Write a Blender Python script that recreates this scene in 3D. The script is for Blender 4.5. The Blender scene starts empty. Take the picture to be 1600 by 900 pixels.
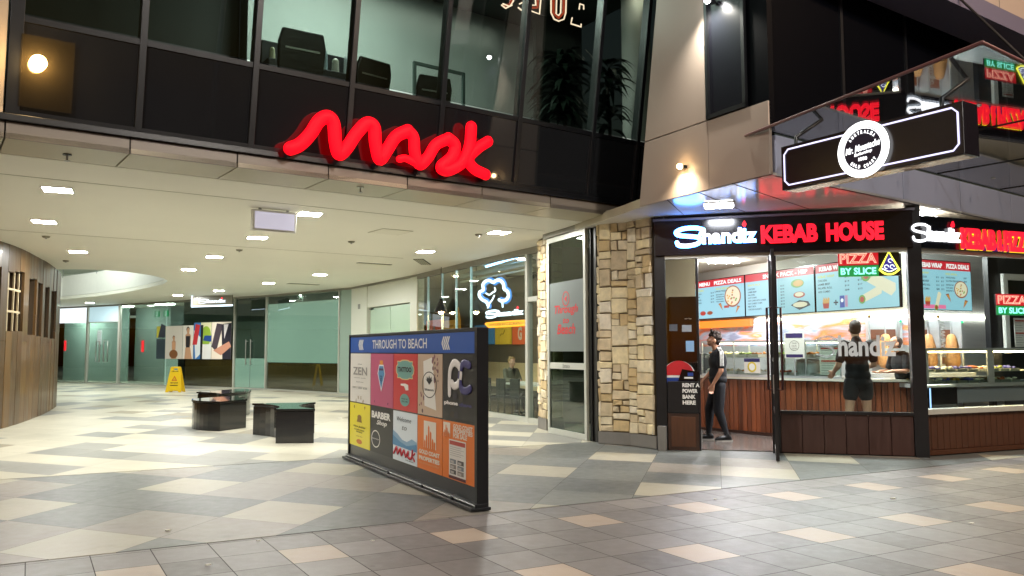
import bpy, bmesh, math, random
import numpy as np
from mathutils import Vector, Matrix
random.seed(7)
SC = bpy.context.scene
COL = SC.collection
R = math.radians

# ------------------------------------------------------------------ camera, world, exposure
F = 1270.0; CX = 800.0; CY = 450.0; HC = 1.5
PITCH = math.atan(96 / F); ROLL = 0.0035
_f = np.array([0, math.cos(PITCH), math.sin(PITCH)])
_r0 = np.array([1.0, 0, 0]); _u0 = np.cross(_r0, _f)
_r = _r0 * math.cos(ROLL) - _u0 * math.sin(ROLL)
_u = _u0 * math.cos(ROLL) + _r0 * math.sin(ROLL)
cam = bpy.data.cameras.new('camera'); cam.sensor_width = 36; cam.lens = F / 1600 * 36
cam.clip_start = 0.05; cam.clip_end = 500
co = bpy.data.objects.new('camera', cam); COL.objects.link(co)
co.matrix_world = Matrix(((_r[0], _u[0], -_f[0], 0), (_r[1], _u[1], -_f[1], 0), (_r[2], _u[2], -_f[2], HC), (0, 0, 0, 1)))
SC.camera = co
w = bpy.data.worlds.new('World'); SC.world = w; w.use_nodes = True
wn = w.node_tree.nodes; bg = wn['Background']
sky = wn.new('ShaderNodeTexSky'); sky.sky_type = 'NISHITA'; sky.sun_disc = False
sky.sun_elevation = R(1.0); sky.sun_rotation = R(200)
w.node_tree.links.new(sky.outputs[0], bg.inputs[0]); bg.inputs[1].default_value = 0.012
SC.view_settings.view_transform = 'Standard'; SC.view_settings.look = 'None'
SC.view_settings.exposure = 1.32; SC.view_settings.gamma = 1.0
SC.cycles.use_denoising = True
SC.cycles.max_bounces = 8; SC.cycles.diffuse_bounces = 3; SC.cycles.glossy_bounces = 4
SC.cycles.transparent_max_bounces = 24; SC.cycles.transmission_bounces = 4
SC.cycles.sample_clamp_indirect = 4.0; SC.cycles.caustics_reflective = False; SC.cycles.caustics_refractive = False
SC.cycles.use_light_tree = True

def ray(x, y): return _r * (x - CX) / F - _u * (y - CY) / F + _f
def G(x, y, z=0.0):
    "where the sight line of a spot seen in the photograph meets the level z"
    d = ray(x, y); t = (z - HC) / d[2]; return Vector((d[0] * t, d[1] * t, z))
def D(x, depth, z=0.0):
    "a plan point at a known distance"
    d = ray(x, 546); t = depth / d[1]; return Vector((d[0] * t, depth, z))

# ------------------------------------------------------------------ materials
def lin(h):
    h = h.lstrip('#'); o = []
    for i in (0, 2, 4):
        c = int(h[i:i + 2], 16) / 255
        o.append(c / 12.92 if c <= .04045 else ((c + .055) / 1.055) ** 2.4)
    return (*o, 1)
_mats = {}; _lit = set()
def mat(name, col, rough=.6, metal=0., emit=0., ecol=None, spec=.5, var=0., vscale=6., bump=0., bscale=60., coat=0., aniso=None):
    if name in _mats: return _mats[name]
    m = bpy.data.materials.new(name); m.use_nodes = True; _mats[name] = m
    nt = m.node_tree; b = nt.nodes['Principled BSDF']
    c = lin(col) if isinstance(col, str) else (*col, 1)
    b.inputs['Base Color'].default_value = c
    b.inputs['Roughness'].default_value = rough; b.inputs['Metallic'].default_value = metal
    b.inputs['Specular IOR Level'].default_value = spec; b.inputs['Coat Weight'].default_value = coat
    if emit:
        m.cycles.emission_sampling = 'NONE'
        b.inputs['Emission Color'].default_value = (lin(ecol) if isinstance(ecol, str) else c)
        b.inputs['Emission Strength'].default_value = emit if name in _lit else emit * .46
    if var or bump:
        tc = nt.nodes.new('ShaderNodeTexCoord'); mp = nt.nodes.new('ShaderNodeMapping')
        nt.links.new(tc.outputs['Object'], mp.inputs[0])
        if aniso: mp.inputs['Scale'].default_value = aniso
        if var:
            n = nt.nodes.new('ShaderNodeTexNoise'); n.inputs['Scale'].default_value = vscale; n.inputs['Detail'].default_value = 5
            nt.links.new(mp.outputs[0], n.inputs[0])
            mr = nt.nodes.new('ShaderNodeMapRange'); mr.inputs[1].default_value = .25; mr.inputs[2].default_value = .75
            mr.inputs[3].default_value = 1 - var; mr.inputs[4].default_value = 1 + var
            nt.links.new(n.outputs[0], mr.inputs[0])
            mx = nt.nodes.new('ShaderNodeVectorMath'); mx.operation = 'SCALE'; mx.inputs[0].default_value = c[:3]
            nt.links.new(mr.outputs[0], mx.inputs['Scale']); nt.links.new(mx.outputs[0], b.inputs['Base Color'])
            m2 = nt.nodes.new('ShaderNodeMath'); m2.operation = 'MULTIPLY'; m2.inputs[1].default_value = rough
            nt.links.new(mr.outputs[0], m2.inputs[0]); nt.links.new(m2.outputs[0], b.inputs['Roughness'])
        if bump:
            n2 = nt.nodes.new('ShaderNodeTexNoise'); n2.inputs['Scale'].default_value = bscale; n2.inputs['Detail'].default_value = 4
            nt.links.new(mp.outputs[0], n2.inputs[0])
            bp = nt.nodes.new('ShaderNodeBump'); bp.inputs['Strength'].default_value = bump; bp.inputs['Distance'].default_value = .01
            nt.links.new(n2.outputs[0], bp.inputs['Height']); nt.links.new(bp.outputs[0], b.inputs['Normal'])
    return m
KS = .5      # screens and signs are set for exposure 0
def em(name, col, s=1.0):
    if s >= 4.5: _lit.add(name)
    m = mat(name, (0.02, 0.02, 0.02), rough=.5, emit=s, ecol=col)
    m.cycles.emission_sampling = 'FRONT' if s >= 4.5 or 'halo' in name else 'NONE'
    return m
def glass(name, tint='#e8f2ee', base=.04, rough=0.0, haze=0.0, hazecol='#9fc9ba'):
    if name in _mats: return _mats[name]
    m = bpy.data.materials.new(name); m.use_nodes = True; _mats[name] = m
    nt = m.node_tree; N = nt.nodes; N.remove(N['Principled BSDF']); out = N['Material Output']
    t = N.new('ShaderNodeBsdfTransparent'); t.inputs[0].default_value = lin(tint)
    g = N.new('ShaderNodeBsdfGlossy'); g.inputs['Roughness'].default_value = rough
    lw = N.new('ShaderNodeLayerWeight'); lw.inputs[0].default_value = .5
    p = N.new('ShaderNodeMath'); p.operation = 'POWER'; p.inputs[1].default_value = 5
    ma = N.new('ShaderNodeMath'); ma.operation = 'MULTIPLY_ADD'; ma.inputs[1].default_value = 1 - base; ma.inputs[2].default_value = base
    nt.links.new(lw.outputs['Facing'], p.inputs[0]); nt.links.new(p.outputs[0], ma.inputs[0])
    src = t
    if haze:
        d = N.new('ShaderNodeBsdfDiffuse'); d.inputs[0].default_value = lin(hazecol)
        tr = N.new('ShaderNodeBsdfTranslucent'); tr.inputs[0].default_value = lin(hazecol)
        a = N.new('ShaderNodeMixShader'); a.inputs[0].default_value = .35
        nt.links.new(d.outputs[0], a.inputs[1]); nt.links.new(tr.outputs[0], a.inputs[2])
        b = N.new('ShaderNodeMixShader'); b.inputs[0].default_value = haze
        nt.links.new(t.outputs[0], b.inputs[1]); nt.links.new(a.outputs[0], b.inputs[2]); src = b
    mx = N.new('ShaderNodeMixShader')
    nt.links.new(ma.outputs[0], mx.inputs[0]); nt.links.new(src.outputs[0], mx.inputs[1]); nt.links.new(g.outputs[0], mx.inputs[2])
    nt.links.new(mx.outputs[0], out.inputs[0])
    return m

# ------------------------------------------------------------------ mesh builder
class MB:
    def __init__(s): s.v = []; s.f = []; s.m = []; s.mats = []; s.smooth = []
    def mi(s, m):
        if m not in s.mats: s.mats.append(m)
        return s.mats.index(m)
    def add(s, vs, fs, m, smooth=False):
        o = len(s.v); s.v += [Vector(p) for p in vs]; k = s.mi(m)
        for f in fs: s.f.append([i + o for i in f]); s.m.append(k); s.smooth.append(smooth)
    def hexa(s, p, m):   # p: 8 pts bottom 0-3 top 4-7
        s.add(p, [(0, 3, 2, 1), (4, 5, 6, 7), (0, 1, 5, 4), (1, 2, 6, 5), (2, 3, 7, 6), (3, 0, 4, 7)], m)
    def box(s, x0, x1, y0, y1, z0, z1, m):
        s.hexa([(x0, y0, z0), (x1, y0, z0), (x1, y1, z0), (x0, y1, z0), (x0, y0, z1), (x1, y0, z1), (x1, y1, z1), (x0, y1, z1)], m)
    def prism(s, pts, z0, z1, m, mtop=None, smooth=False):
        n = len(pts)
        a = [Vector((p[0], p[1], z0)) for p in pts]; b = [Vector((p[0], p[1], z1)) for p in pts]
        ar = sum(pts[i][0] * pts[(i + 1) % n][1] - pts[(i + 1) % n][0] * pts[i][1] for i in range(n))
        if ar < 0: a.reverse(); b.reverse()
        s.add(a + b, [tuple(range(n - 1, -1, -1))] + [(i, (i + 1) % n, n + (i + 1) % n, n + i) for i in range(n)], m, smooth)
        s.add(b, [tuple(range(n))], mtop or m)
    def tube(s, path, r, m, seg=10, flat=1.0, nrm=None, cap=True):
        P = [Vector(p) for p in path]; rs = r if isinstance(r, (list, tuple)) else [r] * len(P)
        if cap:   # rounded ends
            d0 = (P[0] - P[1]).normalized(); d1 = (P[-1] - P[-2]).normalized(); q = []; qr = []
            for a in (80, 50, 25): q.append(P[0] + d0 * rs[0] * math.sin(R(a))); qr.append(rs[0] * math.cos(R(a)))
            q += P; qr += list(rs)
            for a in (25, 50, 80): q.append(P[-1] + d1 * rs[-1] * math.sin(R(a))); qr.append(rs[-1] * math.cos(R(a)))
            P, rs = q, qr
        ref = Vector(nrm) if nrm is not None else None; V = []; Fc = []; px = None
        for i, p in enumerate(P):
            t = (P[min(i + 1, len(P) - 1)] - P[max(i - 1, 0)]).normalized()
            if ref is not None: a = ref - t * ref.dot(t)
            elif px is None: a = t.orthogonal()
            else: a = px - t * px.dot(t)
            a.normalize(); px = a; b = t.cross(a)
            for k in range(seg):
                an = 2 * math.pi * k / seg
                V.append(p + a * math.cos(an) * rs[i] * flat + b * math.sin(an) * rs[i])
        for i in range(len(P) - 1):
            for k in range(seg):
                Fc.append((i * seg + k, i * seg + (k + 1) % seg, (i + 1) * seg + (k + 1) % seg, (i + 1) * seg + k))
        Fc.append(tuple(range(seg - 1, -1, -1))); Fc.append(tuple(range((len(P) - 1) * seg, len(P) * seg)))
        s.add(V, Fc, m, True)
    def ell(s, c, rx, ry, rz, m, seg=16, rings=10, rot=None):
        c = Vector(c); V = []; Fc = []; M = rot or Matrix.Identity(3)
        V.append(c + M @ Vector((0, 0, -rz)))
        for i in range(1, rings):
            a = -math.pi / 2 + math.pi * i / rings
            for k in range(seg):
                b = 2 * math.pi * k / seg
                V.append(c + M @ Vector((rx * math.cos(a) * math.cos(b), ry * math.cos(a) * math.sin(b), rz * math.sin(a))))
        V.append(c + M @ Vector((0, 0, rz)))
        for k in range(seg): Fc.append((0, 1 + (k + 1) % seg, 1 + k))
        for i in range(rings - 2):
            for k in range(seg):
                a = 1 + i * seg; Fc.append((a + k, a + (k + 1) % seg, a + seg + (k + 1) % seg, a + seg + k))
        a = 1 + (rings - 2) * seg
        for k in range(seg): Fc.append((a + k, a + (k + 1) % seg, len(V) - 1))
        s.add(V, Fc, m, True)
    def cyl(s, c, r, z0, z1, m, seg=20, r2=None):
        r2 = r if r2 is None else r2
        a = [(c[0] + r * math.cos(2 * math.pi * k / seg), c[1] + r * math.sin(2 * math.pi * k / seg), z0) for k in range(seg)]
        b = [(c[0] + r2 * math.cos(2 * math.pi * k / seg), c[1] + r2 * math.sin(2 * math.pi * k / seg), z1) for k in range(seg)]
        s.add(a + b, [(i, (i + 1) % seg, seg + (i + 1) % seg, seg + i) for i in range(seg)], m, True)
        s.add(a, [tuple(range(seg - 1, -1, -1))], m); s.add(b, [tuple(range(seg))], m)
    def build(s, name, parent=None, bevel=0.0, base=None):
        me = bpy.data.meshes.new(name)
        off = Vector((0, 0, 0))
        q = parent
        while q is not None: off += q.location; q = q.parent
        if base is not None: off = off + Vector(base)
        me.from_pydata([tuple(p - off) for p in s.v], [], s.f)
        for m in s.mats: me.materials.append(m)
        me.polygons.foreach_set('material_index', s.m); me.polygons.foreach_set('use_smooth', s.smooth)
        me.update()
        o = bpy.data.objects.new(name, me); COL.objects.link(o)
        if parent is not None: o.parent = parent
        if base is not None: o.location = base
        if bevel:
            b = o.modifiers.new('bevel', 'BEVEL'); b.width = bevel; b.segments = 2; b.limit_method = 'ANGLE'; b.angle_limit = R(40)
        return o
def thing(name, label, cat, loc=(0, 0, 0), group=None, kind=None):
    o = bpy.data.objects.new(name, None); COL.objects.link(o); o.empty_display_size = .2
    o.location = loc; o['label'] = label; o['category'] = cat
    if group: o['group'] = group
    if kind: o['kind'] = kind
    return o
def tag(o, label, cat, group=None, kind=None):
    o['label'] = label; o['category'] = cat
    if group: o['group'] = group
    if kind: o['kind'] = kind
    return o
def copy_tree(o, parent=None):
    c = o.copy(); COL.objects.link(c); c.parent = parent
    for ch in list(o.children): copy_tree(ch, c)
    return c

class Fr:
    "a flat frame: u along, v up, n towards the viewer's side"
    def __init__(s, a, b, tilt=0.0, z=0.0):
        s.o = Vector((a[0], a[1], z)); s.u = (Vector((b[0], b[1], 0)) - Vector((a[0], a[1], 0))); s.L = s.u.length; s.u.normalize()
        n = Vector((s.u.y, -s.u.x, 0)); s.n0 = n
        s.v = (Vector((0, 0, 1)) * math.cos(tilt) + n * math.sin(tilt)); s.n = s.u.cross(s.v)
    def p(s, u, v, n=0.0): return s.o + s.u * u + s.v * v + s.n * n
    def px(s, x, y, n=0.0):
        d = Vector(ray(x, y)); c = Vector((0, 0, HC)); o = s.o + s.n * n
        t = (o - c).dot(s.n) / d.dot(s.n); q = c + d * t - o
        return q.dot(s.u), q.dot(s.v)
    def box(s, M, u0, u1, v0, v1, n0, n1, m):
        if u0 > u1: u0, u1 = u1, u0
        if v0 > v1: v0, v1 = v1, v0
        if n0 > n1: n0, n1 = n1, n0
        M.hexa([s.p(u0, v0, n1), s.p(u1, v0, n1), s.p(u1, v0, n0), s.p(u0, v0, n0), s.p(u0, v1, n1), s.p(u1, v1, n1), s.p(u1, v1, n0), s.p(u0, v1, n0)], m)
    def quad(s, M, u0, u1, v0, v1, n, m):
        M.add([s.p(u0, v0, n), s.p(u1, v0, n), s.p(u1, v1, n), s.p(u0, v1, n)], [(0, 1, 2, 3)], m)
    def poly(s, M, pts, n, m, th=0.0):
        ar = sum(pts[i][0] * pts[(i + 1) % len(pts)][1] - pts[(i + 1) % len(pts)][0] * pts[i][1] for i in range(len(pts)))
        if ar < 0: pts = pts[::-1]
        k = len(pts)
        if th:
            a = [s.p(u, v, n) for u, v in pts]; b = [s.p(u, v, n + th) for u, v in pts]
            M.add(a + b, [tuple(range(k - 1, -1, -1)), tuple(range(k, 2 * k))] + [(i, (i + 1) % k, k + (i + 1) % k, k + i) for i in range(k)], m)
        else: M.add([s.p(u, v, n) for u, v in pts], [tuple(range(k))], m)
    def disc(s, M, u, v, r, n, m, r2=None, seg=28, ry=None, th=0.0):
        ry = ry or r
        if r2 is None:
            s.poly(M, [(u + r * math.cos(2 * math.pi * k / seg), v + ry * math.sin(2 * math.pi * k / seg)) for k in range(seg)], n, m, th)
        else:
            q = ry / r; V = []; Fc = []
            for k in range(seg):
                c, d = math.cos(2 * math.pi * k / seg), math.sin(2 * math.pi * k / seg)
                V += [s.p(u + r * c, v + ry * d, n), s.p(u + r2 * c, v + r2 * q * d, n)]
            for k in range(seg):
                a = 2 * k; b = 2 * ((k + 1) % seg); Fc.append((a, b, b + 1, a + 1))
            M.add(V, Fc, m)
    def line(s, M, pts, r, n, m, seg=8, flat=1.0):
        M.tube([s.p(u, v, n) for u, v in pts], r, m, seg=seg, flat=flat, nrm=s.n)

_tc = {}
def glyphs(body, bold=0.0, shear=0.0, ext=0.0, space=1.0):
    k = (body, bold, shear, ext, space)
    if k in _tc: return _tc[k]
    cu = bpy.data.curves.new('lettering', 'FONT'); cu.body = body; cu.size = 1; cu.offset = bold; cu.shear = shear
    cu.extrude = ext; cu.resolution_u = 3; cu.space_character = space
    ob = bpy.data.objects.new('lettering', cu)
    me = bpy.data.meshes.new_from_object(ob)
    V = [v.co.copy() for v in me.vertices]; Fc = [tuple(p.vertices) for p in me.polygons]
    bpy.data.objects.remove(ob); bpy.data.meshes.remove(me); bpy.data.curves.remove(cu)
    xs = [v.x for v in V]; ys = [v.y for v in V]
    _tc[k] = (V, Fc, min(xs), max(xs), min(ys), max(ys)); return _tc[k]
def txt(M, fr, body, u0, v0, u1, v1, n, m, bold=0.0, shear=0.0, ext=0.0, rot=0.0, mirror=False, space=1.0):
    V, Fc, x0, x1, y0, y1 = glyphs(body, bold, shear, 1.0 if ext else 0.0, space)
    sx = (u1 - u0) / (x1 - x0); sy = (v1 - v0) / (y1 - y0)
    out = []; cu, cv = (u0 + u1) / 2, (v0 + v1) / 2
    for p in V:
        a = u0 + (p.x - x0) * sx; b = v0 + (p.y - y0) * sy
        if mirror: a = u0 + u1 - a
        if rot:
            da, db = a - cu, b - cv; a = cu + da * math.cos(rot) - db * math.sin(rot); b = cv + da * math.sin(rot) + db * math.cos(rot)
        out.append(fr.p(a, b, n + (p.z + 1) * ext / 2 if ext else n))
    M.add(out, Fc, m)
def smooth_path(pts, k=6):
    P = [np.array(p, float) for p in pts]; P = [2 * P[0] - P[1]] + P + [2 * P[-1] - P[-2]]; out = []
    for i in range(1, len(P) - 2):
        a, b, c, d = P[i - 1:i + 3]
        for j in range(k):
            t = j / k
            out.append(tuple(.5 * ((2 * b) + (-a + c) * t + (2 * a - 5 * b + 4 * c - d) * t * t + (-a + 3 * b - 3 * c + d) * t ** 3)))
    out.append(tuple(P[-2])); return out

# shared materials
blk = mat('black_powder_coat', '#101114', rough=.35, var=.08, vscale=3)
blkg = mat('black_gloss', '#0b0b0d', rough=.12, coat=.5)
alu = mat('brushed_aluminium', '#a9aaa6', rough=.35, metal=.8, var=.05)
white = mat('white_paint', '#e4e2da', rough=.5, var=.02)
cream = mat('cream_plaster', '#cfcab2', rough=.7, var=.02, vscale=1.5)
tan = mat('tan_cladding_panel', '#a3937f', rough=.38, var=.04, vscale=1.2)
greyp = mat('grey_cladding_panel', '#b4b9d0', rough=.35, var=.04, vscale=1.5)
joint = mat('dark_joint', '#141210', rough=.9)
steel = mat('stainless_steel', '#c6c7c9', rough=.35, metal=.55, var=.08, vscale=2, aniso=(1, 1, 8))
clear = glass('clear_glass', '#eef5f2', .035)
TXW = mat('lettering_white', '#e8e6e0', rough=.5)
TXK = mat('lettering_black', '#15171a', rough=.5)

CZ = 3.6
# ------------------------------------------------------------------ ground
def quad_down(M, f, u0, u1, n0, n1, z, m):
    M.add([f.p(u0, z, n0), f.p(u0, z, n1), f.p(u1, z, n1), f.p(u1, z, n0)], [(3, 2, 1, 0)], m)
def tile_mat(name, o, a, b, mode):
    m = bpy.data.materials.new(name); m.use_nodes = True; nt = m.node_tree; N = nt.nodes; L = nt.links.new
    bs = N['Principled BSDF']; geo = N.new('ShaderNodeNewGeometry')
    det = a[0] * b[1] - a[1] * b[0]
    iu = (b[1] / det, -b[0] / det, 0); iv = (-a[1] / det, a[0] / det, 0)
    sub = N.new('ShaderNodeVectorMath'); sub.operation = 'SUBTRACT'; sub.inputs[1].default_value = (o[0], o[1], 0); L(geo.outputs['Position'], sub.inputs[0])
    def mth(op, x, y=None, c=None):
        n = N.new('ShaderNodeMath'); n.operation = op
        for i, q in enumerate((x, y, c)):
            if q is None: continue
            if isinstance(q, (int, float)): n.inputs[i].default_value = q
            else: L(q, n.inputs[i])
        return n.outputs[0]
    def dot(v):
        n = N.new('ShaderNodeVectorMath'); n.operation = 'DOT_PRODUCT'; n.inputs[1].default_value = v; L(sub.outputs[0], n.inputs[0]); return n.outputs['Value']
    U, V = dot(iu), dot(iv); iU, iV = mth('FLOOR', U), mth('FLOOR', V); fU, fV = mth('SUBTRACT', U, iU), mth('SUBTRACT', V, iV)
    cb = N.new('ShaderNodeCombineXYZ'); L(iU, cb.inputs[0]); L(iV, cb.inputs[1])
    wn_ = N.new('ShaderNodeTexWhiteNoise'); L(cb.outputs[0], wn_.inputs[0]); rnd = wn_.outputs['Value']
    sp = N.new('ShaderNodeSeparateColor'); L(wn_.outputs['Color'], sp.inputs[0]); rnd2 = sp.outputs[1]; rnd3 = sp.outputs[2]
    eU = mth('MINIMUM', fU, mth('SUBTRACT', 1.0, fU)); eV = mth('MINIMUM', fV, mth('SUBTRACT', 1.0, fV))
    la = math.hypot(*a); lb = math.hypot(*b)
    e = mth('MINIMUM', mth('MULTIPLY', eU, la), mth('MULTIPLY', eV, lb))
    gw = {'street': .0035, 'mid': .0018, 'cream': .0016}[mode]
    gr = mth('LESS_THAN', e, gw)
    def nz(scale, det_=5, rough_=.6):
        n = N.new('ShaderNodeTexNoise'); n.inputs['Scale'].default_value = scale; n.inputs['Detail'].default_value = det_; n.inputs['Roughness'].default_value = rough_
        L(geo.outputs['Position'], n.inputs[0]); return n.outputs[0]
    big = nz(.7); fine = nz(150, 3, .7); med = nz(9)
    def rgb(h):
        n = N.new('ShaderNodeRGB'); n.outputs[0].default_value = lin(h); return n.outputs[0]
    def mix(f, x, y):
        n = N.new('ShaderNodeMix'); n.data_type = 'RGBA'
        if isinstance(f, (int, float)): n.inputs[0].default_value = f
        else: L(f, n.inputs[0])
        L(x, n.inputs[6]); L(y, n.inputs[7]); return n.outputs[2]
    if mode == 'street':
        m3 = lambda q: mth('COMPARE', mth('FLOORED_MODULO', q, 3.0), 2.0, .1)
        flag = mth('MULTIPLY', m3(iU), m3(iV))
        base = mix(rnd, rgb('#5f5a58'), rgb('#7b7673')); lt = mix(rnd, rgb('#9a8a7b'), rgb('#a99887')); col = mix(flag, base, lt)
        rlo, rhi, bstr = .40, .54, .14
    elif mode == 'mid':
        q = mth('FLOORED_MODULO', mth('ADD', iU, mth('MULTIPLY', iV, 2.0)), 5.0)
        flag = mth('COMPARE', q, 0.0, .1)
        base = mix(rnd, rgb('#565957'), rgb('#6d706b')); base = mix(mth('GREATER_THAN', rnd3, .8), base, rgb('#827c72'))
        col = mix(flag, base, rgb('#9b9684')); rlo, rhi, bstr = .38, .5, .02
    else:
        base = mix(rnd3, rgb('#b0ac9b'), rgb('#bdb9a7')); g = mix(rnd2, rgb('#82837d'), rgb('#96958d')); g = mix(mth('GREATER_THAN', rnd2, .8), g, rgb('#8f8876'))
        flag = mth('LESS_THAN', rnd, .30); col = mix(flag, base, g); rlo, rhi, bstr = .36, .44, .004
    # wear and specks
    spk = N.new('ShaderNodeMapRange'); L(fine, spk.inputs[0]); spk.inputs[1].default_value = .3; spk.inputs[2].default_value = .7
    amt = {'street': .12, 'mid': .07, 'cream': .03}[mode]; spk.inputs[3].default_value = 1 - amt; spk.inputs[4].default_value = 1 + amt
    w1 = N.new('ShaderNodeMapRange'); L(med, w1.inputs[0]); w1.inputs[1].default_value = .3; w1.inputs[2].default_value = .7; w1.inputs[3].default_value = .96; w1.inputs[4].default_value = 1.04
    w2 = N.new('ShaderNodeMapRange'); L(big, w2.inputs[0]); w2.inputs[1].default_value = .3; w2.inputs[2].default_value = .7; w2.inputs[3].default_value = .88; w2.inputs[4].default_value = 1.1
    vo = N.new('ShaderNodeTexVoronoi'); vo.inputs['Scale'].default_value = 1.6; L(geo.outputs['Position'], vo.inputs['Vector'])
    gum = mth('MULTIPLY', mth('LESS_THAN', vo.outputs['Distance'], .035), .3 if mode != 'cream' else .06)
    st = N.new('ShaderNodeMapRange'); L(nz(2.3, 8, .75), st.inputs[0]); st.inputs[1].default_value = .56; st.inputs[2].default_value = .74; st.inputs[3].default_value = 0.0; st.inputs[4].default_value = .20 if mode != 'cream' else .05
    dirt = mth('SUBTRACT', mth('SUBTRACT', 1.0, gum), st.outputs[0])
    spk_o = mth('MULTIPLY', spk.outputs[0], dirt)
    k = mth('MULTIPLY', mth('MULTIPLY', spk_o, w1.outputs[0]), w2.outputs[0])
    sc_ = N.new('ShaderNodeVectorMath'); sc_.operation = 'SCALE'; L(col, sc_.inputs[0]); L(k, sc_.inputs['Scale'])
    L(mix(gr, sc_.outputs[0], rgb('#2c2723' if mode != 'cream' else '#77725f')), bs.inputs['Base Color'])
    ro = N.new('ShaderNodeMapRange'); L(med, ro.inputs[0]); ro.inputs[1].default_value = .3; ro.inputs[2].default_value = .7; ro.inputs[3].default_value = rlo; ro.inputs[4].default_value = rhi
    L(mth('ADD', ro.outputs[0], mth('MULTIPLY', gr, .4)), bs.inputs['Roughness']); bs.inputs['Specular IOR Level'].default_value = {'street': .5, 'mid': .4, 'cream': .08}[mode]
    n3 = nz({'street': 55, 'mid': 25, 'cream': 3}[mode], 3, .6)
    h = mth('SUBTRACT', mth('ADD', n3, mth('MULTIPLY', rnd2, .25)), mth('MULTIPLY', gr, .6))
    bp = N.new('ShaderNodeBump'); bp.inputs['Strength'].default_value = bstr; bp.inputs['Distance'].default_value = .006; L(h, bp.inputs['Height']); L(bp.outputs[0], bs.inputs['Normal'])
    return m
def sheet(name, pts, z, m, label, kind='structure'):
    M = MB(); M.prism([(p[0], p[1]) for p in pts], z - .06, z, m); o = M.build(name); o['kind'] = kind; o['label'] = label; o['category'] = 'floor'; return o
# street tile lattice from its own joints
P01 = G(1030.9, 831.9); P31 = G(1202.5, 808.8); P04 = G(1236.3, 890.9)
ai = (P31 - P01) / 3; bj = (P04 - P01) / 3
o_st = P01 - bj
st_m = tile_mat('street_paver', o_st, (ai.x, ai.y), (bj.x, bj.y), 'street')
sheet('street_paving', [(-60, -60), (60, -60), (60, 80), (-60, 80)], 0, st_m, 'brown granite street pavers with beige ones every third tile')
b0 = G(0, 883); b1 = G(1240, 752); bd = (b1 - b0).normalized()
g0 = G(0, 750); g1 = G(940, 690); gd = (g1 - g0).normalized()
q1, q2 = b0 - bd * 12, b0 + bd * 22
mo = G(212.5, 765.3)
mid_m = tile_mat('slate_grey_paver', mo, (.82, -.34), (.2, .80), 'mid')
sheet('entry_paving', [q1, q2, q2 + Vector((-6, 14, 0)), q1 + Vector((-14, 30, 0))], .004, mid_m, 'grey slate paving in the arcade entrance with a few pale stones')
e1, e2 = g0 - gd * 12, G(1080, 681.2)
cr_m = tile_mat('cream_floor_tile', (-6.2, 12.4), (.86, -.36), (.08, .70), 'cream')
sheet('arcade_floor', [e1, G(940, 690), e2 + Vector((0, .6, 0)), e2 + Vector((3, 34, 0)), e1 + Vector((-16, 40, 0))], .008, cr_m, 'polished cream and grey rhombus tiles on the arcade floor')

# ------------------------------------------------------------------ plan of the arcade glass line
nodes = [(838, 16.5), (735, 19.3), (652, 22.6), (548, 27.3), (415, 31.0), (365, 32.0), (258, 34.6), (187, 36.6), (135, 38.0), (40, 40.5)]
NP = {x: D(x, d) for x, d in nodes}
def seg(xa, xb): return Fr(NP[xa], NP[xb])      # left to right seen from the camera
# ------------------------------------------------------------------ ceiling with oculus
ce0 = G(0, 240, CZ); ce1 = G(860, 341, CZ); cd = (ce1 - ce0).normalized()
EL = ce0 - cd * 14; ER = ce1 + cd * 1.25
OCC = [(97, 421), (130, 421), (165, 422), (200, 425), (235, 430), (256, 435), (262, 439), (255, 444), (230, 450), (200, 456), (150, 463), (97, 468)]
oc = [G(x, y, CZ) for x, y in OCC]
oc = [Vector((p.x, p.y, CZ)) for p in oc] + [oc[-1] + Vector((-9, 1, 0)), oc[-1] + Vector((-11, -6, 0)), oc[0] + Vector((-7, -3, 0)), oc[0] + Vector((-3, -.9, 0))]
outer = [EL, ER, Vector((3.0, 18, CZ)), Vector((2.5, 45, CZ)), Vector((-45, 52, CZ)), EL + Vector((-18, 10, 0))]
bm = bmesh.new()
def loop(pts):
    vs = [bm.verts.new(p) for p in pts]
    return [bm.edges.new((vs[i], vs[(i + 1) % len(vs)])) for i in range(len(vs))]
ed = loop(outer) + loop(oc)
bmesh.ops.triangle_fill(bm, use_beauty=True, edges=ed)
bmesh.ops.recalc_face_normals(bm, faces=bm.faces)
ex = bmesh.ops.extrude_face_region(bm, geom=list(bm.faces))
for v in [g for g in ex['geom'] if isinstance(g, bmesh.types.BMVert)]: v.co.z += .12
bmesh.ops.recalc_face_normals(bm, faces=bm.faces)
me = bpy.data.meshes.new('ceiling'); bm.to_mesh(me); me.materials.append(mat('ceiling_cream', '#ece9db', rough=.55, var=.02, vscale=.8))
cl = bpy.data.objects.new('arcade_ceiling', me); COL.objects.link(cl); cl['kind'] = 'structure'; cl['label'] = 'smooth cream plaster ceiling of the arcade with an oval void'; cl['category'] = 'ceiling'
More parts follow.
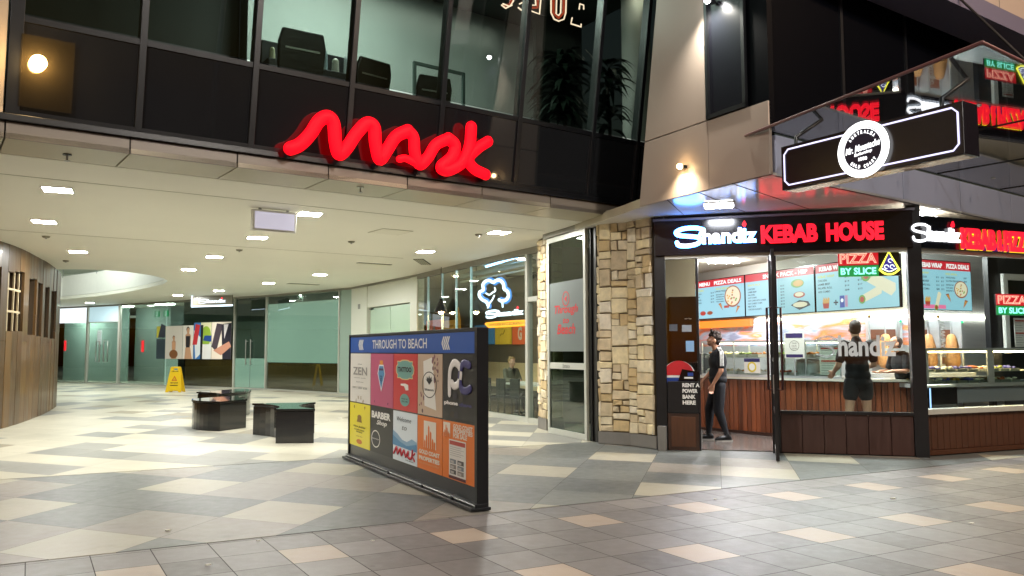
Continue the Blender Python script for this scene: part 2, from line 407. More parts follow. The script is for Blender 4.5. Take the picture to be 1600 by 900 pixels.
# void above the ceiling
vt = thing('upper_gallery', 'white curved gallery edge with glass balustrade seen through the ceiling void', 'gallery', oc[6])
M = MB(); M2 = MB(); M3 = MB()
n = len(oc)
for i in range(n):
    a, b = oc[i], oc[(i + 1) % n]
    M.add([a + Vector((0, 0, .13)), b + Vector((0, 0, .13)), b + Vector((0, 0, .95)), a + Vector((0, 0, .95))], [(0, 1, 2, 3)], white)
    M2.add([a + Vector((0, 0, .95)), b + Vector((0, 0, .95)), b + Vector((0, 0, 2.0)), a + Vector((0, 0, 2.0))], [(0, 1, 2, 3)], clear)
    M3.tube([a + Vector((0, 0, .9)), a + Vector((0, 0, 2.02))], .022, alu, seg=6)
    M3.tube([a + Vector((0, 0, 2.02)), b + Vector((0, 0, 2.02))], .025, alu, seg=6)
o = M.build('gallery_fascia', vt); s_ = o.modifiers.new('thick', 'SOLIDIFY'); s_.thickness = .1; s_.offset = 1
o = M2.build('balustrade_glass', vt); s_ = o.modifiers.new('thick', 'SOLIDIFY'); s_.thickness = .012
M3.build('handrail', vt)
M = MB(); M.box(-70, -7.5, 16.5, 60, 6.9, 7.0, white); M.box(-70, -7.5, 57, 57.2, 3.8, 6.9, white); M.box(-70, -69.8, 10, 57, 3.8, 6.9, white); M.build('gallery_ceiling', vt)
M = MB(); M.box(-20, -12, 27, 29, 6.86, 6.895, em('gallery_light', '#eaf6f0', 6)); M.build('light_panel', vt); M = MB(); M.box(-40, -14, 44, 47, 6.86, 6.895, em('gallery_light', '#eaf6f0', 6)); M.build('light_panel', vt)  # glowing panels added out of view to brighten the gallery

# ------------------------------------------------------------------ ceiling lights
def light_proto():
    t = thing('ceiling_light', 'x', 'ceiling light', (0, 0, CZ), 'recessed square downlights in the arcade ceiling')
    M = MB(); s = .19; w_ = .025
    for a in ((-s, s, -s, -s + w_), (-s, s, s - w_, s), (-s, -s + w_, -s + w_, s - w_), (s - w_, s, -s + w_, s - w_)):
        M.box(a[0], a[1], a[2], a[3], CZ - .012, CZ - .001, white)
    M.build('frame', t)
    M = MB(); q_ = s - w_; M.add([(-q_, -q_, CZ - .006), (-q_, q_, CZ - .006), (q_, q_, CZ - .006), (q_, -q_, CZ - .006)], [(0, 1, 2, 3)], em('downlight_diffuser', '#fdfdf8', 126)); M.build('diffuser', t)
    return t
LP = [((90, 296), 'large square downlight nearest the entrance on the far left'), ((69, 346), 'square downlight above the middle of the timber wall'), ((122, 393), 'square downlight just in front of the oval ceiling void'),
      ((484, 334), 'square downlight right beside the white hanging sign box'), ((402, 371), 'square downlight behind and left of the white hanging sign box'), ((335, 401), 'third square downlight counting back from the hanging sign box'),
      ((295, 421), 'square downlight at the right tip of the oval void'), ((420, 442), 'square downlight in front of the frosted green shop window'), ((342, 454), 'square downlight just above the small hanging script sign'),
      ((278, 461), 'square downlight left of the small hanging script sign'), ((140, 473), 'square downlight in front of the far double glass doors'), ((665, 393), 'square downlight in front of the dining room glass beside the long vent'),
      ((500, 429), 'square downlight in front of the white service doors'), ((780, 363), 'square downlight closest to the narrow stone column'), ((474, 461), 'faint square downlight right over the frosted shop window')]
pr = light_proto(); rz = math.atan2(cd.y, cd.x)
for i, ((x, y), lab) in enumerate(LP):
    o = pr if i == 0 else copy_tree(pr)
    g = G(x, y, CZ); o.location = (g.x, g.y, CZ); o.rotation_euler.z = rz - R(12); o['label'] = lab
for i, (x, y, a, b, lab) in enumerate([(660, 409, .62, .10, 'long dark slot vent beside the dining room glass'), (585, 412, .45, .05, 'thin slot vent in the ceiling centre'), (474, 444, .5, .12, 'faint wide vent before the frosted window')]):
    g = G(x, y, CZ); v = thing('ceiling_vent', lab, 'vent', g, 'slot vents in the arcade ceiling')
    M = MB(); dd = Vector((cd.x, cd.y, 0)) if i else Vector((.05, 1, 0)).normalized(); pp = Vector((-dd.y, dd.x, 0)); f = Fr(g, g + dd, z=CZ)
    def bx(M, a0, a1, c0, c1, z0, z1, m): M.hexa([g + dd * q[0] + pp * q[1] + Vector((0, 0, z0)) for q in ((a0, c0), (a1, c0), (a1, c1), (a0, c1))] + [g + dd * q[0] + pp * q[1] + Vector((0, 0, z1)) for q in ((a0, c0), (a1, c0), (a1, c1), (a0, c1))], m)
    bx(M, -a, a, -b - .02, b + .02, -.008, -.001, mat('vent_dark', '#3b372c', rough=.8)); M.build('backing', v)
    M = MB()
    for k in range(4):
        c = -b + (k + .5) * b / 2; bx(M, -a, a, c - b * .12, c + b * .12, -.014, -.0085, cream)
    M.build('slat', v)
for x, y, lab in [(72, 369, 'small round black sprinkler by the timber wall'), (549, 377, 'small round sensor in the middle of the ceiling'), (748, 366, 'small flat sensor left of the nearest right downlight'), (374, 390, 'tiny smoke detector behind the sign box'), (103, 407, 'small sensor in front of the oval void')]:
    g = G(x, y, CZ); M = MB(); M.cyl((g.x, g.y), .055, CZ - .03, CZ - .001, mat('sensor_grey', '#8b8775', rough=.5), r2=.07); M.cyl((g.x, g.y), .02, CZ - .05, CZ - .03, alu)
    tag(M.build('smoke_detector', base=(g.x, g.y, CZ)), lab, 'detector', 'sensors on the arcade ceiling')
M = MB()
for off in (1.15, 6.4):
    a_ = Vector((ce0.x, ce0.y, CZ - .0015)) + Vector((-cd.y, cd.x, 0)) * off; M.tube([a_ - cd * 8, a_ + cd * 8.3], .004, mat('ceiling_joint', '#9c977f', rough=.8), seg=4, cap=False)
o = M.build('ceiling_joint'); o['kind'] = 'structure'; o['label'] = 'thin joint lines in the arcade ceiling'; o['category'] = 'ceiling'
g = G(610, 362, CZ); t = thing('access_hatch', 'square flush access hatch in the arcade ceiling', 'hatch', g); f = Fr(g, g + cd)
M = MB(); f.box(M, -.3, .3, CZ - .006, CZ - .001, -.3, .3, mat('hatch_frame', '#b9b5a2', rough=.6)); M.build('frame', t); M = MB(); f.box(M, -.28, .28, CZ - .009, CZ - .0065, -.28, .28, mat('hatch_lid', '#e6e3d4', rough=.6)); M.build('lid', t)
# hanging white sign box (its back)
g = G(428, 327, CZ); t = thing('hanging_sign_box', 'blank white illuminated exit sign box hung from the arcade ceiling', 'sign box', g)
f = Fr(g - cd * .33, g + cd * .33)
M = MB(); f.box(M, 0, .66, CZ - .34, CZ - .03, -.05, .05, white); M.build('casing', t, bevel=.006)
M = MB(); f.box(M, .03, .63, CZ - .31, CZ - .06, .051, .054, mat('sign_face', '#c9c6d8', rough=.3, emit=.6, ecol='#c9c6d8')); M.build('face', t)
for a_ in (.1, .52):
    M = MB(); f.box(M, a_, a_ + .04, CZ - .03, CZ, -.01, .01, alu); M.build('hanger', t)

# ------------------------------------------------------------------ upper storey with leaning glass
SO = .0
sf0 = G(0, 214, CZ); sf1 = G(860, 324, CZ); sd = (sf1 - sf0).normalized()
GR = G(999, 323, 3.5); GRf = G(1001, 338, CZ)   # right end where the glass wall meets the tan wall
GLB = sf1 - sd * 16
ub = thing('office_storey', 'upper storey of dark leaning office glass above the arcade mouth', 'building', sf0)
TH = R(8.4); zb = CZ
SF = Fr(GLB, sf1 + sd * 3.2)              # soffit front line
uR = (Vector((GRf.x, GRf.y, 0)) - Vector((GLB.x, GLB.y, 0))).dot(SF.u)
M = MB()
sn = Vector((SF.n0.x, SF.n0.y, 0))
# soffit panels: between front line and ceiling edge, cut by joints
PJ = [(0, 214), (205, 238), (373, 260), (517, 278), (644, 293), (762, 308), (860, 324)]
us = [SF.px(*p)[0] if False else (G(p[0], p[1], CZ) - GLB).dot(SF.u) for p in PJ]
gap = us[2] - us[1]
us = [us[1] - gap * k for k in range(4, 0, -1)] + us[1:] + [uR + 1.3]
def ceil_edge_at(u):  # depth back to the ceiling edge
    p = GLB + SF.u * u; c0 = Vector((ce0.x, ce0.y, 0)); d = Vector((cd.x, cd.y, 0)); nn = -sn
    # solve p + nn*t on line c0 + d*s
    A = np.array([[nn.x, -d.x], [nn.y, -d.y]]); r_ = np.linalg.solve(A, np.array([c0.x - p.x, c0.y - p.y])); return r_[0]
for i in range(len(us) - 1):
    a, b = us[i] + .008, us[i + 1] - .008; ta, tb = ceil_edge_at(a) - .02, ceil_edge_at(b) - .02
    A0 = GLB + SF.u * a; B0 = GLB + SF.u * b
    A0.z = B0.z = CZ; A1 = A0 - sn * ta; B1 = B0 - sn * tb
    up = Vector((0, 0, .06)); M.hexa([A0, B0, B1, A1, A0 + up, B0 + up, B1 + up, A1 + up], tan if False else mat('soffit_panel', '#b4ab92', rough=.35, var=.03))
M.build('soffit_panel', ub, bevel=.004)
M = MB(); SF.box(M, us[0], uR + 1.3, CZ + .065, CZ + .3, -.75, -.03, joint); M.build('soffit_backing', ub)
M = MB()
for i in range(len(us) - 1): SF.box(M, us[i] + .008, us[i + 1] - .008, CZ + .0, CZ + .165, -.02, .0, mat('fascia_strip', '#7d7468', rough=.4, var=.04))
M.build('fascia_strip', ub)
M = MB(); SF.box(M, us[0], uR + 1.3, CZ + .17, CZ + .24, -.08, .05, blk); M.build('sill_rail', ub, bevel=.006)
GF0 = SF.p(0, CZ + .24, 0); GL = Fr((GF0.x, GF0.y), (GF0.x + SF.u.x, GF0.y + SF.u.y), tilt=TH, z=CZ + .24)
HG = 4.2
mull_px = [(214, 225), (390, 245), (540, 262), (682, 278), (803, 292), (918, 306)]
mu = [GL.px(x, y)[0] for x, y in mull_px]; lu = GL.px(18, 190)[0]; ru = uR
mid_v = GL.px(373, 97)[1]
ru = uR + 1.3; edges = [lu] + mu + [uR, ru]
office_glass = glass('dark_office_glass', '#cdd5d0', .09)
for i in range(len(edges) - 1):
    M = MB(); GL.box(M, edges[i] + .03, edges[i + 1] - .03, mid_v + .05, HG, -.012, 0, office_glass); M.build('window_glass', ub)
for i, e in enumerate(edges):
    M = MB(); wd = .035 if 0 < i < len(edges) - 1 else .06; GL.box(M, e - wd, e + wd, 0.0, HG, -.12, .03, blk); M.build('mullion', ub, bevel=.004)
M = MB(); GL.box(M, lu, ru, mid_v - .03, mid_v + .03, -.10, .015, blk); GL.box(M, lu, ru, 0, .05, -.1, .025, blk); M.build('transom', ub)
spn = mat('spandrel_glass', '#1d1e20', rough=.05, spec=.8, var=.12, vscale=.8)
for i in range(len(edges) - 1):
    M = MB(); GL.box(M, edges[i] + .03, edges[i + 1] - .03, .05, mid_v - .03, -.02, -.002, spn); M.build('spandrel_panel', ub)
# left tan wall beside the glass
M = MB(); GL.box(M, lu - 8, lu - .08, .0, 1.1, -.1, .02, tan); GL.box(M, lu - 8, lu - .09, 1.11, HG, -.1, .02, tan); SF.box(M, us[0] , lu - .08, CZ + .24, CZ + .3, -.1, .03, tan); M.build('cladding_panel', ub)
# office room behind
OB = Fr((GF0.x - SF.n0.x * 0.16, GF0.y - SF.n0.y * 0.16), (GF0.x - SF.n0.x * 0.16 + SF.u.x, GF0.y - SF.n0.y * 0.16 + SF.u.y))
zf = 4.28; zc = 8.3; DP = -3.9
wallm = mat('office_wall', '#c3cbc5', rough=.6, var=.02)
M = MB(); OB.box(M, lu - .5, ru, zf - .3, zf, DP, -.02, mat('office_floor_slab', '#2a2a28', rough=.6)); M.build('office_floor', ub)
M = MB(); OB.box(M, lu - .5, ru + .6, zc, zc + .15, DP, .6, mat('office_ceiling_paint', '#4b524e', rough=.8)); M.build('office_ceiling', ub)
up_ = OB.px(372, 60, -1.6)[0]; uc_ = OB.px(905, 120, -2.2)[0]
M = MB(); OB.box(M, OB.px(388, 50, DP)[0] - .0, ru + .6, zf, zc, DP - .15, DP, wallm)
ub0 = OB.px(388, 50, DP)[0]; OB.box(M, ub0 - .14, ub0, zf, zc, DP, -3.5, wallm); M.build('office_wall', ub)
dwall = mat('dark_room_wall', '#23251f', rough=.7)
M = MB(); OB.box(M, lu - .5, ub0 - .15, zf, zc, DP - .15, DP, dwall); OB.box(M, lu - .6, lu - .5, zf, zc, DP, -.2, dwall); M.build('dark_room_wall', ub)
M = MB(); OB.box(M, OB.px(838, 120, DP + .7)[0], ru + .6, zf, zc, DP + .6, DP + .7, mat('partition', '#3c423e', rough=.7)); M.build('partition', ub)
cp = OB.p(uc_ + .85, 0, -1.5); M = MB(); M.cyl((cp.x, cp.y), .28, zf, zc, white, seg=28); M.build('round_column', ub)
# unseen ceiling panel added to light the office wall
la = OB.px(470, 10, -2.4)[0]
M = MB(); ub_ = OB.px(480, 50, DP)[0]; quad_down(M, OB, ub_ - .6, ub_ + 1.0, -2.2, -1.6, zc - .02, em('added_office_lamp', '#f4fff9', 42)); M.build('lamp_panel', ub)
lb_ = OB.px(930, 20, -2.0)[0]
M = MB(); cpc = OB.p(uc_ + .55, zc - .05, -1.0); M.cyl((cpc.x, cpc.y), .06, zc - .05, zc - .004, em('office_spot', '#fff6e0', 30), seg=12); M.build('spot_lamp', ub)
# picture frame on the back wall
M = MB(); a = OB.px(647, 95, -2.6); b = OB.px(727, 150, -2.6)
for (q0, q1, r0, r1) in ((a[0], b[0], a[1] - .05, a[1]), (a[0], a[0] + .05, zf, a[1] - .05), (b[0] - .05, b[0], zf, a[1] - .05)): OB.box(M, q0, q1, r0, r1, -2.65, -2.6, mat('frame_grey', '#3a4a44', rough=.6))
tag(M.build('standing_frame'), 'dark grey standing frame before the pale office wall', 'frame')
# office furniture
leather = mat('black_leather', '#0e0e10', rough=.32, bump=.2, bscale=30)
def office_chair():
    t = thing('office_chair', 'x', 'chair', (0, 0, 0), 'black leather office chairs along the window')
    M = MB(); M.prism([(-.25, -.22), (.25, -.22), (.27, .2), (.2, .26), (-.2, .26), (-.27, .2)], .44, .53, leather); M.build('seat', t, bevel=.02)
    f = Fr((-.26, -.2), (.26, -.2), tilt=R(9))
    M = MB(); f.poly(M, [(.0, .55), (.52, .55), (.54, 1.0), (.50, 1.16), (.02, 1.16), (-.02, 1.0)], -.035, leather, .06); M.build('backrest', t, bevel=.02)
    M = MB(); f.box(M, .06, .46, .93, .95, .026, .04, alu); M.build('back_trim', t)
    for s in (-1, 1):
        M = MB(); M.tube([(s * .29, -.2, .6), (s * .31, -.05, .7), (s * .31, .14, .7), (s * .29, .2, .5)], .018, alu, seg=8); M.build('armrest', t)
    M = MB(); M.cyl((0, 0), .03, .1, .44, alu, 12); M.build('gas_lift', t)
    M = MB()
    for k in range(5):
        a = k * 2 * math.pi / 5; M.tube([(0, 0, .1), (.28 * math.cos(a), .28 * math.sin(a), .06)], .02, alu, seg=6); M.ell((.28 * math.cos(a), .28 * math.sin(a), .03), .03, .03, .03, blk, 8, 6)
    M.build('star_base', t)
    return t
ch = office_chair()
rzf = math.atan2(SF.u.y, SF.u.x)
for i, (x, y, dn, lab, rr) in enumerate([(457, 130, -.62, 'tall black leather office chair furthest left behind the glass', -4), (561, 150, -.70, 'black leather office chair in the middle of the window', 8), (664, 165, -.74, 'black leather office chair nearest the plants', -8)]):
    o = ch if i == 0 else copy_tree(ch)
    u = OB.px(x, y, dn)[0]; p = OB.p(u, zf, dn); o.location = p; o.rotation_euler.z = rzf + R(rr); o['label'] = lab; s = [1.1, 1.0, .98][i]; o.scale = (s, s, s)
t = thing('meeting_table', 'long glass meeting table on black legs behind the chairs', 'table', OB.p(OB.px(560, 150, -1.6)[0], zf, -1.6))
ta, tb = OB.px(395, 140, -1.6)[0], OB.px(735, 140, -1.6)[0]
M = MB(); OB.box(M, ta, tb, zf + .73, zf + .75, -2.1, -1.15, glass('table_glass', '#8fb0a4', .15)); M.build('tabletop', t)
M = MB()
for u in (ta + .3, tb - .3):
    for nn in (-2.0, -1.25): OB.box(M, u - .025, u + .025, zf, zf + .72, nn - .025, nn + .025, blk)
M.build('leg', t)
M = MB(); OB.box(M, ta + .2, tb - .2, zf + .68, zf + .72, -1.29, -1.25, blk); M.build('apron', t)
ca, cb_ = OB.px(405, 90, -2.3)[0], OB.px(556, 110, -2.3)[0]; ct_ = OB.px(480, 77, -2.2)[1]; cl0 = OB.px(515, 113, -2.0)[1]
t = thing('credenza', 'dark cabinet unit standing behind the meeting table', 'cabinet', OB.p((ca + cb_) / 2, zf, -2.3))
M = MB(); OB.box(M, ca, cb_, cl0, ct_, -2.5, -2.2, mat('dark_cabinet', '#23262b', rough=.4)); OB.box(M, ca, cb_, zf, cl0, -2.5, -1.9, mat('dark_cabinet', '#23262b', rough=.4)); M.build('body', t, bevel=.008)
M = MB()
for k in range(4): uu = ca + (cb_ - ca) * (k + .5) / 4; OB.box(M, uu - .08, uu + .08, zf + .5, zf + .52, -1.9, -1.885, alu)
M.build('handle', t)
for i, (x, w_, h_, c, lab) in enumerate([(425, .1, .22, '#c9c6a5', 'cream card standing at the left end of the dark cabinet'), (508, .09, .36, '#9fb3b8', 'tall pale glass ornament on the dark cabinet'), (524, .14, .26, '#b9b9ac', 'wide grey award block on the dark cabinet'), (540, .07, .34, '#c3cdd0', 'slim clear trophy by the second mullion'), (498, .14, .1, '#c8c4a8', 'low cream box on the dark cabinet')]):
    u = OB.px(x, 100, -2.05)[0]; p = OB.p(u, cl0, -2.05); M = MB()
    mt = mat('ornament_%d' % i, c, rough=.25, emit=0)
    M.cyl((p.x, p.y), w_ * .6, p.z, p.z + .02, blk, 16); M.cyl((p.x, p.y), w_ * .45, p.z + .02, p.z + h_ * .7, mt, 8, r2=w_ * .4); M.ell((p.x, p.y, p.z + h_ * .75), w_ * .4, w_ * .3, h_ * .25, mt, 10, 8)
    tag(M.build('ornament', base=p), lab, 'ornament')
# plants behind glass
leafm = mat('office_leaf', '#16251a', rough=.45, var=.3, vscale=9); potm = mat('planter_black', '#101113', rough=.4)
def plant(loc, h, n_, lab, spread=.5, seed=1):
    rnd = random.Random(seed); t = thing('potted_plant', lab, 'plant', loc); L = Vector(loc)
    M = MB(); M.cyl((L.x, L.y), .15, L.z, L.z + .35, potm, 20, r2=.2); M.build('pot', t)
    M = MB(); M.tube([L + Vector((0, 0, .3)), L + Vector((.03, .02, h * .5)), L + Vector((-.02, 0, h * .85))], [.035, .03, .02], mat('plant_stem', '#2c241c', rough=.8), seg=8); M.build('stem', t)
    M = MB()
    for k in range(n_):
        z = L.z + h * (.45 + .5 * rnd.random()); a = rnd.random() * 6.28; le = spread * (.5 + .7 * rnd.random()); d = Vector((math.cos(a), math.sin(a), 0)); s = Vector((-d.y, d.x, 0)); w_ = .035 + .03 * rnd.random()
        pts = []; K = 6; p0 = Vector((L.x, L.y, z)); lift = .5 + rnd.random() * .6
        for j in range(K + 1):
            q = j / K; c = p0 + d * le * q + Vector((0, 0, lift * le * (q - 1.35 * q * q))); ww = w_ * math.sin(math.pi * min(.98, q * .9 + .08)); pts += [c - s * ww, c + s * ww]
        M.add(pts, [(2 * j, 2 * j + 1, 2 * j + 3, 2 * j + 2) for j in range(K)], leafm, True)
    M.build('leaves', t)
plant(OB.p(OB.px(880, 130, -1.0)[0], zf, -1.0), 2.35, 150, 'tall bushy dark plant behind the office glass below the neon', .62, 3)
plant(OB.p(OB.px(950, 130, -1.1)[0], zf, -1.1), 2.5, 70, 'tall drooping plant in front of the white round column', .55, 5)
plant(OB.p(OB.px(812, 170, -1.3)[0], zf, -1.3), .95, 40, 'small low fern at the foot of the office window', .35, 9)
# neon letters in the office window
nr = em('neon_warm', '#ffd9c0', 3.0); nred = em('neon_orange_red', '#e0461a', 1.1)
t = thing('neon_letters', 'orange red outlined neon letters leaning behind the top of the office glass', 'neon sign', GL.p(GL.px(860, 20)[0], GL.px(860, 20)[1], -.2))
def neon_stroke(name, pxs, r_in, closed=False):
    M = MB(); P = [GL.px(x, y, -.2) for x, y in pxs]
    if closed: P = P + [P[0]]
    GL.line(M, P, r_in, -.2, nr); return M, P
NL = {'letter_s': [[(786, 6), (796, 10), (802, 2), (806, -14)], [(784, 8), (790, 13), (800, 8)]],
      'letter_e': [[(812, 6), (816, 4)], [(810, 12), (815, 16), (819, 14)], [(824, 6), (828, 5)], [(836, -14), (837, 8), (826, 8), (827, 16), (843, 22), (846, -12)]],
      'letter_u': [[(861, -14), (861, 20), (866, 30), (873, 33), (881, 30), (884, 20), (885, -14)], [(870, -14), (869, 22), (873, 24), (876, 20), (877, -14)]],
      'letter_f': [[(905, 14), (906, 6), (912, 8), (912, 14)], [(894, 28), (892, 37), (908, 42), (908, 38)]]}
for k, st in NL.items():
    M = MB()
    for s_ in st: GL.line(M, [GL.px(x, y, -.2) for x, y in s_], .011, -.2, nr, seg=6)
    if k == 'letter_u':
        GL.line(M, [GL.px(x, y, -.21) for x, y in [(865, -14), (865, 20), (873, 28), (881, 20), (881, -14)]], .02, -.215, nred, seg=6)
    elif k == 'letter_e': GL.line(M, [GL.px(x, y, -.21) for x, y in [(841, -12), (840, 12), (829, 12)]], .02, -.215, nred, seg=6)
    elif k == 'letter_s': GL.line(M, [GL.px(x, y, -.21) for x, y in [(788, 9), (797, 7), (803, -12)]], .02, -.215, nred, seg=6)
    M.build(k, t)

# MARK sign
redglow = mat('mark_red_acrylic', (.5, .004, .012), rough=.6, emit=1.7, ecol='#ff0214', spec=.2)
redglow.cycles.emission_sampling = 'FRONT'
t = thing('mark_sign', 'large puffy glowing red MARK script sign on the dark glass', 'sign', GL.p(GL.px(610, 230)[0], GL.px(610, 230)[1], .1))
def mk(pts): return [GL.px(420 + x / 3.636, 160 + y / 3.636, .16) for x, y in pts]
ST = {'letter_m': ([(122, 262), (175, 240), (235, 180), (285, 105), (335, 82), (368, 120), (378, 220), (398, 292), (440, 262), (495, 180), (555, 120), (598, 140), (606, 230), (630, 322), (672, 270), (722, 195), (790, 160)], 34),
      'letter_a': ([(790, 160), (822, 200), (830, 290), (858, 352), (905, 310), (950, 240), (1020, 205)], 32), 'letter_r': ([(1020, 205), (1058, 245), (1040, 310), (980, 365), (1010, 385), (1065, 365), (1105, 330), (1140, 250), (1150, 140)], 34),
      'letter_k': ([(1245, 222), (1185, 262), (1135, 320), (1165, 375), (1232, 410)], 32)}
for k, (pts, rad) in ST.items():
    M = MB(); P = smooth_path(mk(pts), 8); rr = rad / 3.636 / 1270 * 11.2; GL.line(M, P, rr, .16, redglow, seg=16, flat=.75)
    if k == 'letter_a':
        P = smooth_path(mk([(740, 322), (775, 318), (830, 345)]), 6); GL.line(M, P, rr * .6, .17, redglow, seg=12, flat=.8)
    M.build(k, t)
for x, y in ((120, 290), (400, 330), (620, 350), (860, 385), (1010, 400), (1230, 430)):
    M = MB(); u, v = mk([(x, y - 30)])[0]; GL.box(M, u - .02, u + .02, v - .12, v - .06, -.0, .14, blk); M.build('mounting_bracket', t)
# left flood lamp
lamp_p = GL.p(GL.px(60, 98, .12)[0], GL.px(60, 98, .12)[1], .12)
t = thing('flood_lamp', 'dazzling warm flood lamp on the far left of the office glass', 'lamp', lamp_p)
M = MB(); M.ell(lamp_p, .075, .075, .075, em('flood_bulb', '#ffcf80', 60), 12, 8); M.build('bulb', t)
M = MB(); u, v = GL.px(60, 98); GL.box(M, u - .05, u + .05, v - .06, v + .06, .016, .05, blk); M.tube([GL.p(u, v, .04), lamp_p], .02, blk); M.build('bracket', t)
M = MB(); a = GL.px(118, 68, .05); b = GL.px(28, 165, .05); GL.box(M, b[0], a[0], b[1], a[1], .03, .045, glass('panel_glass', '#e8e2d6', .12, haze=.03, hazecol='#b8a98c')); M.build('glass_plate', t)
# sprinklers under the soffit
for (x, y, lab) in ((105, 241, 'small dark sprinkler under the left soffit panel'), (563, 292, 'chrome sprinkler under the centre soffit panel')):
    g = G(x, y, CZ); M = MB(); M.cyl((g.x, g.y), .045, CZ - .012, CZ - .001, blk if x < 200 else alu, 16); M.cyl((g.x, g.y), .01, CZ - .07, CZ - .012, alu, 8); M.cyl((g.x, g.y), .03, CZ - .075, CZ - .07, alu, 12)
    tag(M.build('sprinkler_head', base=(g.x, g.y, CZ)), lab, 'sprinkler')

# ------------------------------------------------------------------ corner building
ZS = 3.5; ZG = 4.0
C1 = G(1203, 272, ZS); A0 = G(1027, 703); A1 = G(1433, 715); B1 = G(1600, 703)
gd2 = (G(1600, 351, ZS) - G(1313, 292, ZS)); gd2.z = 0; gd2.normalize()
bb = thing('corner_building', 'tan and grey panelled upper building above the kebab shop corner', 'building', C1)
CL = Fr(GR, C1)
GFr = Fr(C1, C1 + gd2)
Lc = CL.L
s1u, s1v = CL.px(1010, 222); s2u, s2v = CL.px(1103, 190); w0, w1 = CL.px(1104, 100)[0], CL.px(1160, 100)[0]
wv = CL.px(1104, 188)[1]
tan2 = mat('tan_wall_panel', '#9d8f83', rough=.42, var=.03, vscale=1.0)
M = MB()
tu, tv = CL.px(1026, 0); lu_ = lambda v: tu * (v - ZS) / (tv - ZS)
def cpoly(pts): CL.poly(M, pts, -.05, tan2, .05)
sv = lambda u: s1v + (s2v - s1v) * (u - s1u) / (s2u - s1u)
cpoly([(0, ZS), (w0 - .01, ZS), (w0 - .01, sv(w0)), (lu_(sv(0)), sv(lu_(sv(0))))])
cpoly([(w0 + .0, ZS), (Lc, ZS), (Lc, sv(Lc)), (w0, sv(w0))])
cpoly([(lu_(sv(0)), sv(lu_(sv(0))) + .015), (w0 - .02, sv(w0) + .015), (w0 - .02, 9.5), (lu_(9.5), 9.5)])
M.build('cladding_panel', bb, bevel=.003)
M = MB(); CL.box(M, .9, Lc - .1, CZ + .15, 9.5, -.2, -.11, joint); M.build('wall_core', bb)
M = MB(); CL.box(M, w0 + .03, w1, sv(w1) + .06, 9.5, -.04, -.02, mat('dark_window', '#121319', rough=.25, spec=.3)); M.build('window', bb)
M = MB(); CL.box(M, w0 - .015, w0 + .03, sv(w0) + .02, 9.5, -.05, .02, blk); CL.box(M, w1, w1 + .05, sv(w1) + .03, 9.5, -.05, .02, blk)
CL.poly(M, [(w0 - .015, sv(w0) + .015), (w1 + .05, sv(w1 + .05) + .015), (w1 + .05, sv(w1 + .05) + .07), (w0 - .015, sv(w0) + .07)], -.03, blk, .05); M.build('window_frame', bb)
M = MB(); CL.box(M, w1 + .06, Lc, ZG + .02, 9.5, -.1, -.02, mat('night_glass', '#030408', rough=.5, spec=.03)); GFr.box(M, .06, 9, ZG + .02, 9.5, -.05, -.02, mat('night_glass', '#07080d')); M.build('curtain_wall', bb)
M = MB()
for u in (1.6, 3.2, 4.8, 6.4): GFr.box(M, u - .03, u + .03, ZG + .02, 9.5, -.02, .0, blk)
M.build('mullion', bb)
# grey band over the shopfront
M = MB(); cuts = [0.0, .12] + [GFr.px(x, y)[0] for x, y in ((1313, 270), (1411, 290), (1501, 315), (1580, 330))]; cuts += [cuts[-1] + 1.3, cuts[-1] + 2.6, cuts[-1] + 3.9]
for i in range(1, len(cuts) - 1): GFr.box(M, cuts[i] + .006, cuts[i + 1] - .006, ZS, ZG - .02, -.05, 0, greyp)
M.build('grey_panel', bb, bevel=.003)
M = MB(); GFr.box(M, .35, 9, ZS + .02, ZG - .02, -.25, -.06, joint); M.build('panel_backing', bb)
# soffit over the shop
sof = mat('gloss_soffit', '#e6e3e0', rough=.16, spec=1.0, var=.02)
M = MB(); far = GFr.p(8.8, 0, 0); Q = [GR + Vector((0.05, 0, 0)), C1, far, far + Vector((-.5, 4, 0)), Vector((1.0, 13.9, 0))]
M.prism([(p.x, p.y) for p in Q], ZS, ZS + .03, sof); M.build('soffit', bb)
M = MB(); eR = SF.p(uR - .6, 0, .02); Q2 = [eR, GR + Vector((.3, -.2, 0)), Vector((2.35, 12.4, 0)), Vector((1.0, 13.9, 0)), ER]
M.prism([(p.x, p.y) for p in Q2], CZ + .02, CZ + .05, mat('soffit_panel', '#b4ab92')); rs_ = Fr((1.0, 13.9), (GR.x + .05, GR.y)); rs_.box(M, 0, rs_.L, ZS + .002, CZ + .019, .0, .02, mat('soffit_panel', '#b4ab92')); M.build('soffit_return', bb)
M = MB(); jm = []
def jline(pa, pb): M.tube([(pa.x, pa.y, ZS - .0015), (pb.x, pb.y, ZS - .0015)], .005, joint, seg=4, cap=False)
FA = Fr(A0, A1); FB = Fr(A1, B1)
for q in (.25, .5, .75): a = CL.p(Lc * q, 0, 0); b = FA.p(FA.L * (q - .12), 0, .1); jline(a, b)
M.build('soffit_joint', bb)
for (x, y, lab) in ((1123, 320, 'glowing square light in the gloss soffit over the white script sign'), (1443, 332, 'glowing square light at the shop corner over the second fascia')):
    g = G(x, y, ZS); t = thing('soffit_light', lab, 'soffit light', g, 'square lights in the soffit of the kebab shop')
    f = Fr(g, g + FA.u); M = MB(); hs = .21
    def sq(M, h, z0, z1, m): M.prism([(g.x + FA.u.x * a - FA.u.y * b, g.y + FA.u.y * a + FA.u.x * b) for a, b in ((-h, -h), (h, -h), (h, h), (-h, h))], z0, z1, m)
    sq(M, hs, ZS - .012, ZS - .002, white); M.build('frame', t)
    M = MB(); sq(M, hs - .025, ZS - .018, ZS - .013, em('soffit_diffuser', '#f4f7ff', 40)); M.build('diffuser', t)
